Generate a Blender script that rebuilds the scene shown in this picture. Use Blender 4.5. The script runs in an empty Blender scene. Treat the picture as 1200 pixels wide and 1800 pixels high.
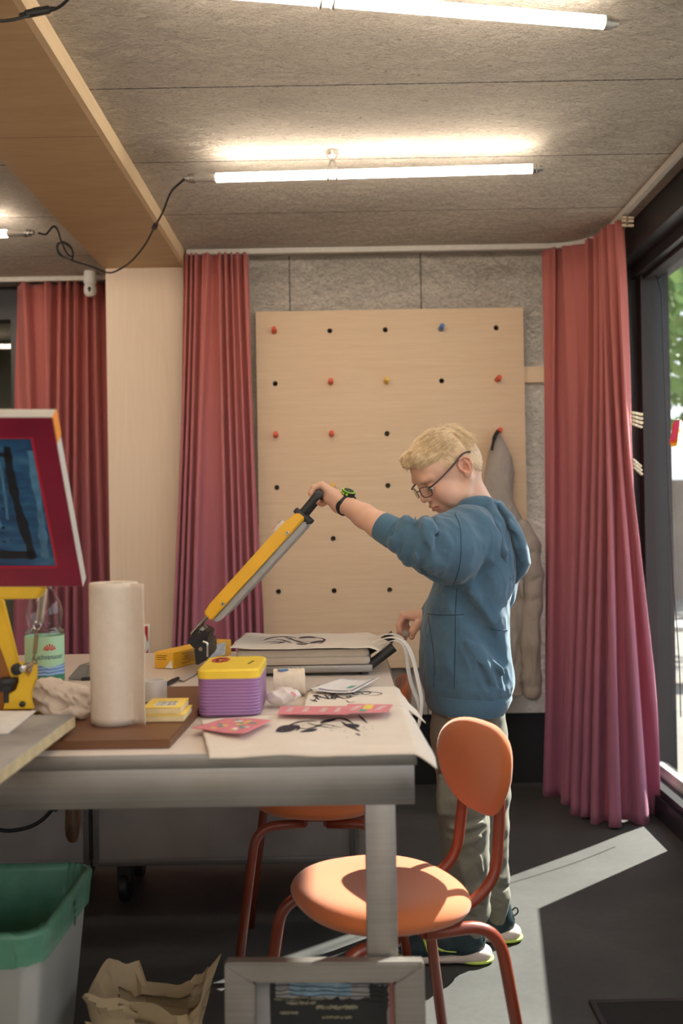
import bpy, bmesh, math, random
import numpy as np
from mathutils import Vector, Matrix, Quaternion, noise as mnoise
random.seed(7)
rng = np.random.default_rng(11)
S = bpy.context.scene
COL = S.collection
PI = math.pi
V = Vector
# ------------------------------------------------------------------ camera
FPX = 1750.0
HC = 1.18
ROLL = -0.0165
camd = bpy.data.cameras.new('camera')
cam = bpy.data.objects.new('camera', camd)
COL.objects.link(cam)
camd.sensor_fit = 'HORIZONTAL'
camd.sensor_width = 24.0
camd.lens = FPX / 1200 * 24.0
camd.clip_start = 0.05
camd.clip_end = 200
CR = Matrix.Rotation(math.atan(4.75 / FPX), 3, 'Z') @ Matrix.Rotation(PI / 2 + math.atan(15 / FPX), 3, 'X') @ Matrix.Rotation(ROLL, 3, 'Z')
cam.matrix_world = Matrix.Translation((0, 0, HC)) @ CR.to_4x4()
S.camera = cam
camd.dof.use_dof = True
camd.dof.focus_distance = 2.6
camd.dof.aperture_fstop = 3.0
CO = V((0, 0, HC))


def ray(px, py):
    return CR @ V(((px - 600) / FPX, -(py - 900) / FPX, -1))


def at(px, py, Y):
    d = ray(px, py)
    return CO + d * (Y / d.y)


def atz(px, py, z):
    d = ray(px, py)
    return CO + d * ((z - HC) / d.z)


# ------------------------------------------------------------------ object helpers
def tag(o, label=None, cat=None, group=None, kind=None):
    if label: o['label'] = label
    if cat: o['category'] = cat
    if group: o['group'] = group
    if kind: o['kind'] = kind
    return o


WM = {}


def thing(name, label, cat, loc=(0, 0, 0), rotz=0.0, group=None):
    o = bpy.data.objects.new(name, None)
    o.empty_display_size = 0.05
    COL.objects.link(o)
    o.location = loc
    o.rotation_euler = (0, 0, rotz)
    WM[o] = Matrix.Translation(V(loc)) @ Matrix.Rotation(rotz, 4, 'Z')
    return tag(o, label, cat, group)


def link_mesh(name, me, mat, parent=None, smooth=True, local=False):
    """links mesh data given in world coordinates (or the parent's local ones)"""
    mats = mat if isinstance(mat, (list, tuple)) else [mat]
    for m in mats:
        me.materials.append(m)
    if smooth is True:
        me.shade_smooth()
    elif smooth is not False and smooth is not None:
        me.shade_smooth()
        try:
            me.set_sharp_from_angle(angle=smooth)
        except Exception:
            pass
    o = bpy.data.objects.new(name, me)
    COL.objects.link(o)
    if parent is not None:
        o.parent = parent
        M = WM.get(parent, Matrix.Identity(4))
        if not local:
            me.transform(M.inverted())
        WM[o] = M
    else:
        n = len(me.vertices)
        co = np.empty(n * 3, np.float32)
        me.vertices.foreach_get('co', co)
        co = co.reshape(-1, 3)
        lo, hi = co.min(0), co.max(0)
        base = V(((lo[0] + hi[0]) / 2, (lo[1] + hi[1]) / 2, lo[2]))
        me.transform(Matrix.Translation(-base))
        o.location = base
        WM[o] = Matrix.Translation(base)
    return o


def np_mesh(name, verts, faces):
    me = bpy.data.meshes.new(name)
    me.from_pydata([tuple(map(float, v)) for v in verts], [], [tuple(int(i) for i in f) for f in faces])
    me.update()
    return me


class MB:
    """collects shapes into one bmesh"""

    def __init__(s):
        s.bm = bmesh.new()
        s.mi = 0

    def _ring(s, pts):
        return [s.bm.verts.new(p) for p in pts]

    def face(s, vs):
        try:
            f = s.bm.faces.new(vs)
            f.material_index = s.mi
            return f
        except ValueError:
            return None

    def box(s, c, size, rot=None, bevel=0.0, seg=2):
        c = V(c)
        hx, hy, hz = size[0] / 2, size[1] / 2, size[2] / 2
        R = rot if rot is not None else Matrix.Identity(3)
        vs = []
        for dz in (-1, 1):
            for dx, dy in ((-1, -1), (1, -1), (1, 1), (-1, 1)):
                vs.append(s.bm.verts.new(c + R @ V((dx * hx, dy * hy, dz * hz))))
        fs = [s.face([vs[i] for i in q]) for q in ((3, 2, 1, 0), (4, 5, 6, 7), (0, 1, 5, 4), (1, 2, 6, 5), (2, 3, 7, 6), (3, 0, 4, 7))]
        if bevel > 0:
            es = set(e for f in fs for e in f.edges)
            r = bmesh.ops.bevel(s.bm, geom=list(es), offset=bevel, segments=seg, affect='EDGES', profile=0.5)
            for f in r['faces']:
                f.material_index = s.mi
        return s

    def box2(s, lo, hi, bevel=0.0, seg=2):
        lo, hi = V(lo), V(hi)
        return s.box((lo + hi) / 2, hi - lo, None, bevel, seg)

    def tube(s, pts, r, seg=10, cap=True, closed=False, flat=None):
        pts = [V(p) for p in pts]
        n = len(pts)
        rs = r if isinstance(r, (list, tuple)) else [r] * n
        tans = []
        for i in range(n):
            if closed:
                t = pts[(i + 1) % n] - pts[i - 1]
            else:
                t = pts[min(i + 1, n - 1)] - pts[max(i - 1, 0)]
            tans.append(t.normalized() if t.length > 1e-9 else V((0, 0, 1)))
        ref = V((0, 0, 1)) if abs(tans[0].z) < 0.9 else V((1, 0, 0))
        nrm = (ref - tans[0] * ref.dot(tans[0])).normalized()
        rings = []
        for i in range(n):
            t = tans[i]
            nrm = (nrm - t * nrm.dot(t))
            nrm = nrm.normalized() if nrm.length > 1e-6 else t.orthogonal().normalized()
            b = t.cross(nrm)
            rr = rs[i]
            f = flat if flat else 1.0
            rings.append(s._ring([pts[i] + (nrm * math.cos(a) + b * math.sin(a) * f) * rr for a in [2 * PI * k / seg for k in range(seg)]]))
        m = n if closed else n - 1
        for i in range(m):
            A, B = rings[i], rings[(i + 1) % n]
            for k in range(seg):
                s.face([A[k], A[(k + 1) % seg], B[(k + 1) % seg], B[k]])
        if cap and not closed:
            s.face(rings[0][::-1])
            s.face(rings[-1])
        return s

    def lathe(s, prof, seg=32, center=(0, 0, 0), axis=None, closed_prof=False):
        """prof: (r,z) pairs; revolved about z at center, or frame given by axis (3x3)"""
        c = V(center)
        R = axis if axis is not None else Matrix.Identity(3)
        rings = []
        for r, z in prof:
            if r < 1e-6:
                rings.append([s.bm.verts.new(c + R @ V((0, 0, z)))])
            else:
                rings.append(s._ring([c + R @ V((r * math.cos(a), r * math.sin(a), z)) for a in [2 * PI * k / seg for k in range(seg)]]))
        pairs = list(zip(rings[:-1], rings[1:]))
        if closed_prof:
            pairs.append((rings[-1], rings[0]))
        for A, B in pairs:
            for k in range(seg):
                k2 = (k + 1) % seg
                if len(A) == 1 and len(B) == 1: continue
                if len(A) == 1: s.face([A[0], B[k2], B[k]])
                elif len(B) == 1: s.face([A[k], A[k2], B[0]])
                else: s.face([A[k], A[k2], B[k2], B[k]])
        return s

    def prism(s, poly, off, both=True):
        """poly: list of 3d points, extruded by vector off"""
        off = V(off)
        A = s._ring([V(p) for p in poly])
        B = s._ring([V(p) + off for p in poly])
        n = len(A)
        s.face(A[::-1]); s.face(B)
        for i in range(n):
            s.face([A[i], A[(i + 1) % n], B[(i + 1) % n], B[i]])
        return s

    def sphere(s, c, r, u=16, v=10, R=None):
        c = V(c)
        rad = r if isinstance(r, (tuple, list)) else (r, r, r)
        R = R if R is not None else Matrix.Identity(3)
        rings = []
        for j in range(v + 1):
            th = PI * j / v
            if j in (0, v):
                rings.append([s.bm.verts.new(c + R @ V((0, 0, rad[2] * math.cos(th))))])
            else:
                rings.append(s._ring([c + R @ V((rad[0] * math.sin(th) * math.cos(2 * PI * k / u), rad[1] * math.sin(th) * math.sin(2 * PI * k / u), rad[2] * math.cos(th))) for k in range(u)]))
        for A, B in zip(rings[:-1], rings[1:]):
            for k in range(u):
                k2 = (k + 1) % u
                if len(A) == 1: s.face([A[0], B[k], B[k2]])
                elif len(B) == 1: s.face([A[k], B[0], A[k2]])
                else: s.face([A[k], B[k], B[k2], A[k2]])
        return s

    def grid(s, fn, nu, nv, uvfn=None):
        """surface fn(u,v)->point"""
        rows = [[s.bm.verts.new(fn(i / nu, j / nv)) for i in range(nu + 1)] for j in range(nv + 1)]
        for j in range(nv):
            for i in range(nu):
                s.face([rows[j][i], rows[j][i + 1], rows[j + 1][i + 1], rows[j + 1][i]])
        return rows

    def sheet(s, fn, nu, nv, th):
        """closed thin sheet: fn surface plus its offset by thickness th along normal"""
        P = [[V(fn(i / nu, j / nv)) for i in range(nu + 1)] for j in range(nv + 1)]
        N = []
        for j in range(nv + 1):
            row = []
            for i in range(nu + 1):
                a = P[j][min(i + 1, nu)] - P[j][max(i - 1, 0)]
                b = P[min(j + 1, nv)][i] - P[max(j - 1, 0)][i]
                n = a.cross(b)
                row.append(n.normalized() if n.length > 1e-12 else V((0, 0, 1)))
            N.append(row)
        A = [[s.bm.verts.new(P[j][i] + N[j][i] * th / 2) for i in range(nu + 1)] for j in range(nv + 1)]
        B = [[s.bm.verts.new(P[j][i] - N[j][i] * th / 2) for i in range(nu + 1)] for j in range(nv + 1)]
        for j in range(nv):
            for i in range(nu):
                s.face([A[j][i], A[j][i + 1], A[j + 1][i + 1], A[j + 1][i]])
                s.face([B[j][i], B[j + 1][i], B[j + 1][i + 1], B[j][i + 1]])
        for i in range(nu):
            s.face([A[0][i], B[0][i], B[0][i + 1], A[0][i + 1]])
            s.face([A[nv][i], A[nv][i + 1], B[nv][i + 1], B[nv][i]])
        for j in range(nv):
            s.face([A[j][0], A[j + 1][0], B[j + 1][0], B[j][0]])
            s.face([A[j][nu], B[j][nu], B[j + 1][nu], A[j + 1][nu]])
        return s

    def build(s, name, mat, parent=None, smooth=0.6, local=False):
        bmesh.ops.recalc_face_normals(s.bm, faces=s.bm.faces[:])
        me = bpy.data.meshes.new(name)
        s.bm.to_mesh(me)
        s.bm.free()
        return link_mesh(name, me, mat, parent, smooth, local)


def smooth_path(pts, n=8, closed=False):
    """Catmull-Rom"""
    pts = [V(p) for p in pts]
    out = []
    m = len(pts)
    rngi = range(m) if closed else range(m - 1)
    for i in rngi:
        if closed:
            p0, p1, p2, p3 = pts[i - 1], pts[i], pts[(i + 1) % m], pts[(i + 2) % m]
        else:
            p0, p1, p2, p3 = pts[max(i - 1, 0)], pts[i], pts[i + 1], pts[min(i + 2, m - 1)]
        for k in range(n):
            t = k / n
            out.append(0.5 * ((2 * p1) + (p2 - p0) * t + (2 * p0 - 5 * p1 + 4 * p2 - p3) * t * t + (3 * p1 - p0 - 3 * p2 + p3) * t ** 3))
    if not closed:
        out.append(pts[-1])
    return out


def fillet(pts, r, n=6):
    """polyline with rounded corners"""
    pts = [V(p) for p in pts]
    out = [pts[0]]
    for a, b, c in zip(pts[:-2], pts[1:-1], pts[2:]):
        u, w = (a - b).normalized(), (c - b).normalized()
        l = min(r, (a - b).length * 0.48, (c - b).length * 0.48)
        p, q = b + u * l, b + w * l
        for k in range(n + 1):
            t = k / n
            out.append(p * (1 - t) ** 2 + b * 2 * t * (1 - t) + q * t * t)
    out.append(pts[-1])
    return out


def text_geo(body, size, align='CENTER', extrude=0.0, sx=1.0):
    """font outline as (verts, faces) in the xy plane"""
    cu = bpy.data.curves.new('txt', 'FONT')
    cu.body = body
    cu.size = size
    cu.align_x = align
    cu.align_y = 'CENTER'
    cu.extrude = extrude
    cu.resolution_u = 3
    ob = bpy.data.objects.new('txt', cu)
    COL.objects.link(ob)
    dg = bpy.context.evaluated_depsgraph_get()
    dg.update()
    me = ob.evaluated_get(dg).to_mesh()
    vs = [(v.co.x * sx, v.co.y, v.co.z) for v in me.vertices]
    fs = [tuple(p.vertices) for p in me.polygons]
    ob.evaluated_get(dg).to_mesh_clear()
    bpy.data.objects.remove(ob)
    bpy.data.curves.remove(cu)
    return vs, fs


def add_geo(mb, vs, fs, fn):
    """adds (vs, fs) to a MB, each vertex mapped by fn(x,y,z)"""
    vv = [mb.bm.verts.new(fn(*v)) for v in vs]
    for f in fs:
        mb.face([vv[i] for i in f])


def ribbon(mb, pts2, w, fn, lift=0.0006):
    """flat stroke along 2-d points, width w, mapped to a surface by fn(x,y)->Vector"""
    n = len(pts2)
    rows = []
    for i in range(n):
        a = pts2[max(i - 1, 0)]; b = pts2[min(i + 1, n - 1)]
        dx, dy = b[0] - a[0], b[1] - a[1]
        l = math.hypot(dx, dy) or 1
        nx, ny = -dy / l, dx / l
        ww = w(i / (n - 1)) if callable(w) else w
        x, y = pts2[i]
        p, q = V(fn(x + nx * ww / 2, y + ny * ww / 2)), V(fn(x - nx * ww / 2, y - ny * ww / 2))
        p.z += lift; q.z += lift
        rows.append((mb.bm.verts.new(p), mb.bm.verts.new(q)))
    for (a, b), (c, d) in zip(rows[:-1], rows[1:]):
        mb.face([a, b, d, c])


# ------------------------------------------------------------------ signed-distance modelling
class SDF:
    def __init__(s, lo, hi, h, far=0.06):
        s.lo = np.array(lo, np.float32); s.h = h
        s.n = np.ceil((np.array(hi, np.float32) - s.lo) / h).astype(int) + 1
        s.F = np.full(tuple(s.n), far, np.float32)

    def sub(s, lo, hi):
        a = np.clip(np.floor((np.array(lo) - s.lo) / s.h).astype(int), 0, s.n - 1)
        b = np.clip(np.ceil((np.array(hi) - s.lo) / s.h).astype(int) + 1, 1, s.n)
        if np.any(b <= a): return None
        sl = tuple(slice(int(i), int(j)) for i, j in zip(a, b))
        ax = [(s.lo[k] + s.h * np.arange(a[k], b[k])).astype(np.float32) for k in range(3)]
        return sl, ax[0][:, None, None], ax[1][None, :, None], ax[2][None, None, :]

    def comb(s, r, d, k, op):
        F = s.F[r]
        if op == 'add':
            if k <= 0: s.F[r] = np.minimum(F, d)
            else:
                hh = np.maximum(k - np.abs(F - d), 0) / k
                s.F[r] = np.minimum(F, d) - hh * hh * k * 0.25
        elif op == 'cut':
            d = -d
            if k <= 0: s.F[r] = np.maximum(F, d)
            else:
                hh = np.maximum(k - np.abs(F - d), 0) / k
                s.F[r] = np.maximum(F, d) + hh * hh * k * 0.25
        elif op == 'and':
            if k <= 0: s.F[r] = np.maximum(F, d)
            else:
                hh = np.maximum(k - np.abs(F - d), 0) / k
                s.F[r] = np.maximum(F, d) + hh * hh * k * 0.25

    def cone(s, a, b, ra, rb=None, k=0.01, op='add'):
        a, b = np.array(a, np.float32), np.array(b, np.float32)
        rb = ra if rb is None else rb
        m = max(ra, rb) + k + 3 * s.h
        q = s.sub(np.minimum(a, b) - m, np.maximum(a, b) + m)
        if q is None: return s
        sl, X, Y, Z = q
        ab = b - a
        L = max(float(ab @ ab), 1e-12)
        t = np.clip(((X - a[0]) * ab[0] + (Y - a[1]) * ab[1] + (Z - a[2]) * ab[2]) / L, 0, 1)
        d = np.sqrt((X - a[0] - t * ab[0]) ** 2 + (Y - a[1] - t * ab[1]) ** 2 + (Z - a[2] - t * ab[2]) ** 2) - (ra + (rb - ra) * t)
        s.comb(sl, d.astype(np.float32), k, op)
        return s

    def chain(s, pts, rs, k=0.01, op='add'):
        for i in range(len(pts) - 1):
            s.cone(pts[i], pts[i + 1], rs[i], rs[i + 1], k, op)
        return s

    def ell(s, c, rad, R=None, k=0.01, op='add'):
        """R rows are the ellipsoid's axes"""
        c = np.array(c, np.float32); rad = np.array(rad, np.float32)
        R = np.eye(3, dtype=np.float32) if R is None else np.array(R, np.float32)
        ext = np.sqrt(((R * rad[:, None]) ** 2).sum(0)) + k + 3 * s.h
        q = s.sub(c - ext, c + ext)
        if q is None: return s
        sl, X, Y, Z = q
        x, y, z = X - c[0], Y - c[1], Z - c[2]
        k0 = 0; k1 = 0
        for i in range(3):
            u = R[i, 0] * x + R[i, 1] * y + R[i, 2] * z
            k0 = k0 + (u / rad[i]) ** 2
            k1 = k1 + (u / rad[i] ** 2) ** 2
        k0 = np.sqrt(k0); k1 = np.sqrt(k1) + 1e-9
        s.comb(sl, (k0 * (k0 - 1) / k1).astype(np.float32), k, op)
        return s

    def rbox(s, c, half, R=None, rnd=0.005, k=0.005, op='add'):
        c = np.array(c, np.float32)
        R = np.eye(3, dtype=np.float32) if R is None else np.array(R, np.float32)
        half = np.array(half, np.float32)
        ext = (np.abs(R) * half[:, None]).sum(0) + k + 3 * s.h
        q = s.sub(c - ext, c + ext)
        if q is None: return s
        sl, X, Y, Z = q
        x, y, z = X - c[0], Y - c[1], Z - c[2]
        dd = []
        for i in range(3):
            dd.append(np.abs(R[i, 0] * x + R[i, 1] * y + R[i, 2] * z) - (half[i] - rnd))
        out = np.sqrt(np.maximum(dd[0], 0) ** 2 + np.maximum(dd[1], 0) ** 2 + np.maximum(dd[2], 0) ** 2)
        ins = np.minimum(np.maximum(dd[0], np.maximum(dd[1], dd[2])), 0)
        s.comb(sl, (out + ins - rnd).astype(np.float32), k, op)
        return s

    def column(s, zs, cx, cy, rx, ry, k=0.01, op='add', sup=2.0):
        """stack of ellipses by height"""
        zs = np.array(zs)
        o = np.argsort(zs)
        zs = zs[o]; cx, cy, rx, ry = [np.array(a)[o] for a in (cx, cy, rx, ry)]
        m = k + 3 * s.h
        q = s.sub((float((cx - rx).min()) - m, float((cy - ry).min()) - m, zs[0] - m), (float((cx + rx).max()) + m, float((cy + ry).max()) + m, zs[-1] + m))
        if q is None: return s
        sl, X, Y, Z = q
        f = lambda a: np.interp(Z.ravel(), zs, a).astype(np.float32)[None, None, :]
        CX, CY, RX, RY = f(cx), f(cy), f(rx), f(ry)
        u = np.abs((X - CX) / RX); w = np.abs((Y - CY) / RY)
        d = ((u ** sup + w ** sup) ** (1 / sup) - 1) * np.minimum(RX, RY)
        dz = np.maximum(zs[0] - Z, Z - zs[-1])
        d = np.maximum(d, dz)
        s.comb(sl, d.astype(np.float32), k, op)
        return s

    def fold(s, pts, w, depth, tap=True, sharp=False):
        """depth>0 raises a ridge along the polyline, <0 presses a groove"""
        pts = [np.array(p, np.float32) for p in pts]
        m = 2.6 * w
        lo = np.min(pts, 0) - m; hi = np.max(pts, 0) + m
        q = s.sub(lo, hi)
        if q is None: return s
        sl, X, Y, Z = q
        best = None
        n = len(pts) - 1
        for i in range(n):
            a, b = pts[i], pts[i + 1]
            ab = b - a; L = max(float(ab @ ab), 1e-12)
            t = np.clip(((X - a[0]) * ab[0] + (Y - a[1]) * ab[1] + (Z - a[2]) * ab[2]) / L, 0, 1)
            d2 = (X - a[0] - t * ab[0]) ** 2 + (Y - a[1] - t * ab[1]) ** 2 + (Z - a[2] - t * ab[2]) ** 2
            u = (i + t) / n
            if tap: d2 = d2 / np.maximum(0.15 + 3.4 * u * (1 - u), 0.15)
            best = d2 if best is None else np.minimum(best, d2)
        e = np.exp(-np.sqrt(best) / (0.75 * w)) if sharp else np.exp(-best / (w * w))
        s.F[sl] -= (depth * e).astype(np.float32)
        return s

    def warp(s, lo, hi, fn):
        q = s.sub(lo, hi)
        if q is None: return s
        sl, X, Y, Z = q
        s.F[sl] += fn(X, Y, Z).astype(np.float32)
        return s

    def mesh(s, name):
        F = s.F; h = s.h
        I = F < 0
        nx, ny, nz = F.shape
        c = np.zeros((nx - 1, ny - 1, nz - 1), np.uint8)
        for dx in (0, 1):
            for dy in (0, 1):
                for dz in (0, 1):
                    c += I[dx:nx - 1 + dx, dy:ny - 1 + dy, dz:nz - 1 + dz]
        act = (c > 0) & (c < 8)
        idx = np.argwhere(act)
        N = len(idx)
        lut = np.full(act.shape, -1, np.int32)
        lut[act] = np.arange(N, dtype=np.int32)
        pos = np.zeros((N, 3)); cnt = np.zeros(N)
        corners = [(a, b, d) for a in (0, 1) for b in (0, 1) for d in (0, 1)]
        val = {q: F[idx[:, 0] + q[0], idx[:, 1] + q[1], idx[:, 2] + q[2]] for q in corners}
        for q in corners:
            for ax in range(3):
                if q[ax] == 1: continue
                r = list(q); r[ax] = 1; r = tuple(r)
                f0, f1 = val[q], val[r]
                m = (f0 < 0) != (f1 < 0)
                t = np.where(m, f0 / np.where(m, f0 - f1, 1), 0)
                p = np.repeat(np.array([q], float), N, 0)
                p[:, ax] += t
                pos += p * m[:, None]; cnt += m
        P = s.lo + h * (idx + pos / cnt[:, None])
        quads = []
        for ax in range(3):
            sl0 = [slice(None)] * 3; sl1 = [slice(None)] * 3
            sl0[ax] = slice(0, -1); sl1[ax] = slice(1, None)
            A, B = I[tuple(sl0)], I[tuple(sl1)]
            e = np.argwhere(A != B)
            o1, o2 = [(1, 2), (2, 0), (0, 1)][ax]
            ok = (e[:, o1] > 0) & (e[:, o2] > 0) & (e[:, o1] < F.shape[o1] - 1) & (e[:, o2] < F.shape[o2] - 1)
            e = e[ok]
            ins = I[e[:, 0], e[:, 1], e[:, 2]]
            def cell(a, b):
                g = e.copy(); g[:, o1] -= a; g[:, o2] -= b
                return lut[g[:, 0], g[:, 1], g[:, 2]]
            qd = np.stack([cell(1, 1), cell(0, 1), cell(0, 0), cell(1, 0)], 1)
            qd[~ins] = qd[~ins][:, ::-1]
            quads.append(qd)
        Q = np.concatenate(quads)
        Q = Q[(Q >= 0).all(1)]
        me = bpy.data.meshes.new(name)
        me.vertices.add(N)
        me.vertices.foreach_set('co', P.astype(np.float32).ravel())
        me.loops.add(len(Q) * 4)
        me.loops.foreach_set('vertex_index', Q.astype(np.int32).ravel())
        me.polygons.add(len(Q))
        me.polygons.foreach_set('loop_start', np.arange(0, len(Q) * 4, 4, dtype=np.int32))
        me.polygons.foreach_set('loop_total', np.full(len(Q), 4, np.int32))
        me.update(calc_edges=True)
        me.validate()
        return me


def fbm(p, oct=4):
    return mnoise.fractal(V(p), 1.0, 2.0, oct)


def field_noise(X, Y, Z, fr, seed=0, n=14):
    """cheap smooth pseudo noise for numpy grids: sum of random sines"""
    r = np.random.default_rng(seed)
    out = 0
    for i in range(n):
        d = r.normal(size=3); d /= np.linalg.norm(d)
        f = fr * (0.6 + 0.9 * r.random())
        out = out + np.sin(f * (d[0] * X + d[1] * Y + d[2] * Z) + r.random() * 6.28)
    return out / math.sqrt(n)


# ------------------------------------------------------------------ materials
def new_mat(name):
    m = bpy.data.materials.new(name)
    m.use_nodes = True
    nt = m.node_tree
    b = nt.nodes['Principled BSDF']
    return m, nt, b


def N(nt, t, **kw):
    n = nt.nodes.new(t)
    for k, v in kw.items():
        if k in n.inputs: n.inputs[k].default_value = v
        else: setattr(n, k, v)
    return n


def srgb(r, g, b):
    f = lambda c: c / 12.92 if c <= 0.04045 else ((c + 0.055) / 1.055) ** 2.4
    return (f(r / 255), f(g / 255), f(b / 255), 1)


def coords(nt, scale=(1, 1, 1), rot=(0, 0, 0), kind='Object'):
    tc = N(nt, 'ShaderNodeTexCoord')
    mp = N(nt, 'ShaderNodeMapping')
    mp.inputs['Scale'].default_value = scale
    mp.inputs['Rotation'].default_value = rot
    nt.links.new(tc.outputs[kind], mp.inputs['Vector'])
    return mp.outputs['Vector']


def math_n(nt, op, a, b=None, clamp=False):
    n = N(nt, 'ShaderNodeMath', operation=op)
    n.use_clamp = clamp
    for i, v in enumerate((a, b)):
        if v is None: continue
        if isinstance(v, (int, float)): n.inputs[i].default_value = v
        else: nt.links.new(v, n.inputs[i])
    return n.outputs[0]


def ramp(nt, fac, stops):
    r = N(nt, 'ShaderNodeValToRGB')
    el = r.color_ramp.elements
    while len(el) < len(stops): el.new(0.5)
    for e, (p, c) in zip(el, stops):
        e.position = p; e.color = c if len(c) == 4 else (*c, 1)
    nt.links.new(fac, r.inputs['Fac'])
    return r.outputs['Color']


def mixc(nt, fac, a, b, blend='MIX'):
    n = N(nt, 'ShaderNodeMix', data_type='RGBA', blend_type=blend)
    for s, v in ((n.inputs[0], fac), (n.inputs[6], a), (n.inputs[7], b)):
        if isinstance(v, (int, float)): s.default_value = v
        elif isinstance(v, (tuple, list)): s.default_value = v
        else: nt.links.new(v, s)
    return n.outputs[2]


def bump(nt, b, height, strength=0.3, dist=0.002):
    n = N(nt, 'ShaderNodeBump')
    n.inputs['Strength'].default_value = strength
    n.inputs['Distance'].default_value = dist
    nt.links.new(height, n.inputs['Height'])
    nt.links.new(n.outputs['Normal'], b.inputs['Normal'])
    return n


def noise_n(nt, vec, scale, detail=4, rough=0.5, dist=0.0):
    n = N(nt, 'ShaderNodeTexNoise')
    n.inputs['Scale'].default_value = scale
    n.inputs['Detail'].default_value = detail
    n.inputs['Roughness'].default_value = rough
    n.inputs['Distortion'].default_value = dist
    nt.links.new(vec, n.inputs['Vector'])
    return n.outputs['Fac']


def plain(name, col, rough=0.5, metal=0.0, var=0.06, vscale=30, bscale=0, bstr=0.0, bdist=0.001, spec=None, sheen=0.0, trans=0.0, alpha=None, sss=0.0, coat=0.0):
    """procedural material: base colour with a little noise variation, optional noise bump"""
    m, nt, b = new_mat(name)
    v = coords(nt)
    f = noise_n(nt, v, vscale, 3)
    c0 = tuple(x * (1 - var) for x in col[:3]) + (1,)
    c1 = tuple(min(x * (1 + var), 1) for x in col[:3]) + (1,)
    nt.links.new(ramp(nt, f, [(0.3, c0), (0.7, c1)]), b.inputs['Base Color'])
    b.inputs['Roughness'].default_value = rough
    b.inputs['Metallic'].default_value = metal
    if spec is not None: b.inputs['Specular IOR Level'].default_value = spec
    if sheen:
        b.inputs['Sheen Weight'].default_value = sheen
        b.inputs['Sheen Roughness'].default_value = 0.5
    if trans: b.inputs['Transmission Weight'].default_value = trans
    if coat: b.inputs['Coat Weight'].default_value = coat
    if sss:
        b.inputs['Subsurface Weight'].default_value = sss
        b.inputs['Subsurface Radius'].default_value = (0.012, 0.005, 0.003)
        b.inputs['Subsurface Scale'].default_value = 1.0
    if bscale:
        bump(nt, b, noise_n(nt, v, bscale, 3), bstr, bdist)
    return m


def fabric(name, col, rough=0.9, weave=900, bstr=0.25, sheen=0.2, var=0.08, vscale=14):
    m, nt, b = new_mat(name)
    v = coords(nt)
    f = noise_n(nt, v, vscale, 4)
    fine = noise_n(nt, v, weave * 0.5, 2)
    c0 = tuple(x * (1 - var) for x in col[:3]) + (1,)
    c1 = tuple(min(x * (1 + var), 1) for x in col[:3]) + (1,)
    c = ramp(nt, f, [(0.3, c0), (0.7, c1)])
    c = mixc(nt, 0.25, c, ramp(nt, fine, [(0.35, c0), (0.65, c1)]))
    nt.links.new(c, b.inputs['Base Color'])
    b.inputs['Roughness'].default_value = rough
    b.inputs['Specular IOR Level'].default_value = 0.2
    b.inputs['Sheen Weight'].default_value = sheen
    b.inputs['Sheen Roughness'].default_value = 0.6
    bump(nt, b, fine, bstr, 0.0006)
    return m
# ================================================================== room
CZ = 2.36          # ceiling height
YB = 4.42          # back wall
XW = 1.30          # glass plane on the right


def wpos(nt, scale=(1, 1, 1), rot=(0, 0, 0)):
    g = N(nt, 'ShaderNodeNewGeometry')
    mp = N(nt, 'ShaderNodeMapping')
    mp.inputs['Scale'].default_value = scale
    mp.inputs['Rotation'].default_value = rot
    nt.links.new(g.outputs['Position'], mp.inputs['Vector'])
    return mp.outputs['Vector']


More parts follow.
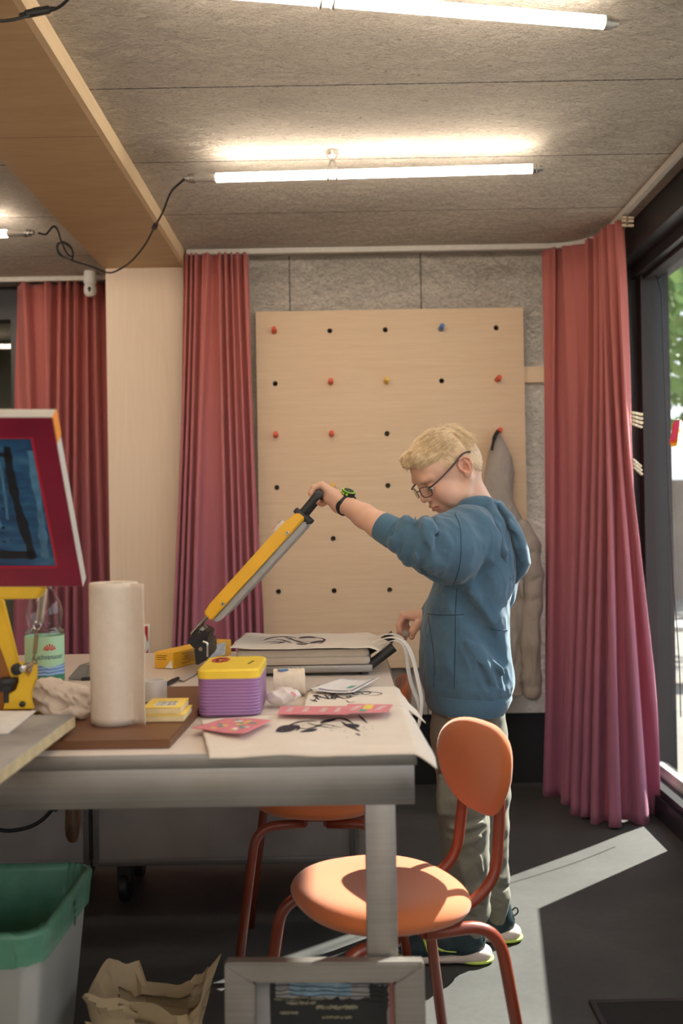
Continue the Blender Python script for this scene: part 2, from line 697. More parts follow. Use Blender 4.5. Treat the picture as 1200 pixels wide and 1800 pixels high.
def woodwool(name, seam_axis, seam_at, seam_step, fac=1.0, plane='XY'):
    m, nt, b = new_mat(name)
    g = N(nt, 'ShaderNodeNewGeometry')
    sep = N(nt, 'ShaderNodeSeparateXYZ')
    nt.links.new(g.outputs['Position'], sep.inputs[0])
    # fibres: ridges of strongly stretched noise laid in several directions
    warp = N(nt, 'ShaderNodeTexNoise'); warp.inputs['Scale'].default_value = 14; warp.inputs['Detail'].default_value = 2
    nt.links.new(g.outputs['Position'], warp.inputs['Vector'])
    ws = N(nt, 'ShaderNodeVectorMath', operation='SCALE'); ws.inputs['Scale'].default_value = 0.06
    nt.links.new(warp.outputs['Color'], ws.inputs[0])
    wa = N(nt, 'ShaderNodeVectorMath', operation='ADD')
    nt.links.new(g.outputs['Position'], wa.inputs[0]); nt.links.new(ws.outputs[0], wa.inputs[1])
    tot = None
    for ang, s1, s2 in ((0.12, 26, 230), (0.9, 30, 210), (-0.75, 28, 220), (1.75, 34, 240)):
        mp = N(nt, 'ShaderNodeMapping')
        mp.inputs['Rotation'].default_value = (0, 0, ang) if plane == 'XY' else (0, ang, 0)
        mp.inputs['Scale'].default_value = (s1, s2, 60) if plane == 'XY' else (s1, 60, s2)
        nt.links.new(wa.outputs[0], mp.inputs['Vector'])
        n = noise_n(nt, mp.outputs['Vector'], 1.0, 1.5, 0.5, 0.3)
        r = math_n(nt, 'ABSOLUTE', math_n(nt, 'SUBTRACT', n, 0.5))
        r = math_n(nt, 'SUBTRACT', 1.0, math_n(nt, 'MULTIPLY', r, 7.0), clamp=True)
        tot = r if tot is None else math_n(nt, 'MAXIMUM', tot, r)
    gaps = noise_n(nt, wpos(nt), 60, 3, 0.6)
    gp = math_n(nt, 'MULTIPLY', math_n(nt, 'SUBTRACT', gaps, 0.62, clamp=True), 3.0, clamp=True)
    h = math_n(nt, 'SUBTRACT', tot, gp, clamp=True)
    k = lambda c: (c[0] * fac, c[1] * fac, c[2] * fac, 1)
    col = ramp(nt, h, [(0.0, k((0.17, 0.148, 0.126))), (0.35, k((0.31, 0.275, 0.235))), (1.0, k((0.47, 0.425, 0.365)))])
    big = noise_n(nt, wpos(nt), 2.2, 3)
    col = mixc(nt, 1.0, col, ramp(nt, big, [(0.3, (0.86, 0.86, 0.86)), (0.7, (1.08, 1.08, 1.08))]), 'MULTIPLY')
    # butt joints between boards
    w = math_n(nt, 'SUBTRACT', sep.outputs[seam_axis], seam_at)
    w = math_n(nt, 'MODULO', math_n(nt, 'ADD', w, seam_step * 40), seam_step)
    w = math_n(nt, 'ABSOLUTE', math_n(nt, 'SUBTRACT', w, seam_step / 2))
    jag = math_n(nt, 'MULTIPLY', noise_n(nt, wpos(nt), 90, 2), 0.006)
    line = math_n(nt, 'GREATER_THAN', math_n(nt, 'ADD', w, jag), seam_step / 2 + 0.0002)
    line = math_n(nt, 'MULTIPLY', line, 0.75)
    col = mixc(nt, line, col, (0.02, 0.018, 0.016, 1))
    nt.links.new(col, b.inputs['Base Color'])
    b.inputs['Roughness'].default_value = 0.95
    b.inputs['Specular IOR Level'].default_value = 0.1
    hh = math_n(nt, 'SUBTRACT', h, math_n(nt, 'MULTIPLY', line, 2.0))
    bump(nt, b, hh, 0.9, 0.004)
    return m


def plywood(name, c0, c1, axis='x', rough=0.55, seams=None, seam_axis=1):
    m, nt, b = new_mat(name)
    sc = {'x': (3, 14, 60), 'y': (14, 3, 60), 'z': (60, 14, 3)}[axis]
    v = wpos(nt, sc)
    f1 = noise_n(nt, v, 1.0, 6, 0.6, 1.2)
    f2 = noise_n(nt, wpos(nt, tuple(s * 6 for s in sc)), 1.0, 3)
    f = math_n(nt, 'ADD', math_n(nt, 'MULTIPLY', f1, 0.75), math_n(nt, 'MULTIPLY', f2, 0.25))
    col = ramp(nt, f, [(0.3, c1), (0.68, c0)])
    if seams:
        g = N(nt, 'ShaderNodeNewGeometry'); sep = N(nt, 'ShaderNodeSeparateXYZ')
        nt.links.new(g.outputs['Position'], sep.inputs[0])
        for s in seams:
            d = math_n(nt, 'ABSOLUTE', math_n(nt, 'SUBTRACT', sep.outputs[seam_axis], s))
            col = mixc(nt, math_n(nt, 'MULTIPLY', math_n(nt, 'LESS_THAN', d, 0.0018), 0.7), col, (0.09, 0.06, 0.035, 1))
    nt.links.new(col, b.inputs['Base Color'])
    b.inputs['Roughness'].default_value = rough
    b.inputs['Specular IOR Level'].default_value = 0.3
    bump(nt, b, f2, 0.06, 0.0006)
    return m


def glass_mat(name, tint=(0.96, 0.98, 0.97, 1), rough=0.0, amount=1.0):
    m = bpy.data.materials.new(name); m.use_nodes = True
    nt = m.node_tree; nt.nodes.clear()
    out = N(nt, 'ShaderNodeOutputMaterial')
    fr = N(nt, 'ShaderNodeFresnel'); fr.inputs['IOR'].default_value = 1.5
    bf = N(nt, 'ShaderNodeNewGeometry')
    nt.links.new(math_n(nt, 'SUBTRACT', 1.5, math_n(nt, 'MULTIPLY', bf.outputs['Backfacing'], 1.5 - 1 / 1.5)), fr.inputs['IOR'])
    nz = noise_n(nt, coords(nt), 3.0, 3)
    tr = N(nt, 'ShaderNodeBsdfTransparent')
    nt.links.new(ramp(nt, nz, [(0.2, tuple(c * 0.985 for c in tint[:3])), (0.8, tint)]), tr.inputs['Color'])
    gl = N(nt, 'ShaderNodeBsdfGlossy'); gl.inputs['Roughness'].default_value = rough
    mx = N(nt, 'ShaderNodeMixShader')
    nt.links.new(math_n(nt, 'MULTIPLY', fr.outputs[0], amount), mx.inputs[0])
    nt.links.new(tr.outputs[0], mx.inputs[1]); nt.links.new(gl.outputs[0], mx.inputs[2])
    nt.links.new(mx.outputs[0], out.inputs['Surface'])
    return m


def emit_mat(name, col, strength):
    m = bpy.data.materials.new(name); m.use_nodes = True
    nt = m.node_tree; nt.nodes.clear()
    out = N(nt, 'ShaderNodeOutputMaterial')
    e = N(nt, 'ShaderNodeEmission')
    e.inputs['Strength'].default_value = strength
    nz = noise_n(nt, coords(nt), 20, 2)
    nt.links.new(ramp(nt, nz, [(0.2, tuple(c * 0.97 for c in col[:3])), (0.8, col)]), e.inputs['Color'])
    nt.links.new(e.outputs[0], out.inputs['Surface'])
    return m


M_ceil = woodwool('woodwool_ceiling', 1, 2.41 - 0.555 / 2, 0.555, 1.38, 'XY')
M_wallb = woodwool('woodwool_wall', 0, 0.066 - 0.583 / 2, 0.583, 1.62, 'XZ')
M_ply = plywood('birch_plywood', (0.74, 0.55, 0.37), (0.66, 0.47, 0.30), 'x')
M_plyc = plywood('pale_column_plywood', (0.77, 0.62, 0.475), (0.72, 0.565, 0.42), 'z')
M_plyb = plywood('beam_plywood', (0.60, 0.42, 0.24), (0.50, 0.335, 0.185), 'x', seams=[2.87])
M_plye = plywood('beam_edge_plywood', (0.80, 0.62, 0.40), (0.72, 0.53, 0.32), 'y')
M_black = plain('black_powder_coat', (0.012, 0.012, 0.013, 1), 0.45, vscale=60)
M_frame = plain('dark_window_frame', (0.02, 0.02, 0.022, 1), 0.38, vscale=40)
M_frame2 = plain('grey_window_profile', (0.022, 0.018, 0.019, 1), 0.55, vscale=40)
M_white = plain('white_plastic', (0.78, 0.77, 0.74, 1), 0.4, vscale=40)
M_rail = plain('white_curtain_rail', (0.62, 0.58, 0.52, 1), 0.4, vscale=40)
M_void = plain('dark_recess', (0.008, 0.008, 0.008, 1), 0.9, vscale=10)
M_glass = glass_mat('window_glass')

# floor: dark rubber sheet with scuffs
m, nt, b = new_mat('dark_rubber_floor')
v = wpos(nt)
f = noise_n(nt, v, 3.0, 6, 0.62, 0.4)
f2 = noise_n(nt, v, 45, 4, 0.7)
ff = math_n(nt, 'ADD', math_n(nt, 'MULTIPLY', f, 0.7), math_n(nt, 'MULTIPLY', f2, 0.3))
nt.links.new(ramp(nt, ff, [(0.3, (0.044, 0.044, 0.043)), (0.55, (0.068, 0.068, 0.064)), (0.75, (0.105, 0.103, 0.096))]), b.inputs['Base Color'])
b.inputs['Roughness'].default_value = 0.55
b.inputs['Specular IOR Level'].default_value = 0.3
bump(nt, b, f2, 0.08, 0.001)
M_floor = m


def struct(mb, name, mat, smooth=False, parent=None):
    o = mb.build(name, mat, parent, smooth)
    if parent is None: o['kind'] = 'structure'
    return o


struct(MB().box2((-3.3, -3.6, -0.1), (1.42, 6.4, 0)), 'floor', M_floor)
struct(MB().box2((-3.3, -3.6, CZ), (1.42, 6.4, CZ + 0.12)), 'ceiling', M_ceil)
struct(MB().box2((-0.69, YB, 0.315), (1.20, YB + 0.1, CZ)), 'wall_back', M_wallb)
struct(MB().box2((-0.69, YB + 0.02, 0.0), (1.20, YB + 0.1, 0.315)), 'baseboard_back', M_void)
struct(MB().box2((-3.3, -3.6, 0), (-3.2, 6.4, CZ)), 'wall_left', M_plyc)
struct(MB().box2((-3.2, 6.3, 0), (-0.69, 6.4, CZ)), 'wall_far', plain('far_room_wall', (0.12, 0.12, 0.095, 1), 0.7))
# beam and column
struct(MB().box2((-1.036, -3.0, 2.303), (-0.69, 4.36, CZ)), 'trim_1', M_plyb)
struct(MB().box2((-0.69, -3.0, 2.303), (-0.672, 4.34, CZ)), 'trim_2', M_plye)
struct(MB().box2((-1.03, 4.36, 0), (-0.69, 4.62, 2.303)), 'trim_3', M_plyc)
# wooden batten behind the board
struct(MB().box2((0.76, YB - 0.035, 1.775), (1.0, YB, 1.845)), 'trim_4', M_ply)

# right-hand glazed front
wf = thing('window_1', None, None, (XW, 3.9, 0)); wf['kind'] = 'structure'
mb = MB()
mb.box2((1.17, 2.45, 2.235), (1.40, YB, CZ))
mb.box2((1.24, 2.45, 2.19), (1.36, YB, 2.24))
mb.box2((1.215, 4.25, 0), (1.40, YB + 0.1, CZ))
mb.box2((1.20, 2.45, 0), (1.40, YB, 0.085))
mb.box2((1.215, 2.45, 0.085), (1.36, YB, 0.112))
struct(mb, 'window_frame', M_frame, parent=wf)
mb = MB()
mb.box2((1.262, 4.185, 0.1), (1.325, 4.26, 2.22))
mb.box2((1.275, 2.45, 2.175), (1.325, 4.2, 2.2))
mb.box2((1.262, 2.45, 2.236), (1.30, 4.2, 2.244))
struct(mb, 'window_profile', M_frame2, parent=wf)
struct(MB().box2((1.275, 3.62, 0.112), (1.32, 4.19, 0.125)).box2((1.285, 3.62, 0.125), (1.31, 4.19, 0.15)), 'glazing_bead', plain('pale_glazing_bead', (0.55, 0.57, 0.53, 1), 0.3), parent=wf)
struct(MB().box2((XW, 2.45, 0.1), (XW + 0.006, 4.20, 2.22)), 'glass', M_glass, parent=wf)

struct(MB().prism([(1.262, 3.645, 0.112), (1.262, 3.645, 0.79), (1.262, 2.46, 1.03), (1.262, 2.46, 0.112)], (0.036, 0, 0)), 'opaque_panel', M_frame, parent=wf)  # unseen panel added, top sloped to shape the shadow in the floor's sun patch
for k, (y0, y1) in enumerate(((1.28, 2.45), (0.1, 1.28), (-1.1, 0.1), (-2.3, -1.1), (-3.5, -2.3))):
    dr = thing('door_%d' % (k + 1), None, None, (XW, (y0 + y1) / 2, 0)); dr['kind'] = 'structure'
    mb = MB()
    e = 0.05
    mb.box2((1.26, y0 + .002, 0), (1.36, y0 + e, CZ)); mb.box2((1.26, y1 - e, 0), (1.36, y1 - .002, CZ))
    mb.box2((1.26, y0 + e, 2.19), (1.36, y1 - e, CZ)); mb.box2((1.26, y0 + e, 0), (1.36, y1 - e, 0.1))
    struct(mb, 'door_frame', M_frame, parent=dr)
    struct(MB().box2((1.285, y0 + e, 0.1), (1.325, y1 - e, 0.80)), 'door_panel', M_frame, parent=dr)
    struct(MB().box2((XW, y0 + e, 0.80), (XW + 0.006, y1 - e, 2.19)), 'glass', M_glass, parent=dr)

# left bay window
w2 = thing('window_2', None, None, (-1.7, 4.95, 0)); w2['kind'] = 'structure'
mb = MB()
mb.box2((-3.2, 4.9, 2.2), (-1.03, 5.0, CZ))
mb.box2((-3.2, 4.9, 0), (-1.03, 5.0, 0.1))
xr = at(19, 600, 4.9).x
mb.box2((xr, 4.9, 0.1), (xr + 0.05, 5.0, 2.2))
mb.box2((-3.2, 4.9, 0.1), (-3.1, 5.0, 2.2))
mb.box2((xr - 1.0, 4.92, 1.62), (xr, 4.98, 1.64))
struct(mb, 'window_frame', M_frame, parent=w2)
struct(MB().box2((-3.1, 4.945, 0.1), (xr, 4.951, 2.2)), 'glass', M_glass, parent=w2)
struct(MB().box2((xr + 0.05, 4.94, 0.1), (-1.03, 4.96, 2.2)), 'opaque_panel', M_frame, parent=w2)
struct(MB().box2((-1.03, 4.6, 0), (-0.69, 6.35, CZ)), 'wall_partition', M_plyc)

# ------------------------------------------------------------------ curtain rails
pts = [V((-0.66, 4.29, CZ - 0.012)), V((0.90, 4.29, CZ - 0.012))]
cv = [V((0.90 + 0.2 * math.sin(a), 4.09 + 0.2 * math.cos(a), CZ - 0.012)) for a in [PI / 2 * k / 10 for k in range(11)]]
path = pts[:1] + cv + [V((1.10, -2.5, CZ - 0.012))]
mb = MB()
prev = None
for a, c in zip(path[:-1], path[1:]):
    d = (c - a); l = d.length
    ang = math.atan2(d.y, d.x)
    mb.box((a + c) / 2, (l + 0.004, 0.022, 0.022), Matrix.Rotation(ang, 3, 'Z'))
tag(mb.build('curtain_rail', M_rail, None, False), 'white ceiling curtain rail running above the perforated board and around the corner to the window', 'curtain rail')
tag(MB().box2((-3.1, 4.70, CZ - 0.022), (-1.04, 4.722, CZ - 0.001)).build('curtain_rail', M_rail, None, False), 'white ceiling curtain rail of the left bay beside the security camera', 'curtain rail')

# ------------------------------------------------------------------ curtains
m, nt, b = new_mat('coral_pink_curtain_cloth')
v = coords(nt)
weave = noise_n(nt, v, 700, 2)
big = noise_n(nt, v, 3, 3)
gz = N(nt, 'ShaderNodeNewGeometry'); sz_ = N(nt, 'ShaderNodeSeparateXYZ')
nt.links.new(gz.outputs['Position'], sz_.inputs[0])
height_tone = math_n(nt, 'ADD', math_n(nt, 'DIVIDE', sz_.outputs[2], CZ), math_n(nt, 'MULTIPLY', big, 0.08))
c = ramp(nt, height_tone, [(0.15, (0.38, 0.145, 0.235)), (0.85, (0.55, 0.175, 0.15))])   # cloth colour by height: coral above, mauve below
nt.links.new(c, b.inputs['Base Color'])
b.inputs['Roughness'].default_value = 0.75
b.inputs['Specular IOR Level'].default_value = 0.25
b.inputs['Sheen Weight'].default_value = 0.35
b.inputs['Sheen Roughness'].default_value = 0.4
b.inputs['Sheen Tint'].default_value = (1.0, 0.6, 0.7, 1)
tl = N(nt, 'ShaderNodeBsdfTranslucent'); tl.inputs['Color'].default_value = (0.75, 0.10, 0.07, 1)
mx = N(nt, 'ShaderNodeMixShader'); mx.inputs[0].default_value = 0.10
nt.links.new(b.outputs[0], mx.inputs[1]); nt.links.new(tl.outputs[0], mx.inputs[2])
nt.links.new(mx.outputs[0], nt.nodes['Material Output'].inputs['Surface'])
bump(nt, b, weave, 0.15, 0.0008)
M_curt = m


def poly_eval(pts, u):
    """point on a polyline by normalised length; also its plan normal"""
    L = [0]
    for a, b_ in zip(pts[:-1], pts[1:]): L.append(L[-1] + (V(b_) - V(a)).length)
    d = u * L[-1]
    for i in range(len(pts) - 1):
        if d <= L[i + 1] + 1e-9:
            t = (d - L[i]) / (L[i + 1] - L[i])
            return V(pts[i]).lerp(V(pts[i + 1]), t)
    return V(pts[-1])


def curtain(name, label, top, bot, ztop, zbot, npl, amp0, amp1, seed, edge=None):
    r = np.random.default_rng(seed)
    top = smooth_path([V((x, y, 0)) for x, y in top], 10)
    bot = smooth_path([V((x, y, 0)) for x, y in bot], 10)
    plen = lambda q: sum((b_ - a).length for a, b_ in zip(q[:-1], q[1:]))
    L0, L1 = plen(top), plen(bot)
    # irregular pleat spacing
    ks = [(r.uniform(0.6, 2.2), r.uniform(0, 6.28), r.uniform(0.03, 0.08)) for _ in range(5)]
    ks2 = [(r.uniform(1.5, 4.5), r.uniform(0, 6.28), r.uniform(0.3, 1.0)) for _ in range(4)]

    def phase(u, v):
        p = npl * u
        for f, o, a in ks:
            p += npl * a * 0.5 * math.sin(6.28 * f * u + o) / f
        p += 0.35 * v * math.sin(9 * u + seed) + 0.22 * math.sin(5 * u + 3.1 * v + seed)
        return p * 2 * PI

    def fn(u, v):
        a, b_ = poly_eval(top, u), poly_eval(bot, u)
        w = v ** 1.25
        e = 1e-3
        ta = poly_eval(top, min(u + e, 1)) - poly_eval(top, max(u - e, 0))
        tb = poly_eval(bot, min(u + e, 1)) - poly_eval(bot, max(u - e, 0))
        t = ta.lerp(tb, w).normalized()
        n = V((t.y, -t.x, 0))
        p = a.lerp(b_, w)
        ph = phase(u, v)
        s = math.sin(ph)
        s = math.copysign(abs(s) ** 0.75, s)
        A = amp0 + (amp1 - amp0) * w
        mod = 0.75 + 0.35 * sum(am * math.sin(6.28 * f * u + o + 0.9 * v) for f, o, am in ks2) / 2
        A *= max(0.5, mod)
        sm = 0.35 * (1 - w) * amp0 * math.sin(2.37 * ph + 1.0) * (1 - min(1, v / 0.35)) if v < 0.35 else 0
        sp_ = L0 * (1 - w) / npl + L1 * w / npl
        p = p + n * (A * s + sm) + t * (sp_ * (0.10 * math.cos(ph) - 0.15 * math.sin(2 * ph) * (0.6 + 0.4 * w)))
        z = ztop + (zbot - ztop) * v
        hem = 0.006 * math.sin(ph * 0.5) if v > 0.98 else 0
        p.z = z + hem
        return p
    o = MB().sheet(fn, int(npl * 26), 60, 0.002).build(name, M_curt, None, True)
    return tag(o, label, 'curtain', None)


px = lambda x, y, Y: (at(x, y, Y).x, Y)
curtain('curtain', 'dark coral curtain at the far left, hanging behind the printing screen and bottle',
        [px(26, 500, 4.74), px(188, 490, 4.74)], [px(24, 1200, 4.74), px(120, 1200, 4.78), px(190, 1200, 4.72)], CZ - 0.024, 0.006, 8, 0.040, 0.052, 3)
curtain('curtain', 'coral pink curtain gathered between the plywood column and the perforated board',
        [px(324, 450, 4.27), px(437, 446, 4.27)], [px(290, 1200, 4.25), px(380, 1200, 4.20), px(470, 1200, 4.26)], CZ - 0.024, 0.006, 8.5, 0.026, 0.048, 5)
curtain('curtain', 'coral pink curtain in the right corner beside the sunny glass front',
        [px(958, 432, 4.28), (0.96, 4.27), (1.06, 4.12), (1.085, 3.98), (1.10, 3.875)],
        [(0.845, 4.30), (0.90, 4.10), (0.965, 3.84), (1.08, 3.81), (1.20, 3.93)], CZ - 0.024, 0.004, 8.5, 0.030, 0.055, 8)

# ------------------------------------------------------------------ tube lamps
M_tube = emit_mat('warm_glowing_tube', (1.0, 0.86, 0.70, 1), 20.0)
M_clear = plain('clear_tube_end', (0.42, 0.38, 0.34, 1), 0.25, 0.2)
M_steel = plain('brushed_steel', (0.50, 0.48, 0.45, 1), 0.32, 1.0, vscale=80)
M_rubber = plain('black_rubber', (0.012, 0.012, 0.012, 1), 0.5)


def tube_lamp(a, b_, label, clear_a=0.07, clear_b=0.0, mount=0.37, strong=False):
    a, b_ = V(a), V(b_)
    d = (b_ - a).normalized()
    t = thing('tube_lamp', label, 'lamp', (a.lerp(b_, mount).x, a.lerp(b_, mount).y, CZ - 0.075), 0, 'tube lamps under the ceiling')
    R = d.to_track_quat('Z', 'Y').to_matrix()
    MB().lathe([(0.0001, 0), (0.0145, 0), (0.0145, (b_ - a).length), (0.0001, (b_ - a).length)], 20, a, R).build('glowing_tube', M_tube, t)
    mb = MB()
    if clear_a: mb.lathe([(0.0001, -clear_a), (0.012, -clear_a), (0.012, -0.001), (0.0001, -0.001)], 16, a, R)
    if clear_b: mb.lathe([(0.0001, 0.001), (0.012, 0.001), (0.012, clear_b), (0.0001, clear_b)], 16, b_, R)
    if clear_a or clear_b: mb.build('clear_end', M_clear, t)
    for p, s in ((a - d * clear_a, -1), (b_ + d * clear_b, 1)):
        MB().lathe([(0.0001, 0), (0.0155, 0), (0.0155, 0.012), (0.0135, 0.014), (0.0135, 0.022), (0.009, 0.024), (0.009, 0.034), (0.0001, 0.034)], 18, p, (d * s).to_track_quat('Z', 'Y').to_matrix()).build('end_cap', M_steel, t)
    p = a.lerp(b_, mount)
    MB().lathe([(0.0001, CZ - 0.001), (0.02, CZ - 0.001), (0.02, CZ - 0.008), (0.017, CZ - 0.018), (0.009, CZ - 0.024), (0.009, CZ - 0.03), (0.0001, CZ - 0.03)], 20, (p.x, p.y, 0)).build('ceiling_mount', M_steel, t)
    for s in (-1, 1):
        c = p + d * 0.0135 * s
        ring = [c + R @ V((0.0185 * math.cos(x), 0.0185 * math.sin(x), 0)) for x in [2 * PI * k / 20 for k in range(20)]]
        mb = MB().tube(ring, 0.0035, 6, closed=True)
        mb.tube([c + V((0, 0, 0.018)), V((p.x + d.x * 0.006 * s, p.y, CZ - 0.028))], 0.0035, 6)
        mb.build('clip', M_steel, t)
    return t


A1, B1 = at(380, 314, 3.18), at(935, 298, 3.148)
A1.z = B1.z = CZ - 0.075
tube_lamp(A1, B1, 'glowing tube lamp mounted above the perforated board, its cord trailing left to the beam')
B2 = at(1060, 38, 2.22); B2.z = CZ - 0.075
A2 = V((-0.39, B2.y - 0.19, CZ - 0.075))
tube_lamp(A2, B2, 'glowing tube lamp at the top edge of the picture, nearest the camera', 0.07, 0.0, 0.375)
B3 = at(12, 411, 3.75); B3.z = CZ - 0.075
A3 = V((B3.x - 1.0, 3.80, CZ - 0.075))
tube_lamp(A3, B3, 'glowing tube lamp in the left bay beyond the plywood beam', 0.0, 0.07, 0.5)
for X0, Y0 in ((-0.45, 1.1), (-0.45, 0.1), (-0.45, -0.9), (-0.45, -1.9), (-2.3, 2.4), (-2.3, 1.2), (-2.3, 0.0), (-2.3, -1.2)):  # unseen extra tubes, added only to fill the room with light
    t = tube_lamp((X0, Y0, CZ - 0.075), (X0 + 1.0, Y0 + 0.03, CZ - 0.075), 'added unseen tube lamp giving fill light from outside the view')

# ------------------------------------------------------------------ cords
def cord(name, label, pts, r=0.0035, n=10):
    return tag(MB().tube(smooth_path(pts, n), r, 8).build(name, M_rubber, None, True), label, 'cord')


c1 = [A1 - V((0.10, 0, 0)), at(318, 320, 3.18), at(300, 338, 3.25), at(285, 375, 3.4), at(272, 398, 3.55), at(255, 430, 3.75), at(232, 458, 3.95), at(205, 476, 4.1), at(188, 479, 4.12), at(165, 470, 4.1),
      at(140, 462, 4.05), at(122, 456, 4.0), at(104, 447, 3.97), at(100, 430, 3.95), at(112, 427, 3.95), at(127, 440, 3.96), at(126, 456, 3.97), at(110, 450, 3.98), at(101, 436, 3.98), at(109, 425, 3.97), at(124, 434, 3.96), at(128, 450, 3.95), at(118, 446, 3.93), at(108, 425, 3.9),
      at(101, 404, 3.86), at(94, 398, 3.84), at(87, 405, 3.82), at(80, 412, 3.8), B3 + V((0.12, 0, 0))]
cord('power_cord', 'black power cord looping under the beam between two tube lamps', c1, 0.0036)


def inline_switch(p, d, label, L=0.05):
    d = V(d).normalized()
    R = d.to_track_quat('X', 'Z').to_matrix()
    t = thing('cord_switch', label, 'switch', p)
    MB().box(p, (L, 0.017, 0.014), R, 0.004).build('switch_body', M_rubber, t)
    MB().box(p + R @ V((0, 0, 0.0075)), (L * 0.3, 0.008, 0.003), R, 0.001).build('rocker', M_black, t)
    for s in (-1, 1):
        MB().tube([p + d * s * L * 0.5, p + d * s * (L * 0.5 + 0.012)], [0.006, 0.0042], 8).build('cord_grip', M_rubber, t)


inline_switch(at(272, 398, 3.55), at(262, 420, 3.68) - at(280, 385, 3.45), 'black inline switch on the cord hanging across the beam', 0.05)
c2 = [at(-40, 34, 2.05), at(0, 37, 2.08), at(35, 32, 2.1), at(65, 21, 2.12), at(95, 16, 2.12), at(112, 6, 2.1), at(122, -8, 2.08), at(128, -40, 2.05)]
cord('power_cord', 'black power cord crossing under the beam in the top left corner', c2, 0.0036)
inline_switch(at(66, 21, 2.12), at(95, 15, 2.12) - at(35, 27, 2.1), 'black inline switch on the cord in the top left corner', 0.055)

# ------------------------------------------------------------------ security camera
P = at(158, 478, 4.62)
t = thing('security_camera', 'small white security camera with dark lens hanging beside the column above the left curtain', 'camera', (P.x, P.y, CZ - 0.13))
MB().lathe([(0.0001, CZ - 0.002), (0.027, CZ - 0.002), (0.029, CZ - 0.02), (0.029, CZ - 0.055), (0.024, CZ - 0.062), (0.0001, CZ - 0.062)], 24, (P.x, P.y, 0)).build('base', M_white, t)
hd = thing('head', None, None, (0, 0, 0)); bpy.data.objects.remove(hd)
h = MB().lathe([(0.0001, CZ - 0.060), (0.022, CZ - 0.062), (0.028, CZ - 0.075), (0.029, CZ - 0.095), (0.026, CZ - 0.108), (0.016, CZ - 0.118), (0.0001, CZ - 0.121)], 24, (P.x, P.y, 0)).build('head', M_white, t)
R = V((0.12, -1, -0.1)).normalized().to_track_quat('Z', 'Y').to_matrix()
lc = V((P.x, P.y, CZ - 0.09)) + V((0.12, -1, -0.1)).normalized() * 0.0235
MB().sphere(lc, (0.011, 0.017, 0.006), R=R).build('lens', M_black, h)

# ------------------------------------------------------------------ floor hatch in the lower right corner
q = [atz(x, y, 0.0) for x, y in ((1045, 1766), (1240, 1764), (1300, 1860), (1078, 1860))]
y0 = (q[0].y + q[1].y) / 2
t = thing('floor_mat', 'flat black floor mat with a raised rim in the lower right corner', 'mat', (q[0].x + 0.2, y0 - 0.2, 0))
MB().box2((q[0].x, y0 - 0.5, 0.0005), (1.19, y0, 0.006), 0.002).build('mat_pad', plain('black_mat', (0.012, 0.012, 0.012, 1), 0.95, vscale=200, bscale=400, bstr=0.5), t)
MB().box2((q[0].x - 0.012, y0 - 0.5, 0.0005), (q[0].x + 0.002, y0 + 0.012, 0.008), 0.002).box2((q[0].x, y0, 0.0005), (1.19, y0 + 0.012, 0.008), 0.002).build('mat_rim', M_frame2, t)

struct(MB().box2((-3.2, -3.7, 0), (1.26, -3.6, 1.55)), 'light_block_wall', M_plyc)  # unseen wall added behind the camera, its height set to hold back low light
# ------------------------------------------------------------------ outside
def world():
    w = bpy.data.worlds.new('world'); S.world = w; w.use_nodes = True
    nt = w.node_tree; nt.nodes.clear()
    out = N(nt, 'ShaderNodeOutputWorld'); bg = N(nt, 'ShaderNodeBackground')
    tc = N(nt, 'ShaderNodeTexCoord'); sp = N(nt, 'ShaderNodeSeparateXYZ')
    nt.links.new(tc.outputs['Generated'], sp.inputs[0])
    f = math_n(nt, 'ADD', math_n(nt, 'MULTIPLY', sp.outputs[2], 0.5), 0.5)
    c = ramp(nt, f, [(0.0, (0.30, 0.28, 0.25)), (0.47, (0.42, 0.40, 0.36)), (0.53, (0.95, 0.96, 1.0)), (1.0, (0.62, 0.76, 1.0))])
    cl = noise_n(nt, tc.outputs['Generated'], 2.5, 5, 0.6)
    c = mixc(nt, 0.35, c, ramp(nt, cl, [(0.4, (0.5, 0.62, 0.85)), (0.6, (1.0, 0.98, 0.95))]))
    nt.links.new(c, bg.inputs['Color'])
    bg.inputs['Strength'].default_value = WORLD_STR
    nt.links.new(bg.outputs[0], out.inputs['Surface'])


WORLD_STR = 1.6
world()
EL = math.radians(40)
sd = V((-0.74, -0.67, 0)).normalized() * math.cos(EL) - V((0, 0, math.sin(EL)))
sl = bpy.data.lights.new('sun', 'SUN'); so = bpy.data.objects.new('sun', sl); COL.objects.link(so)
so.rotation_euler = sd.to_track_quat('-Z', 'Y').to_euler()
so.location = (6, 7, 6)
sl.energy = 13.5; sl.angle = math.radians(0.53); sl.color = (1.0, 0.94, 0.85)

struct(MB().box2((1.42, -6, -0.35), (30, 40, -0.15)), 'ground', plain('pale_paving', (0.20, 0.185, 0.16, 1), 0.9, vscale=3))
struct(MB().box2((1.40, -3.6, 2.30), (1.54, 7.5, 2.42)), 'sun_block_slab', M_frame)  # unseen slab added outside, depth tuned to cut off the high sun

S.view_settings.view_transform = 'Standard'
S.view_settings.look = 'None'
S.view_settings.gamma = 1.0
S.view_settings.use_curve_mapping = False
S.view_settings.exposure = 0.78
# ================================================================== perforated board and pegs
YF = 4.36


def bpt(px_, py_, Y=YF):
    p = at(px_, py_, Y)
    return p.x, p.z


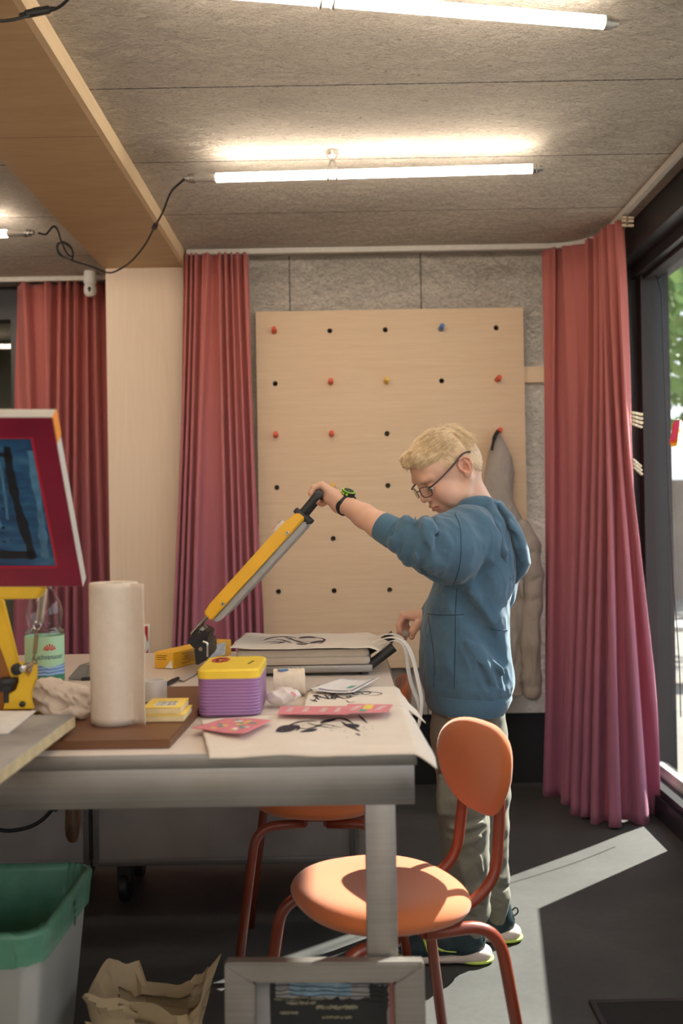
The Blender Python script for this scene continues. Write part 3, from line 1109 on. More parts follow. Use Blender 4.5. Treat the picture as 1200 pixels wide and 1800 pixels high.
xl, zt_ = bpt(449, 548); xr_, _ = bpt(919, 543)
zb_ = bpt(810, 1172)[1]
hx0, hz0 = bpt(482, 583)
hx1, _ = bpt(872, 580)
dxh = (hx1 - hx0) / 4
dzh = (bpt(482, 583)[1] - bpt(489, 1040)[1]) / 5
xs = [xl] + [hx0 + dxh * (i + 0.5) for i in range(4)] + [xr_]
zs_ = [zt_] + [hz0 - dzh * (j + 0.5) for j in range(6)] + [zb_]
mb = MB()
RH = 0.0115
TH = 0.021
NP = 24
for layer, y in ((0, YF), (1, YF + TH)):
    pass
bm = mb.bm
cache = {}


def bv(x, y, z):
    k = (round(x, 5), round(y, 5), round(z, 5))
    if k not in cache: cache[k] = bm.verts.new((x, y, z))
    return cache[k]


for i in range(5):
    for j in range(7):
        x0, x1, z0, z1 = xs[i], xs[i + 1], zs_[j + 1], zs_[j]
        cx, cz = hx0 + dxh * i, hz0 - dzh * j
        per = []
        q = NP // 4
        for k in range(q): per.append((x1, z0 + (z1 - z0) * k / q))
        for k in range(q): per.append((x1 - (x1 - x0) * k / q, z1))
        for k in range(q): per.append((x0, z1 - (z1 - z0) * k / q))
        for k in range(q): per.append((x0 + (x1 - x0) * k / q, z0))
        a0 = -PI / 4
        cir = [(cx + RH * math.cos(a0 + 2 * PI * k / NP), cz + RH * math.sin(a0 + 2 * PI * k / NP)) for k in range(NP)]
        for y, fl in ((YF, 0), (YF + TH, 1)):
            for k in range(NP):
                k2 = (k + 1) % NP
                vs = [bv(per[k][0], y, per[k][1]), bv(per[k2][0], y, per[k2][1]), bv(cir[k2][0], y, cir[k2][1]), bv(cir[k][0], y, cir[k][1])]
                mb.face(vs if fl else vs[::-1])
        for k in range(NP):
            k2 = (k + 1) % NP
            mb.face([bv(cir[k][0], YF, cir[k][1]), bv(cir[k2][0], YF, cir[k2][1]), bv(cir[k2][0], YF + TH, cir[k2][1]), bv(cir[k][0], YF + TH, cir[k][1])])
        for (a, b2) in zip(per, per[1:] + per[:1]):
            edge = (abs(a[0] - xl) < 1e-6 and abs(b2[0] - xl) < 1e-6) or (abs(a[0] - xr_) < 1e-6 and abs(b2[0] - xr_) < 1e-6) or (abs(a[1] - zt_) < 1e-6 and abs(b2[1] - zt_) < 1e-6) or (abs(a[1] - zb_) < 1e-6 and abs(b2[1] - zb_) < 1e-6)
            if edge:
                mb.face([bv(a[0], YF, a[1]), bv(b2[0], YF, b2[1]), bv(b2[0], YF + TH, b2[1]), bv(a[0], YF + TH, a[1])])
board = thing('perforated_board', 'large birch plywood board with rows of round holes mounted on the grey back wall', 'board', ((xl + xr_) / 2, YF + TH, zb_))
mb.build('board_panel', M_ply, board, False)
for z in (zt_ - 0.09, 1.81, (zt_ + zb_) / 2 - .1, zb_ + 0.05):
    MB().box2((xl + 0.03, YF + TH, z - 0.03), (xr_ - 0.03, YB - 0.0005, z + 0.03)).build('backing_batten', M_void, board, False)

P_red = plain('red_painted_wood', (0.72, 0.085, 0.03, 1), 0.45)
P_blue = plain('blue_painted_wood', (0.06, 0.17, 0.42, 1), 0.45)
P_yel = plain('yellow_painted_wood', (0.80, 0.48, 0.06, 1), 0.45)
pegs = [(0, 0, P_red, 'red wooden peg in the top left hole of the perforated board'),
        (3, 0, P_blue, 'blue wooden peg in the top row of the perforated board'),
        (1, 1, P_red, 'red wooden peg left of the yellow peg in the second row of the perforated board'),
        (2, 1, P_yel, 'yellow wooden peg in the second row of the perforated board'),
        (4, 1, P_red, 'red wooden peg above the hanging jacket near the board\'s right edge'),
        (0, 2, P_red, 'leftmost red wooden peg in the third row, by the curtain edge'),
        (1, 2, P_red, 'red wooden peg in the third row, second from the curtain'),
        (1, 3, P_yel, 'yellow wooden peg just behind the boy\'s raised hand'),
        (4, 2, P_red, 'wooden peg carrying the grey jacket\'s hood')]
for i, j, mt, lab in pegs:
    x, z = hx0 + dxh * i, hz0 - dzh * j
    L = 0.055
    R = V((0.04, -1, 0.09)).normalized().to_track_quat('Z', 'Y').to_matrix()
    o = MB().lathe([(0.0001, -0.018), (0.0105, -0.018), (0.0105, L - 0.004), (0.0085, L), (0.0001, L)], 20, (x, YF, z), R).build('wall_peg', mt)
    tag(o, lab, 'peg', 'coloured pegs in the perforated board')

# ================================================================== jacket
M_jack = fabric('taupe_jacket_cloth', (0.35, 0.30, 0.26, 1), 0.85, 500, 0.2, 0.15, 0.1, 8)
M_jackd = plain('dark_jacket_lining', (0.02, 0.02, 0.02, 1), 0.9)
jk = thing('jacket', 'taupe grey hooded jacket hanging on a peg at the right edge of the board', 'jacket', (at(895, 1000, 4.25).x, 4.28, at(895, 1220, 4.25).z))
YJ = 4.275
jp = lambda x, y, dY=0: tuple(at(x, y, YJ + dY))
s = SDF((at(800, 800, YJ).x, 4.16, at(880, 1240, YJ).z), (at(968, 800, YJ).x, 4.358, at(880, 740, YJ).z), 0.004)
# hood
zz = [757, 775, 800, 830, 860, 880]
L_ = [874, 866, 858, 853, 850, 852]
R_ = [880, 889, 901, 908, 905, 900]
Z = [jp(880, q)[2] for q in zz]
cx = [(jp(a, q)[0] + jp(b2, q)[0]) / 2 for a, b2, q in zip(L_, R_, zz)]
rx = [(jp(b2, q)[0] - jp(a, q)[0]) / 2 for a, b2, q in zip(L_, R_, zz)]
s.column(Z, cx, [YJ + 0.03] * 6, rx, [0.012, 0.03, 0.045, 0.05, 0.05, 0.045], 0.02)
zz = [870, 890, 920, 960, 1000, 1060, 1120, 1180, 1222]
L_ = [846, 838, 828, 822, 818, 815, 815, 818, 822]
R_ = [898, 908, 922, 934, 938, 934, 930, 926, 924]
Z = [jp(880, q)[2] for q in zz]
cx = [(jp(a, q)[0] + jp(b2, q)[0]) / 2 for a, b2, q in zip(L_, R_, zz)]
rx = [(jp(b2, q)[0] - jp(a, q)[0]) / 2 for a, b2, q in zip(L_, R_, zz)]
s.column(Z, cx, [YJ + 0.02] * 9, rx, [0.035, 0.045, 0.055, 0.055, 0.055, 0.05, 0.05, 0.05, 0.05], 0.02, sup=2.4)
for pl, w, d in (([(872, 790), (880, 815), (892, 830)], 0.012, 0.006), ([(868, 830), (880, 850), (898, 838)], 0.012, -0.008), ([(866, 800), (862, 830), (858, 850)], 0.01, 0.006),
                 ([(880, 812), (888, 816)], 0.012, -0.01), ([(862, 872), (880, 885), (896, 872)], 0.014, -0.012), ([(888, 860), (882, 890), (880, 905)], 0.008, -0.01),
                 ([(880, 890), (900, 930), (912, 980), (918, 1050)], 0.012, 0.009), ([(900, 900), (920, 950), (930, 1000)], 0.01, 0.006), ([(895, 960), (898, 1040), (896, 1130), (890, 1215)], 0.012, -0.007),
                 ([(905, 1010), (915, 1020), (925, 1018)], 0.008, -0.006), ([(880, 1130), (886, 1180), (880, 1218)], 0.014, 0.008), ([(870, 900), (862, 960), (860, 1040)], 0.014, 0.01),
                 ([(905, 1060), (908, 1120), (902, 1180)], 0.01, 0.006), ([(845, 900), (850, 950), (842, 1000)], 0.012, -0.008)):
    s.fold([jp(a, b2, -0.035) for a, b2 in pl], w * 1.3, d * 1.7, True, d < 0)
s.warp(s.lo, s.lo + s.h * s.n, lambda X, Y, Z: 0.004 * np.abs(field_noise(X, Y, Z * 0.5, 55, 3)) + 0.002 * np.abs(field_noise(X, Y, Z * 0.7, 130, 4)) - 0.002)
link_mesh('jacket_body', s.mesh('jacket_body'), M_jack, jk)
s = SDF((at(890, 800, YJ).x, 4.13, at(880, 1250, YJ).z), (at(985, 800, YJ).x, 4.358, at(880, 900, YJ).z), 0.004)
pl = [(918, 925), (930, 960), (937, 1010), (936, 1070), (932, 1130), (934, 1190), (935, 1216)]
s.chain([jp(a, b2, -0.02) for a, b2 in pl], [0.035, 0.045, 0.042, 0.040, 0.042, 0.040, 0.040], 0.02)

for pl, w, d in (([(915, 1000), (930, 1025), (950, 1015)], 0.012, -0.01), ([(918, 1045), (934, 1060), (950, 1050)], 0.012, -0.009), ([(922, 1100), (930, 1150), (922, 1190)], 0.01, -0.012), ([(940, 1060), (944, 1120), (938, 1190)], 0.01, 0.007),
                 ([(925, 1080), (934, 1110), (940, 1090)], 0.01, -0.007), ([(930, 1150), (936, 1180), (932, 1205)], 0.008, -0.01), ([(912, 950), (925, 975), (938, 970)], 0.01, -0.007), ([(912, 1206), (935, 1210), (955, 1206)], 0.006, -0.005)):
    s.fold([jp(a, b2, -0.06) for a, b2 in pl], w * 1.3, d * 1.6, True, d < 0)
s.warp(s.lo, s.lo + s.h * s.n, lambda X, Y, Z: 0.004 * np.abs(field_noise(X, Y, Z * 0.7, 75, 5)) - 0.001)
link_mesh('jacket_sleeve', s.mesh('jacket_sleeve'), M_jack, jk)
mb = MB()
mb.tube(smooth_path([at(876, 757, 4.265), at(870, 766, 4.255), at(866.5, 778, 4.25), at(864, 792, 4.25)], 5), [0.003] + [0.0085] * 8 + [0.006] * 7, 10)
mb.build('jacket_lining', M_jackd, jk)
mb = MB()
a, b2, c = at(897, 1030, 4.222), at(907, 1050, 4.222), at(900, 1085, 4.222)
mb.tube([at(905, 1030, 4.218), at(910, 1056, 4.218), at(894, 1057, 4.215)], 0.0012, 5)
mb.build('pocket_zip', M_jackd, jk)

# ================================================================== work table
ZT = 0.79
TX0, TX1, TY0, TY1 = -1.75, 0.1114, 1.687, 3.009  # table and things on it scaled about the camera, baked into plain values
m, nt, b = new_mat('brushed_aluminium')
v = coords(nt, (1.5, 60, 220))
f = noise_n(nt, v, 1.0, 4, 0.6)
big = noise_n(nt, coords(nt), 9, 4, 0.6)
nt.links.new(ramp(nt, math_n(nt, 'ADD', math_n(nt, 'MULTIPLY', f, 0.5), math_n(nt, 'MULTIPLY', big, 0.5)), [(0.3, (0.25, 0.23, 0.21)), (0.7, (0.37, 0.345, 0.32))]), b.inputs['Base Color'])
b.inputs['Metallic'].default_value = 0.9
nt.links.new(ramp(nt, big, [(0.3, (0.36, 0.36, 0.36)), (0.75, (0.52, 0.52, 0.52))]), b.inputs['Roughness'])
bump(nt, b, f, 0.08, 0.0005)
M_alu = m
M_top = plain('cream_table_laminate', (0.66, 0.555, 0.475, 1), 0.38, vscale=5, var=0.05)
tb = thing('work_table', 'large cream topped work table with a wide brushed metal apron, covered in printing gear', 'table', ((TX0 + TX1) / 2, (TY0 + TY1) / 2, 0))
MB().box2((TX0, TY0, ZT - 0.022), (TX1, TY1, ZT), 0.002).build('tabletop', M_top, tb)
mb = MB()
mb.box2((TX0, TY0 - 0.004, ZT - 0.0246), (TX1 + 0.002, TY0 + 0.001, ZT - 0.001), 0.001)
mb.box2((TX1 - 0.001, TY0 - 0.004, ZT - 0.0246), (TX1 + 0.004, TY1, ZT - 0.001), 0.001)
mb.build('edge_strip', M_alu, tb)
mb = MB()
mb.box2((TX0, TY0 - 0.002, ZT - 0.091), (TX1, TY0 + 0.045, ZT - 0.0246), 0.0015)
mb.box2((TX0, TY1 - 0.045, ZT - 0.091), (TX1, TY1, ZT - 0.0246), 0.0015)
mb.box2((TX1 - 0.045, TY0 + 0.045, ZT - 0.091), (TX1, TY1 - 0.045, ZT - 0.0246), 0.0015)
mb.build('apron', M_alu, tb)
for x, y in ((0.0266, TY0 + 0.002), (0.0266, TY1 - 0.056), (-1.6, TY0 + 0.002), (-1.6, TY1 - 0.06)):
    l = MB().box2((x, y, 0.03), (x + 0.052, y + 0.052, ZT - 0.091), 0.0015).build('table_leg', M_alu, tb)
    MB().lathe([(0.0001, 0), (0.022, 0), (0.022, 0.006), (0.008, 0.01), (0.008, 0.031), (0.0001, 0.031)], 16, (x + 0.026, y + 0.026, 0)).build('levelling_foot', M_black, l)

# ------------------------------------------------------------------ flight cases below the table
M_panel = plain('grey_plywood_panel', (0.30, 0.275, 0.26, 1), 0.6, vscale=7, var=0.12)
M_trim = plain('dull_aluminium_trim', (0.20, 0.19, 0.19, 1), 0.45, 0.6, vscale=40)
M_nick = plain('worn_nickel', (0.42, 0.42, 0.40, 1), 0.35, 0.9, vscale=90)


def flight_case(x0, x1, label, latches, latch_mat):
    y0, y1, z0, z1 = 3.05, 3.42, 0.135, 0.60
    t = thing('flight_case', label, 'case', ((x0 + x1) / 2, (y0 + y1) / 2, 0))
    MB().box2((x0, y0, z0), (x1, y1, z1), 0.004).build('case_body', M_panel, t)
    e = 0.022
    mb = MB()
    for z in (z0, z1 - e * 0.9):
        mb.box2((x0 - 0.002, y0 - 0.003, z), (x1 + 0.002, y0 + 0.012, z + e), 0.002)
    mb.box2((x0 - 0.002, y0 - 0.003, 0.375), (x1 + 0.002, y0 + 0.008, 0.39), 0.002)
    for x in (x0, x1 - e * 0.8):
        mb.box2((x, y0 - 0.004, z0), (x + e * 0.8, y0 + 0.012, z1), 0.002)
    mb.build('edge_trim', M_trim, t)
    for x in latches:
        l = MB().box2((x - 0.05, y0 - 0.012, 0.325), (x + 0.05, y0 - 0.003, 0.375), 0.006).build('latch', latch_mat, t)
        MB().box2((x - 0.03, y0 - 0.017, 0.338), (x + 0.03, y0 - 0.012, 0.37), 0.003).build('latch_dish', M_frame2, l)
        MB().lathe([(0.0001, 0), (0.006, 0), (0.005, 0.006), (0.0001, 0.007)], 12, (x + 0.036, y0 - 0.012, 0.345), V((0, -1, 0)).to_track_quat('Z', 'Y').to_matrix()).build('rivet', M_steel, l)
    for x in (x0 + 0.08, x1 - 0.08):
        for y in (y0 + 0.08, y1 - 0.08):
            MB().lathe([(0.0001, -0.015), (0.045, -0.015), (0.05, -0.01), (0.05, 0.01), (0.045, 0.015), (0.0001, 0.015)], 20, (x, y, 0.05), Matrix.Rotation(PI / 2, 3, 'Y')).box2((x - 0.02, y - 0.03, 0.07), (x + 0.02, y + 0.03, z0)).build('caster', M_black, t)


xg = at(160, 1460, 3.05).x
flight_case(xg + 0.006, 0.018, 'grey panelled transport case under the table behind the rear orange chair', [at(522, 1440, 3.05).x], M_nick)
flight_case(-1.55, xg - 0.006, 'grey panelled transport case under the table behind the waste bin', [at(42, 1420, 3.05).x], M_black)

# wooden handled tool hanging below the table
p0 = at(132, 1478, 2.1)
M_dwood = plain('dark_varnished_wood', (0.06, 0.028, 0.012, 1), 0.35, vscale=40, var=0.3)
t = thing('wooden_mallet', 'tool with a dark wooden handle hanging below the table apron', 'tool', (p0.x, 2.1, p0.z))
hz = ZT - 0.026
MB().lathe([(0.0001, p0.z - 0.004), (0.011, p0.z), (0.0165, p0.z + 0.012), (0.0175, p0.z + 0.03), (0.0165, p0.z + 0.06), (0.0145, p0.z + 0.09), (0.015, hz), (0.0001, hz)], 20, (p0.x - 0.003, 2.1, 0)).build('tool_handle', M_dwood, t)
cord('power_cord', 'black power cord sagging below the table on the left', [at(-60, 1440, 2.5), at(0, 1459, 2.5), at(40, 1457, 2.5), at(70, 1444, 2.5), at(92, 1422, 2.5), at(100, 1405, 2.5), V((at(105, 1400, 2.5).x, 2.5, ZT - 0.022))], 0.005)

# ================================================================== things on the table
ZB = 0.8058
M_bwood = plain('brown_stained_wood', (0.155, 0.062, 0.024, 1), 0.45, vscale=6, var=0.25, bscale=60, bstr=0.1)
a, b2 = atz(298, 1300, ZB), atz(348, 1247, ZB)
dirv = (b2 - a).normalized()
mb = MB()
back = a + dirv * ((2.29 - a.y) / dirv.y)
left = V((-0.91, a.y, ZB)); leftb = V((-0.91, back.y, ZB))
mb.prism([left - V((0, 0, 0.0156)), a - V((0, 0, 0.0156)), back - V((0, 0, 0.0156)), leftb - V((0, 0, 0.0156))], (0, 0, 0.0153))
bmesh.ops.bevel(mb.bm, geom=mb.bm.edges[:], offset=0.0015, segments=2, affect='EDGES')
tag(mb.build('wooden_board', M_bwood), 'dark brown stained board lying on the table under the paper roll', 'board')

# paper towel roll
M_paper = plain('paper_towel', (0.66, 0.555, 0.455, 1), 0.95, vscale=60, var=0.03, bscale=220, bstr=0.5, bdist=0.0015)
rc = V((-0.439, 1.885, ZB))
RH_ = 0.2646
t = thing('paper_towel_roll', 'upright cream paper towel roll with a loose end standing on the brown board', 'paper roll', rc)
mb = MB()
prof = [(0.0176, 0.002), (0.0427, 0.0), (0.045, 0.003), (0.0455, RH_ - 0.003), (0.0436, RH_), (0.0176, RH_ - 0.001)]
mb.lathe(prof, 40, rc, closed_prof=True)
mb.build('rolled_paper', M_paper, t)
MB().lathe([(0.0158, 0.003), (0.0181, 0.003), (0.0181, RH_ - 0.004), (0.0158, RH_ - 0.004)], 24, rc, closed_prof=True).build('cardboard_core', plain('cardboard', (0.30, 0.2, 0.12, 1), 0.9), t)
plan = []
for k in range(12):
    an = math.radians(-150 + 115 * k / 11)
    rr = 0.046 + 0.0012 * k / 11
    plan.append(V((rr * math.cos(an), rr * math.sin(an), 0)))
tan = V((0.42, 0.9, 0)).normalized()
tan = V((0.93, -0.36, 0)).normalized()
base = plan[-1]
for k in range(1, 6):
    plan.append(base + tan * 0.0060 * k + V((0, -0.0004 * k * k, 0)))
pp = smooth_path(plan, 2)
mb = MB().sheet(lambda u, w: rc + poly_eval(pp, u) + V((0.001 * math.sin(9 * w + 3 * u), 0, 0.003 + (RH_ - 0.004) * w)), 40, 24, 0.0012)
mb.build('loose_sheet', M_paper, t, True)

# water bottle
bc = V((-0.647, 2.136, ZB))
M_pet = glass_mat('clear_pet', (0.90, 0.93, 0.97, 1), 0.05, 1.3)
t = thing('water_bottle', 'clear plastic mineral water bottle with green label standing behind the press spring', 'bottle', bc)
pr = [(0.0001, 0.006), (0.028, 0.0), (0.040, 0.006), (0.0440, 0.02), (0.0440, 0.152), (0.0425, 0.158), (0.0375, 0.166), (0.0385, 0.178), (0.0420, 0.195), (0.0415, 0.208), (0.036, 0.226), (0.026, 0.245), (0.0185, 0.262), (0.0145, 0.28), (0.0145, 0.298)]
pr = [(p.x, p.y) for p in smooth_path([V((r * 0.9286, z * 0.9286, 0)) for r, z in pr], 4)]
inner = [(max(r - 0.0006, 0.0001), z + 0.0004) for r, z in pr][::-1]
MB().lathe(pr, 40, bc).build('bottle_body', M_pet, t, True)
MB().lathe([(0.0144, 0.267), (0.0144, 0.284), (0.013, 0.286), (0.0001, 0.286)], 24, bc).build('bottle_cap', plain('green_cap', (0.05, 0.35, 0.2, 1), 0.4), t)
zl0, zl1 = 0.843 - ZB, 0.9451 - ZB
RL = 0.0413
m, nt, b = new_mat('green_bottle_label')
tc = N(nt, 'ShaderNodeTexCoord'); sp = N(nt, 'ShaderNodeSeparateXYZ')
nt.links.new(tc.outputs['Object'], sp.inputs[0])
wv = N(nt, 'ShaderNodeTexWave', wave_type='BANDS', bands_direction='Z'); wv.inputs['Scale'].default_value = 45; wv.inputs['Distortion'].default_value = 5
nt.links.new(tc.outputs['Object'], wv.inputs['Vector'])
blue = ramp(nt, wv.outputs['Fac'], [(0.3, (0.12, 0.25, 0.5)), (0.7, (0.35, 0.52, 0.75))])
zz = math_n(nt, 'DIVIDE', math_n(nt, 'SUBTRACT', sp.outputs[2], zl0), zl1 - zl0)
col = ramp(nt, zz, [(0.0, (0.04, 0.24, 0.12)), (0.19, (0.04, 0.24, 0.12)), (0.2, (0.2, 0.3, 0.5)), (0.4, (0.2, 0.3, 0.5)), (0.42, (0.42, 0.66, 0.42)), (1.0, (0.36, 0.62, 0.40))])
nzz = math_n(nt, 'ADD', zz, math_n(nt, 'MULTIPLY', math_n(nt, 'SINE', math_n(nt, 'MULTIPLY', sp.outputs[0], 70.0)), 0.05))
isb = math_n(nt, 'MULTIPLY', math_n(nt, 'GREATER_THAN', zz, 0.195), math_n(nt, 'LESS_THAN', nzz, 0.42))
col = mixc(nt, isb, mixc(nt, math_n(nt, 'GREATER_THAN', zz, 0.195), col, (0.42, 0.66, 0.42, 1)), blue)
nt.links.new(col, b.inputs['Base Color'])
b.inputs['Roughness'].default_value = 0.35
lab = MB().lathe([(RL, zl0), (RL, zl1), (RL - 0.0006, zl1), (RL - 0.0006, zl0)], 48, bc, closed_prof=True).build('bottle_label', m, t)
THC = math.radians(-90 + 14 + 17)   # label centre turned towards the camera


def wrap(R_, zc):
    def fn(x, y, z):
        a = THC + x / R_
        return bc + V(((R_ + z) * math.cos(a), (R_ + z) * math.sin(a), zc + y))
    return fn


def subdiv_text(mb, body, size, fn, sx=1.0, bold=0):
    vs, fs = text_geo(body, size, sx=sx)
    add_geo(mb, vs, fs, fn)


M_navy = plain('navy_ink', (0.01, 0.02, 0.08, 1), 0.4)
M_wht = plain('white_ink', (0.8, 0.8, 0.76, 1), 0.4)
M_redi = plain('red_ink', (0.6, 0.02, 0.02, 1), 0.4)
mb = MB(); subdiv_text(mb, 'Lichtenauer', 0.0153, wrap(RL + 0.0005, zl0 + 0.58 * (zl1 - zl0)), 0.92)
mb.build('label_name', M_navy, lab, False)
mb = MB(); subdiv_text(mb, 'MEDIUM', 0.0088, wrap(RL + 0.0005, zl0 + 0.10 * (zl1 - zl0)), 1.05)
mb.build('label_variety', M_wht, lab, False)
mb = MB()
wr = wrap(RL + 0.0005, zl0 + 0.70 * (zl1 - zl0))
for k in range(7):
    an = math.radians(90 + (k - 3) * 21)
    w = 0.0016
    r0, r1 = 0.003, 0.0153 - 0.0011 * abs(k - 3)
    c, sn = math.cos(an), math.sin(an)
    pts = [(r0 * c * 1.25 - sn * w * .4, r0 * sn + c * w * .4), (r0 * c * 1.25 + sn * w * .4, r0 * sn - c * w * .4), (r1 * c * 1.25 + sn * w, r1 * sn - c * w), (r1 * c * 1.25 - sn * w, r1 * sn + c * w)]
    mb.face([mb.bm.verts.new(wr(x, y, 0)) for x, y in pts])
mb.build('label_crown', M_redi, lab, False)

# crumpled paper towel
s = SDF((-0.66, 1.86, ZB - 0.004), (-0.49, 2.05, ZB + 0.10), 0.0021)
ct = lambda x, y, Y: np.array(at(x, y, Y - 0.15))
s.ell(ct(105, 1228, 2.10), (0.05, 0.045, 0.036), None, 0.01)
s.ell(ct(75, 1218, 2.11), (0.03, 0.035, 0.03), None, 0.02)
s.ell(ct(140, 1232, 2.09), (0.026, 0.03, 0.036), None, 0.02)
s.ell(ct(118, 1252, 2.07), (0.05, 0.022, 0.012), None, 0.015)
s.cone(ct(60, 1215, 2.10), ct(50, 1222, 2.09), 0.016, 0.004, 0.01)
for k in range(16):
    an = rng.uniform(-0.9, 1.2); r0 = rng.uniform(0.0, 0.02)
    c0 = ct(112 + rng.uniform(-14, 10), 1205 + rng.uniform(-8, 25), 2.055)
    d = np.array([math.cos(an), 0.2 * rng.normal(), -abs(math.sin(an))])
    s.fold([c0, c0 + d * 0.025, c0 + d * 0.055], 0.004, rng.choice([-0.006, 0.006, 0.008]), True, True)
s.cone(ct(110, 1200, 2.06), ct(122, 1212, 2.055), 0.012, 0.004, 0.008, 'cut')
s.warp(s.lo, s.lo + s.h * s.n, lambda X, Y, Z: 0.0055 * np.abs(field_noise(X, Y, Z, 75, 8, 9)) + 0.0045 * np.abs(field_noise(X, Y, Z, 120, 9, 9)) - 0.004 + 0.0015 * np.abs(field_noise(X, Y, Z, 260, 10, 9)))
s.F = np.maximum(s.F, (ZB + 0.0005 - (s.lo[2] + s.h * np.arange(s.n[2])))[None, None, :].astype(np.float32))
tag(link_mesh('crumpled_paper_towel', s.mesh('crumpled_paper_towel'), M_paper), 'crumpled cream paper towel with dark stains on the brown board left of the paper roll', 'paper towel')

# grey scraper lying behind
M_gtr = plain('grey_translucent_plastic', (0.20, 0.19, 0.165, 1), 0.25, vscale=40)
q = atz(135, 1196, ZT)
t = thing('ink_scraper', 'grey wedge shaped ink scraper on the table between bottle and paper roll', 'scraper', q)
mb = MB()
P = lambda x, y, dy=0: at(x, y, q.y + dy)
mb.prism([P(117, 1194), P(150, 1197), P(157, 1170), P(140, 1168)], (0.01, 0.05, 0))
bmesh.ops.bevel(mb.bm, geom=mb.bm.edges[:], offset=0.003, segments=2, affect='EDGES')
mb.build('scraper_blade', M_gtr, t)
MB().box(P(150, 1196) + V((0.02, 0.0, 0.004)), (0.06, 0.012, 0.008), Matrix.Rotation(0.2, 3, 'Z'), 0.003).build('scraper_handle', M_black, t)

# white roll of tape / tub behind the yellow packets
tc_ = V((-0.4076, 2.115, ZB))
tag(MB().lathe([(0.0255, 0.0), (0.0255, 0.041), (0.0246, 0.0427), (0.0209, 0.0427), (0.0209, 0.004), (0.0255, 0.0)], 32, tc_).lathe([(0.0001, 0.001), (0.021, 0.001), (0.021, 0.033), (0.0001, 0.033)], 32, tc_).build('plastic_tub', plain('milky_white_plastic', (0.62, 0.57, 0.52, 1), 0.35, sss=0.0)),
    'small milky white plastic tub on the brown board behind the yellow packets', 'tub')

# yellow packets of cards
M_ycard = plain('yellow_card', (0.82, 0.58, 0.10, 1), 0.55, vscale=25, var=0.04)
M_pedge = plain('pale_paper_block', (0.70, 0.55, 0.30, 1), 0.8, vscale=20, var=0.1)
M_lab = plain('white_sticker', (0.72, 0.69, 0.64, 1), 0.5)
M_ink = plain('black_ink', (0.012, 0.011, 0.012, 1), 0.6)
for k, (dx, dy, lab_) in enumerate(((0.0, 0.0, 'lower packet of yellow cards on the brown board by the paper roll'), (-0.006, -0.002, 'upper packet of yellow cards with a printed white sticker, beside the paper roll'))):
    x1, x0 = -0.308 + dx, -0.385
    y0, y1 = 1.876 - dy, 1.973
    z0 = ZB + 0.0005 + k * 0.0141
    t = thing('card_packet', lab_, 'packet', ((x0 + x1) / 2, (y0 + y1) / 2, z0), 0, 'packets of yellow cards')
    MB().box2((x0, y0, z0), (x1, y1, z0 + 0.0116), 0.0015).build('card_stack', M_pedge, t)
    MB().box2((x0 - 0.001, y0 - 0.001, z0 + 0.0116), (x1 + 0.001, y1 + 0.001, z0 + 0.0138), 0.001).build('cover_card', M_ycard, t)
    if k:
        st = MB().box2((x0 + 0.018, y0 + 0.012, z0 + 0.0137), (x0 + 0.058, y0 + 0.056, z0 + 0.0142)).build('sticker', M_lab, t, False)
        mb = MB()
        r = random.Random(4)
        for q_ in range(9):
            xx = x0 + 0.021 + q_ * 0.0042
            for p_ in range(3):
                mb.box2((xx, y0 + 0.016 + p_ * 0.015, z0 + 0.0141), (xx + r.uniform(0.001, 0.003), y0 + 0.026 + p_ * 0.015, z0 + 0.0144))
        mb.build('sticker_print', M_ink, st, False)

# purple money box with yellow lid
m, nt, b = new_mat('purple_printed_plastic')
v = coords(nt)
sp = N(nt, 'ShaderNodeSeparateXYZ'); nt.links.new(v, sp.inputs[0])
rib = math_n(nt, 'SINE', math_n(nt, 'MULTIPLY', sp.outputs[2], 2 * PI / 0.0062))
nt.links.new(ramp(nt, noise_n(nt, v, 8, 2), [(0.3, (0.29, 0.135, 0.32)), (0.7, (0.33, 0.16, 0.365))]), b.inputs['Base Color'])
b.inputs['Roughness'].default_value = 0.35
bump(nt, b, rib, 0.5, 0.0012)
M_purp = m
M_lid = plain('yellow_printed_plastic', (0.85, 0.60, 0.045, 1), 0.35, vscale=15, var=0.03)
bx0, bx1, by0, by1 = -0.299, -0.1746, 1.983, 2.178


def rrect(x0, x1, y0, y1, r, n=6):
    out = []
    for cx_, cy_, a0 in ((x1 - r, y0 + r, -90), (x1 - r, y1 - r, 0), (x0 + r, y1 - r, 90), (x0 + r, y0 + r, 180)):
        for k in range(n + 1):
            an = math.radians(a0 + 90 * k / n)
            out.append((cx_ + r * math.cos(an), cy_ + r * math.sin(an)))
    return out


def stack_poly(mb, layers):
    """layers: (poly2d, z) lofted, capped"""
    rings = [[mb.bm.verts.new((x, y, z)) for x, y in poly] for poly, z in layers]
    n = len(rings[0])
    mb.face(rings[0][::-1]); mb.face(rings[-1])
    for A, B in zip(rings[:-1], rings[1:]):
        for k in range(n): mb.face([A[k], A[(k + 1) % n], B[(k + 1) % n], B[k]])


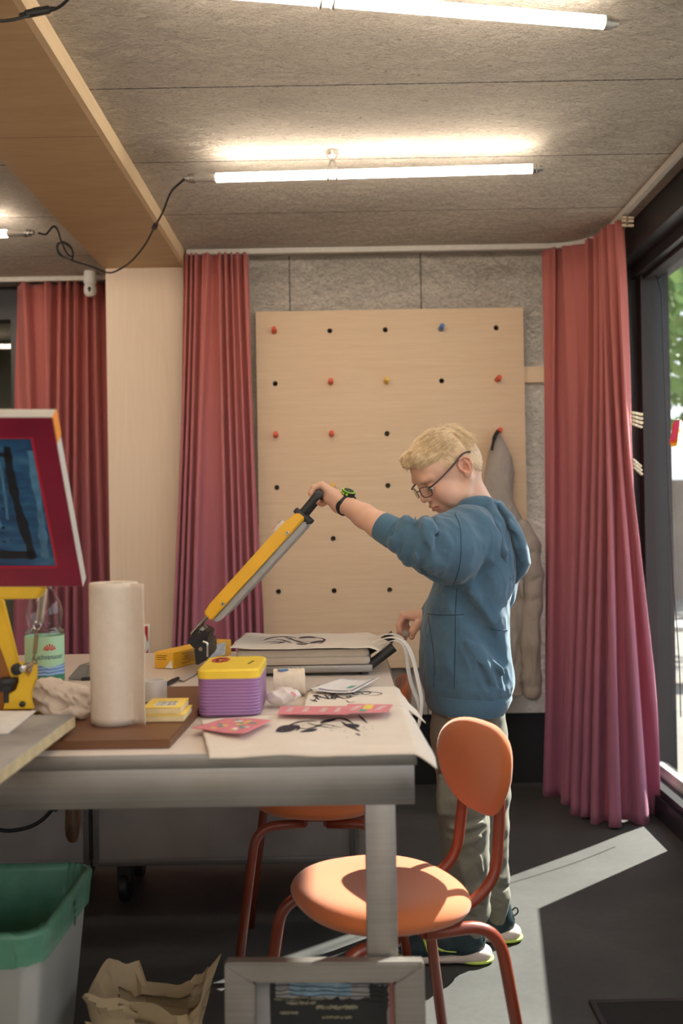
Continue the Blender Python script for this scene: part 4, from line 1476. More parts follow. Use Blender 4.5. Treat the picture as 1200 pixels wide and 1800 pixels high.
t = thing('money_box', 'purple ribbed money box with a yellow slotted lid in the middle of the table', 'box', ((bx0 + bx1) / 2, (by0 + by1) / 2, ZT))
z0 = ZT + 0.0035
mb = MB()
stack_poly(mb, [(rrect(bx0 + 0.004, bx1 - 0.004, by0 + 0.004, by1 - 0.004, 0.02), z0), (rrect(bx0, bx1, by0, by1, 0.022), z0 + 0.004), (rrect(bx0, bx1, by0, by1, 0.022), z0 + 0.0755)])
mb.build('box_body', M_purp, t)
mb = MB()
stack_poly(mb, [(rrect(bx0 - 0.001, bx1 + 0.001, by0 - 0.001, by1 + 0.001, 0.023), z0 + 0.0755), (rrect(bx0 - 0.001, bx1 + 0.001, by0 - 0.001, by1 + 0.001, 0.023), z0 + 0.0905), (rrect(bx0 + 0.003, bx1 - 0.003, by0 + 0.003, by1 - 0.003, 0.02), z0 + 0.0937)])
lid = mb.build('box_lid', M_lid, t)
p = atz(441, 1164, z0 + 0.094)
MB().box((p.x, p.y, z0 + 0.0938), (0.0035, 0.045, 0.0012), Matrix.Rotation(-0.15, 3, 'Z')).build('coin_slot', M_black, lid, False)
mb = MB()
c = atz(388, 1160, z0 + 0.0942)
r = random.Random(9)
for k in range(7):
    an = 2 * PI * k / 7 + 0.3
    R0 = 0.010
    cc = V((c.x + 0.012 * math.cos(an), c.y + 0.026 * math.sin(an), z0 + 0.0944))
    mb.face([mb.bm.verts.new(cc + V((0.0085 * math.cos(x), 0.017 * math.sin(x), 0))) for x in [2 * PI * q_ / 10 for q_ in range(10)]])
mb.build('flower_sticker', plain('faded_red_print', (0.55, 0.09, 0.06, 1), 0.5, var=0.4, vscale=120), lid, False)

# yellow carton
A_, B_, C_ = V((-0.4634, 2.665, ZT)), V((-0.340, 2.944, ZT)), V((-0.51, 2.704, ZT))
ux = (B_ - A_); L = ux.length; ux.normalize(); uy = V((-ux.y, ux.x, 0))
R = Matrix((ux, uy, V((0, 0, 1)))).transposed()
M_cart = plain('orange_yellow_carton', (0.80, 0.43, 0.03, 1), 0.5, vscale=12, var=0.06)
cc = (A_ + B_) / 2 + uy * 0.030 + V((0, 0, 0.0225))
t = thing('carton', 'long orange yellow carton lying beside the heat press hinge', 'carton', (cc.x, cc.y, ZT))
MB().box(cc, (L, 0.060, 0.0435), R, 0.0012).build('carton_body', M_cart, t)
mb = MB()
for k, w in enumerate((0.034, 0.028, 0.032)):
    mb.box(A_ + uy * (0.053 - w / 2) + V((0, 0, 0.035 - k * 0.0052)) - ux * 0.0003, (0.0004, w, 0.0016), R)
for k in range(7):
    mb.box(A_ + ux * (0.045 + 0.018 * (k % 2)) + ux * 0.03 + V((0, 0, 0.036 - k * 0.0042)) - uy * 0.0003, (0.07 - 0.012 * (k % 3), 0.0004, 0.0013), R)
mb.build('carton_print', plain('brown_ink', (0.16, 0.07, 0.01, 1), 0.6), t, False)
mb = MB()
mb.prism([A_ + uy * 0.003 + V((0, 0, 0.002)) - ux * 0.0006, A_ + uy * 0.026 + V((0, 0, 0.002)) - ux * 0.0006, A_ + uy * 0.006 + V((0, 0, 0.024)) - ux * 0.0006], ux * 0.0004)
mb.build('carton_corner_mark', M_wht, t, False)
MB().box(A_ + ux * 0.215 + V((0, 0, 0.0225)) - uy * 0.0003, (0.11, 0.0005, 0.035), R).build('carton_label', plain('pale_blue_label', (0.55, 0.60, 0.62, 1), 0.5, vscale=80, var=0.2), t, False)

# palette knife
t = thing('palette_knife', 'palette knife with black handle lying on the table left of the money box', 'knife', atz(320, 1192, ZT))
h0, h1 = atz(292, 1203, ZT + 0.006), atz(313, 1192, ZT + 0.006)
MB().tube([h0, (h0 + h1) / 2, h1], [0.005, 0.0058, 0.004], 10).build('knife_handle', M_black, t)
q = [atz(313, 1195, ZT + 0.003), atz(322, 1198, ZT + 0.003), atz(357, 1178, ZT + 0.003), atz(345, 1172, ZT + 0.003)]
MB().prism(q, (0, 0, 0.0015)).build('knife_blade', plain('frosted_blade', (0.55, 0.53, 0.48, 1), 0.3, 0.3), t)

# ------------------------------------------------------------------ canvas bags and papers
m = fabric('cream_canvas', (0.72, 0.63, 0.53, 1), 0.95, 500, 0.3, 0.1, 0.04, 10)
M_canv = m


def drape(x, y, base=ZT):
    z = base
    if x > TX1: z -= 0.95 * (x - TX1) ** 1.15 * 1.2
    if y < TY0: z -= 0.55 * (TY0 - y)
    return z


def tote(name, label, corners, wr, seed, base=ZT, lift=0.004, extra=None, nu=60, nv=44):
    """corners A front-left, B front-right, C back-right, D back-left in plan"""
    A, B, C, D = [V((x, y, 0)) for x, y in corners]

    def fn(u, v):
        p = A.lerp(B, u).lerp(D.lerp(C, u), v)
        n = mnoise.noise(V((p.x * 9 + seed, p.y * 9, seed)))
        n2 = mnoise.noise(V((p.x * 24, p.y * 24 + seed, 1.3)))
        ed = 1 - min(1, 6 * min(u, 1 - u, v, 1 - v))
        z = drape(p.x, p.y, base) + lift + wr * (0.5 + 0.5 * n) * (0.35 + 0.65 * ed) + wr * 0.25 * n2
        if extra: z += extra(p.x, p.y, u, v)
        p.x += 0.004 * mnoise.noise(V((v * 5, seed, u)))
        p.y += 0.004 * mnoise.noise(V((u * 6, seed, v + 4)))
        p.z = z
        return p
    t = thing(name, label, 'tote bag', ((A.x + C.x) / 2, (A.y + C.y) / 2, base), 0)
    MB().sheet(fn, nu, nv, 0.0022).build('bag_cloth', M_canv, t, True)

    def surf(x, y):
        # inverse bilinear by Newton
        u = v = 0.5
        for _ in range(12):
            P_ = A.lerp(B, u).lerp(D.lerp(C, u), v)
            du = (B - A).lerp(C - D, v); dv = D.lerp(C, u) - A.lerp(B, u)
            det = du.x * dv.y - du.y * dv.x
            ex, ey = x - P_.x, y - P_.y
            u += (ex * dv.y - ey * dv.x) / det; v += (du.x * ey - du.y * ex) / det
        q_ = V(fn(min(max(u, 0), 1), min(max(v, 0), 1)))
        return V((x, y, q_.z + 0.0012))
    return t, surf, fn


def pxs(pl, z):
    out = []
    for x, y in pl:
        p = atz(x, y, z); out.append((p.x, p.y))
    return out


def strokes(parent, surf, z, lines, name='ink_print', mat=None):
    mb = MB()
    for pl, w in lines:
        pts = pxs(pl, z)
        if len(pts) > 2:
            pts = [(p.x, p.y) for p in smooth_path([V((a, b_, 0)) for a, b_ in pts], 5)]
        ribbon(mb, pts, (lambda w_: (lambda t_: w_ * (0.35 + 1.3 * math.sin(PI * min(max(t_, 0.04), 0.96)))))(w), surf)
    return mb.build(name, mat or M_pink_ink, parent, False)


M_pink_ink = plain('dark_violet_ink', (0.018, 0.012, 0.03, 1), 0.7)


def front_lift(x, y, u, v):
    z = 0
    # raised fold near the front edge
    z += 0.012 * math.exp(-((x + 0.11) / 0.09) ** 2) * math.exp(-((y - 1.70) / 0.03) ** 2)
    return z


tf, sf, fnf = tote('tote_bag', 'cream canvas tote bag with black splash print drooping over the near right table corner', [(-0.234, 1.664), (0.1486, 1.667), (0.1226, 2.0475), (-0.283, 1.927)], 0.006, 1.7, ZT, 0.0045, front_lift, 80, 60)
r = random.Random(21)
lines = [([(487, 1285), (500, 1276), (515, 1276), (505, 1283), (490, 1285)], 0.016), ([(498, 1281), (512, 1278)], 0.02), ([(505, 1274), (530, 1268), (555, 1268)], 0.005), ([(518, 1277), (535, 1281), (550, 1279), (570, 1273), (600, 1277)], 0.004),
         ([(528, 1287), (545, 1284), (555, 1281)], 0.012), ([(565, 1271), (578, 1266), (588, 1263)], 0.012), ([(575, 1265), (600, 1262), (620, 1270)], 0.005), ([(605, 1273), (618, 1273), (626, 1278)], 0.016), ([(600, 1268), (615, 1276), (632, 1284)], 0.005),
         ([(512, 1272), (525, 1279), (520, 1284)], 0.004), ([(540, 1270), (560, 1276), (590, 1279)], 0.003), ([(630, 1255), (636, 1262), (645, 1270)], 0.003), ([(626, 1288), (632, 1292)], 0.008)]
for k in range(60):
    x, y = r.gauss(600, 55), r.gauss(1276, 11)
    if 490 < x < 670 and 1254 < y < 1300:
        lines.append(([(x, y), (x + r.uniform(1, 3.5), y + r.uniform(-1, 1))], r.uniform(0.001, 0.004)))
strokes(tf, sf, ZT + 0.008, lines)

ts, ss, fns = tote('tote_bag', 'cream canvas tote bag with black lettering lying behind the row of pink cards', [(-0.093, 2.066), (0.160, 2.0475), (0.1096, 2.2936), (-0.0836, 2.2936)], 0.004, 5.1, ZT, 0.004)
lines = []
for k in range(26):
    x, y = r.uniform(536, 615), r.uniform(1208, 1232)
    lines.append(([(x, y), (x + r.uniform(3, 11), y + r.uniform(-4, 4)), (x + r.uniform(5, 16), y + r.uniform(-4, 4))], 0.0022))
lines += [([(600, 1221), (640, 1217), (670, 1219), (660, 1223), (640, 1224)], 0.0016)]
for (x0, y0), ch in ((((572, 1228)), 'N'), ((581, 1226), 'A')):
    pass
strokes(ts, ss, ZT + 0.006, lines)
mb = MB()
for body, px_, py_, sz, rot in (('NA', 577, 1226, 0.042, 0.2), ('BE', 607, 1217, 0.030, -0.1), ('CO', 635, 1219, 0.030, -0.15)):
    c = atz(px_, py_, ZT + 0.006)
    vs, fs = text_geo(body, sz)
    ca, sa = math.cos(rot), math.sin(rot)
    mb = MB()
    add_geo(mb, vs, fs, lambda x, y, z: ss(c.x + x * ca - y * 2.0 * sa, c.y + x * sa + y * 2.0 * ca) + V((0, 0, 0.0009)))
    mb.build('letter_print', M_pink_ink, ts, False)

# pink cards in a row
M_pinkc = plain('pink_card', (0.72, 0.23, 0.27, 1), 0.5, vscale=30, var=0.06)
M_yelc = plain('yellow_print', (0.80, 0.62, 0.12, 1), 0.5)
M_teal = plain('teal_print', (0.10, 0.35, 0.30, 1), 0.5)
M_orgc = plain('orange_print', (0.75, 0.30, 0.08, 1), 0.5)


def card_row():
    spec = [(488, 528, 'first pink printed card from the left in the row on the tote bag'), (516, 556, 'second pink printed card in the row on the tote bag'), (545, 590, 'middle pink printed card with a yellow patch in the row'),
            (572, 612, 'fourth pink printed card in the row on the tote bag'), (600, 682, 'long pink card with yellow and teal patches at the right end of the row')]
    for k, (a, b_, lab_) in enumerate(spec):
        zc = ZT + 0.0165 + 0.0012 * k
        bl, br, tr, tl = atz(a, 1257 - (3 if k == 4 else 1) * 1.0, zc), atz(b_, 1257 - (5 if k == 4 else 1), zc), atz(b_ + 2 + (6 if k == 4 else 0), 1238 + (1 if k == 4 else 4), zc), atz(a + 5 + (6 if k == 4 else 0), 1242 - (4 if k == 4 else 0), zc)
        t = thing('printed_card', lab_, 'card', (bl + tr) / 2, 0, 'pink printed cards in a row on the tote')
        MB().prism([bl, br, tr, tl], (0, 0, 0.0009)).build('card_sheet', M_pinkc, t, False)
        f = lambda u, v: bl.lerp(br, u).lerp(tl.lerp(tr, u), v) + V((0, 0, 0.0013))
        mb = MB()
        u0 = 0.68 if k == 4 else 0.28
        w_ = 0.13 if k == 4 else 0.22
        if k == 4: spans = (0.2, 0.74)
        else: spans = (0.45,)
        for uc in spans:
            for row in range(4):
                v0 = 0.3 + row * 0.13
                mb.face([mb.bm.verts.new(f(uc - w_ / 2 + 0.03 * row, v0)), mb.bm.verts.new(f(uc + w_ / 2 + 0.03 * row, v0)), mb.bm.verts.new(f(uc + w_ / 2 + 0.03 * row, v0 + 0.07)), mb.bm.verts.new(f(uc - w_ / 2 + 0.03 * row, v0 + 0.07))])
        mb.build('card_text', M_wht, t, False)
        if k in (2, 4):
            for (u1, u2, v1, v2, mm) in (((0.40, 0.60, 0.35, 0.9, M_yelc), (0.36, 0.50, 0.1, 0.35, M_teal)) if k == 4 else ((0.6, 0.85, 0.4, 0.8, M_yelc),)):
                mb = MB(); mb.face([mb.bm.verts.new(f(*q_)) for q_ in ((u1, v1), (u2, v1), (u2, v2), (u1, v2))]); mb.build('colour_patch', mm, t, False)


card_row()

# pink flyer
t = thing('flyer', 'pink flyer with coloured squares and a curling corner in front of the money box', 'flyer', atz(405, 1280, ZT + 0.01))
ca, cb, cc2, cd = [V((*p, 0)) for p in pxs([(336, 1281), (430, 1299), (478, 1268), (398, 1264)], ZT + 0.012)]


def flyer(u, v):
    p = ca.lerp(cb, u).lerp(cd.lerp(cc2, u), v)
    p.z = ZT + 0.0135 + 0.012 * max(0, u - 0.55) ** 1.5 * (1 - v) * 2.2 + 0.002 * math.sin(3 * u)
    return p


MB().sheet(flyer, 20, 12, 0.0006).build('flyer_sheet', M_pinkc, t, True)
r = random.Random(5)
groups = {}
for k in range(22):
    u, v = r.uniform(0.2, 0.8), r.uniform(0.12, 0.8)
    mm = r.choice([M_yelc, M_teal, M_orgc, M_wht])
    groups.setdefault(mm.name, (mm, []))[1].append((u, v))
for mm, lst in groups.values():
    mb = MB()
    for u, v in lst:
        q_ = [(u, v), (u + 0.09, v), (u + 0.09, v + 0.09), (u, v + 0.09)]
        mb.face([mb.bm.verts.new(flyer(a, b_) + V((0, 0, 0.0008))) for a, b_ in q_])
    mb.build('colour_patch', mm, t, False)

# crumpled plastic wraps beside the money box
M_wrap = plain('white_plastic_wrap', (0.70, 0.62, 0.57, 1), 0.3, vscale=60, var=0.06)
M_gauze = plain('ribbed_paper_tape', (0.72, 0.61, 0.48, 1), 0.8, vscale=80, var=0.06)
s = SDF((-0.172, 2.04, ZT), (-0.065, 2.16, ZT + 0.07), 0.0018)
c = at(500, 1231, 2.10)
s.ell((c.x, 2.10, ZT + 0.026), (0.036, 0.03, 0.016), None, 0.006)
s.ell((c.x - 0.012, 2.10, ZT + 0.022), (0.03, 0.03, 0.018), None, 0.01)
s.warp(s.lo, s.lo + s.h * s.n, lambda X, Y, Z: 0.004 * np.abs(field_noise(X, Y, Z, 130, 12, 9)) + 0.004 * np.abs(field_noise(X, Y, Z, 80, 13, 9)) - 0.003)
s.F = np.maximum(s.F, (ZT + 0.0075 - (s.lo[2] + s.h * np.arange(s.n[2])))[None, None, :].astype(np.float32))
t = thing('plastic_wrap', 'crumpled white plastic wrap with a pink mark right of the money box', 'wrap', (c.x, 2.10, ZT + 0.0075))
link_mesh('crumpled_film', s.mesh('crumpled_film'), M_wrap, t)
MB().box(V((c.x + 0.020, 2.0755, ZT + 0.030)), (0.012, 0.003, 0.007), Matrix.Rotation(0.6, 3, 'Y') @ Matrix.Rotation(-0.5, 3, 'X'), 0.001).build('pink_mark', M_pinkc, t)
tc2 = V((at(508, 1206, 2.23).x, 2.23, ZT + 0.0315))
Rr = V((1, 0.08, 0)).to_track_quat('Z', 'Y').to_matrix()
t = thing('tape_roll', 'ribbed cream roll of tape lying on its side behind the plastic wrap', 'tape', (tc2.x, 2.23, ZT))
pf = []
for k in range(15):
    pf += [(0.029 + 0.0012 * (k % 2), -0.035 + 0.07 * k / 14)]
MB().lathe([(0.014, -0.035)] + pf + [(0.014, 0.035)], 28, tc2, Rr, closed_prof=True).build('tape_winding', M_gauze, t)
MB().lathe([(0.012, -0.033), (0.014, -0.033), (0.014, 0.033), (0.012, 0.033)], 24, tc2, Rr, closed_prof=True).build('tape_core', M_wht, t)
MB().box(tc2 + V((-0.012, -0.012, 0.028)), (0.022, 0.012, 0.003), Matrix.Rotation(0.4, 3, 'Z'), 0.001).build('blue_tag', P_blue, t)

# printed paper behind the second tote
t = thing('paper_sheet', 'white printed sheet with violet stripes and a green mark on the lettered tote bag', 'paper', atz(610, 1205, ZT + 0.012))
q = [V((*p, 0)) for p in pxs([(545, 1214), (622, 1220), (668, 1196), (600, 1197)], ZT + 0.013)]


def sheet_fn(u, v):
    p = q[0].lerp(q[1], u).lerp(q[3].lerp(q[2], u), v)
    p.z = ZT + 0.0125 + 0.010 * abs(u - 0.5) ** 2 * 2 + 0.003 * v
    return p


MB().sheet(sheet_fn, 14, 8, 0.0007).build('sheet', plain('white_paper', (0.74, 0.70, 0.68, 1), 0.8), t, True)
for u1, u2, v1, v2, mm, nm in ((0.86, 0.92, 0.05, 0.95, plain('violet_grey_print', (0.22, 0.20, 0.28, 1), 0.6), 'stripe'), (0.12, 0.8, 0.06, 0.14, plain('violet_grey_print', (0.22, 0.20, 0.28, 1), 0.6), 'stripe'), (0.6, 0.75, 0.3, 0.5, M_teal, 'green_mark')):
    mb = MB()
    mb.grid(lambda u, v: sheet_fn(u1 + (u2 - u1) * u, v1 + (v2 - v1) * v) + V((0, 0, 0.0009)), 6, 6)
    mb.build(nm, mm, t, False)
# ================================================================== orange chairs
M_och = fabric('orange_chair_fabric', (0.45, 0.115, 0.027, 1), 0.8, 700, 0.5, 0.25, 0.04, 10)
M_otube = plain('burnt_orange_tube', (0.19, 0.036, 0.016, 1), 0.35, vscale=40)


def chair(label, loc, rotz):
    t = thing('chair', label, 'chair', (0, 0, 0), 0, 'orange chairs')
    seg = 48
    prof = [(0.0, 0.458), (0.3, 0.4585), (0.6, 0.461), (0.78, 0.4605), (0.89, 0.456), (0.965, 0.446), (1.0, 0.434), (0.985, 0.424), (0.93, 0.415), (0.75, 0.409), (0.4, 0.4065), (0.0, 0.406)]
    pr = [(p.x, p.y) for p in smooth_path([V((r, z, 0)) for r, z in prof], 3)]
    mb = MB()
    rings = []
    for r, z in pr:
        if r < 0.001:
            rings.append([mb.bm.verts.new((0, 0, z))]); continue
        ring = []
        for k in range(seg):
            a = 2 * PI * k / seg
            c, s_ = math.cos(a), math.sin(a)
            e = 2 / 2.35
            x, y = 0.170 * math.copysign(abs(c) ** e, c) * r, 0.184 * math.copysign(abs(s_) ** e, s_) * r
            ring.append(mb.bm.verts.new((x, y, z - 0.006 * (x / 0.185) * r)))
        rings.append(ring)
    for A, B in zip(rings[:-1], rings[1:]):
        for k in range(seg):
            k2 = (k + 1) % seg
            if len(A) == 1: mb.face([A[0], B[k], B[k2]])
            elif len(B) == 1: mb.face([A[k], B[0], A[k2]])
            else: mb.face([A[k], B[k], B[k2], A[k2]])
    mb.build('seat', M_och, t, True, True)
    # backrest: padded, curved, narrower at the bottom
    mb = MB()
    nr, na = 10, 56
    zc, hh, hw = 0.660, 0.094, 0.145

    def outline(a):
        c, s_ = math.cos(a), math.sin(a)
        y = hw * math.copysign(abs(c) ** 0.68, c)
        z = hh * math.copysign(abs(s_) ** 0.74, s_)
        y *= 1.0 + 0.25 * (z / hh) * (1 if z < 0 else 0.15)
        return y, z

    def bpos(y, z, d):
        x = 0.240 + 0.12 * z - 1.15 * y * y + d
        return V((x, y, zc + z))
    fr, bk = [], []
    for j in range(nr + 1):
        r = j / nr
        th = 0.018 * (max(0, 1 - r ** 4)) ** 0.5
        for lst, sgn in ((fr, -1), (bk, 1)):
            if j == 0:
                lst.append([mb.bm.verts.new(bpos(0, 0, sgn * th))])
            elif j == nr:
                if sgn < 0: lst.append([mb.bm.verts.new(bpos(*[q * r for q in outline(2 * PI * k / na)], 0)) for k in range(na)])
                else: lst.append(fr[-1])
            else:
                lst.append([mb.bm.verts.new(bpos(*[q * r for q in outline(2 * PI * k / na)], sgn * th)) for k in range(na)])
    for lst in (fr, bk):
        for A, B in zip(lst[:-1], lst[1:]):
            for k in range(na):
                k2 = (k + 1) % na
                if len(A) == 1: mb.face([A[0], B[k], B[k2]])
                else: mb.face([A[k], B[k], B[k2], A[k2]])
    mb.build('backrest', M_och, t, True, True)
    R_ = 0.0122
    for sy in (-1, 1):
        f = fillet([(-0.03, sy * 0.135, 0.396), (-0.152, sy * 0.152, 0.396), (-0.205, sy * 0.185, 0.004)], 0.075, 8)
        MB().tube(f, R_, 14).build('leg', M_otube, t, True, True)
        f = fillet([(0.03, sy * 0.135, 0.396), (0.180, sy * 0.152, 0.396), (0.240, sy * 0.175, 0.004)], 0.085, 8)
        MB().tube(f, R_, 14).build('leg', M_otube, t, True, True)
        f = fillet([(0.0, sy * 0.075, 0.3965), (0.150, sy * 0.078, 0.400), (0.224, sy * 0.078, 0.450), (0.240, sy * 0.072, 0.58), (0.241, sy * 0.068, 0.655)], 0.05, 8)
        MB().tube(f, R_ * 0.95, 14).build('back_post', M_otube, t, True, True)
    MB().tube([(-0.03, -0.135, 0.396), (-0.03, 0.135, 0.396)], 0.010, 10).tube([(0.03, -0.135, 0.396), (0.03, 0.135, 0.396)], 0.010, 10).box((0, 0, 0.401), (0.1, 0.24, 0.008)).build('under_frame', M_otube, t, 0.6, True)
    t.location = loc
    t.rotation_euler = (0, 0, rotz)
    return t


chair('round seated orange chair standing in front by the table leg', (0.058, 2.0, 0), math.radians(24))
chair('round seated orange chair pushed under the table behind the front one', (-0.088, 2.72, 0), 0.0)

# ================================================================== heat press
M_hpy = plain('yellow_painted_metal', (0.80, 0.42, 0.015, 1), 0.38, vscale=15, var=0.04)
M_plate = plain('grey_heating_plate', (0.36, 0.35, 0.33, 1), 0.45, 0.1, vscale=40)
M_hblk = plain('black_cast_metal', (0.013, 0.013, 0.014, 1), 0.45, vscale=60, bscale=300, bstr=0.2)
M_nickel = plain('polished_nickel', (0.55, 0.53, 0.50, 1), 0.25, 1.0)
YP0, YP1 = 2.50, 2.82
hp = thing('heat_press', 'yellow clamshell heat press on the table, its upper plate lifted open by the boy', 'heat press', (-0.12, (YP0 + YP1) / 2, ZT))


def zprism(pl, Y, off, scale=3.53, o=(320, 820)):
    return [at(o[0] + x / scale, o[1] + y / scale, Y) for x, y in pl]


mb = MB().prism(zprism([(130, 910), (167, 857), (540, 442), (652, 330), (715, 283), (762, 322), (470, 640), (178, 960)], YP0, 0), (0, YP1 - YP0, 0))
bmesh.ops.bevel(mb.bm, geom=mb.bm.edges[:], offset=0.004, segments=3, affect='EDGES')
cov = mb.build('upper_cover', M_hpy, hp)
mb = MB().prism(zprism([(186, 957), (222, 968), (250, 945), (768, 378), (774, 352), (748, 338)], YP0 + 0.012, 0), (0, YP1 - YP0 - 0.024, 0))
bmesh.ops.bevel(mb.bm, geom=mb.bm.edges[:], offset=0.003, segments=2, affect='EDGES')
mb.build('heating_plate', M_plate, hp)
Rn = V((0, -1, 0)).to_track_quat('Z', 'Y').to_matrix()
for x, y in ((253, 852), (653, 413)):
    p = zprism([(x, y)], YP0, 0)[0]
    sc_ = MB().lathe([(0.0001, -0.001), (0.0052, -0.001), (0.0052, 0.0025), (0.004, 0.004), (0.0001, 0.004)], 16, p, Rn).build('screw', M_nickel, hp)
    MB().lathe([(0.0001, 0.0035), (0.0022, 0.0035), (0.0022, 0.0044), (0.0001, 0.0044)], 6, p, Rn).build('hex_socket', M_black, sc_)
# control panel on the cover
pa, pb = zprism([(560, 425), (645, 330)], YP0 + 0.10, 0)
ux = (pb - pa).normalized(); un = V((-ux.z, 0, ux.x))
R = Matrix((ux, V((0, 1, 0)), un)).transposed()
c = (pa + pb) / 2 + V((0, 0.06, 0)) + un * 0.002
cp = MB().box(c, (0.034, 0.12, 0.012), R, 0.002).build('control_panel', plain('panel_white', (0.7, 0.66, 0.62, 1), 0.4), hp)
MB().box(c + ux * -0.010 - V((0, 0.03, 0)) + un * 0.0065, (0.012, 0.052, 0.002), R).build('red_label', M_redi, cp, False)
MB().box(c + ux * 0.010 - V((0, 0.03, 0)) + un * 0.0065, (0.010, 0.05, 0.002), R).build('display', M_navy, cp, False)
# hinge
mb = MB().prism(zprism([(28, 1086), (100, 1003), (168, 1032), (150, 1092), (80, 1136)], 2.60, 0), (0, 0.12, 0))
bmesh.ops.bevel(mb.bm, geom=mb.bm.edges[:], offset=0.003, segments=2, affect='EDGES')
mb.build('hinge_arm', M_hblk, hp)
mb = MB().prism(zprism([(72, 1125), (112, 1090), (150, 1092), (160, 1112), (160, 1196), (84, 1240), (78, 1180)], 2.57, 0), (0, 0.18, 0))
bmesh.ops.bevel(mb.bm, geom=mb.bm.edges[:], offset=0.004, segments=2, affect='EDGES')
mb.build('hinge_block', M_hblk, hp)
pl = zprism([(128, 1086), (146, 1092), (156, 1106), (157, 1180)], 2.565, 0)
MB().tube(smooth_path(pl, 6), 0.0035, 8).build('hinge_spring', M_nickel, hp)
p = zprism([(116, 1134)], 2.57, 0)[0]
MB().lathe([(0.0001, -0.001), (0.006, -0.001), (0.006, 0.003), (0.0045, 0.005), (0.0001, 0.005)], 16, p, Rn).build('hinge_bolt', M_nickel, hp)
p, q = zprism([(70, 1030), (148, 938)], 2.66, 0)
for dy in (-0.04, 0.04):
    MB().tube([p + V((0, dy, 0)), q + V((0.006, dy, 0.006))], 0.0042, 10).build('hinge_rod', M_nickel, hp)
p = zprism([(128, 1010)], 2.63, 0)[0]
MB().box(p, (0.02, 0.06, 0.01), Matrix.Rotation(-0.75, 3, 'Y'), 0.002).build('hinge_cap', M_alu, hp)
# handle loop
h0, h1 = zprism([(750, 300), (852, 176)], 2.66, 0)
hy0, hy1 = 2.555, 2.775
loop = fillet([V((h0.x, hy0, h0.z)), V((h1.x, hy0, h1.z)), V((h1.x, hy1, h1.z)), V((h0.x, hy1, h0.z))], 0.016, 6)
MB().tube(loop, 0.0105, 16).build('handle', M_rubber, hp)
HB = h1.copy()
for y in (hy0, hy1):
    p = zprism([(757, 308)], y, 0)[0]; p.x = h0.x + 0.003; p.z = h0.z - 0.004
    MB().box(p, (0.016, 0.034, 0.052), Matrix.Rotation(-0.82, 3, 'Y'), 0.004).build('handle_socket', M_hblk, hp)
# base with padding
bx = lambda px_: at(px_, 1180, YP0).x
MB().box2((bx(412), YP0 + 0.002, ZT + 0.008), (bx(655), YP1, ZT + 0.028), 0.004, 3).build('base_plate', M_alu, hp)
for x in (bx(430), bx(640)):
    for y in (YP0 + 0.03, YP1 - 0.03):
        MB().lathe([(0.0001, 0), (0.012, 0), (0.012, 0.009), (0.0001, 0.009)], 14, (x, y, ZT)).build('rubber_foot', M_rubber, hp)
MB().box2((bx(352), 2.62, ZT + 0.002), (bx(425), 2.72, ZT + 0.016), 0.003).build('base_arm', M_hblk, hp)
for k, (z0, z1, a, b2) in enumerate(((0.029, 0.047, 415, 651), (0.0475, 0.066, 414, 649))):
    x0, x1 = bx(a), bx(b2)
    mb = MB()
    P0 = [(rrect(x0 + 0.003, x1 - 0.003, YP0 + 0.003 + .002 * k, YP1 - 0.003, 0.015), ZT + z0), (rrect(x0, x1, YP0 + .002 * k, YP1, 0.017), ZT + z0 + 0.005), (rrect(x0, x1, YP0 + .002 * k, YP1, 0.017), ZT + z1 - 0.005), (rrect(x0 + 0.004, x1 - 0.006, YP0 + 0.004, YP1 - 0.004, 0.015), ZT + z1)]
    stack_poly(mb, P0)
    mb.build('press_pad', fabric('beige_canvas_pad', (0.46, 0.39, 0.31, 1), 0.95, 400, 0.3), hp)
# lower handle tubes
for y, rr in ((2.525, 0.0125), (2.79, 0.0125)):
    a, b2 = V((bx(650), y, ZT + 0.022)), V((at(692, 1137, y).x, y, at(692, 1137, 2.525).z))
    d = (b2 - a)
    MB().lathe([(0.0125, 0), (0.0125, d.length), (0.0095, d.length), (0.0095, 0.02), (0.0001, 0.02), (0.0001, 0.0)], 18, a, d.to_track_quat('Z', 'Y').to_matrix()).build('base_handle', M_rubber, hp)

# tote on the press
ZP = ZT + 0.0665


def plift(x, y, u, v):
    z = 0.0
    if x > bx(651): z -= 0.35 * (x - bx(651))
    z += 0.004 * math.exp(-((u - 0.02) / 0.08) ** 2)
    return z


tp, sp_, fnp = tote('tote_bag', 'cream canvas tote bag with a black swirl print spread on the open heat press', [(bx(405), YP0 - 0.010), (bx(666), YP0 - 0.016), (bx(700), YP1 - 0.02), (bx(410), YP1 - 0.01)], 0.004, 3.3, ZP, 0.004, plift, 60, 44)
lines = [([(463, 1126), (478, 1121), (500, 1119), (520, 1121)], 0.006), ([(467, 1129), (485, 1128), (500, 1130)], 0.005), ([(500, 1119), (515, 1125), (530, 1129), (548, 1127)], 0.004), ([(526, 1122), (540, 1120), (556, 1121)], 0.018),
         ([(545, 1131), (558, 1128), (566, 1126)], 0.014), ([(475, 1132), (490, 1131), (500, 1128)], 0.007), ([(520, 1132), (532, 1133), (540, 1132)], 0.010), ([(510, 1122), (520, 1127), (535, 1131), (552, 1130)], 0.004), ([(484, 1124), (500, 1126), (512, 1131)], 0.004), ([(548, 1119), (570, 1124), (560, 1133)], 0.004)]
r = random.Random(2)
for k in range(30):
    x, y = r.gauss(515, 30), r.gauss(1127, 5)
    if 455 < x < 575 and 1117 < y < 1137: lines.append(([(x, y), (x + r.uniform(1, 3), y)], r.uniform(0.002, 0.005)))
strokes(tp, sp_, ZP + 0.006, lines)
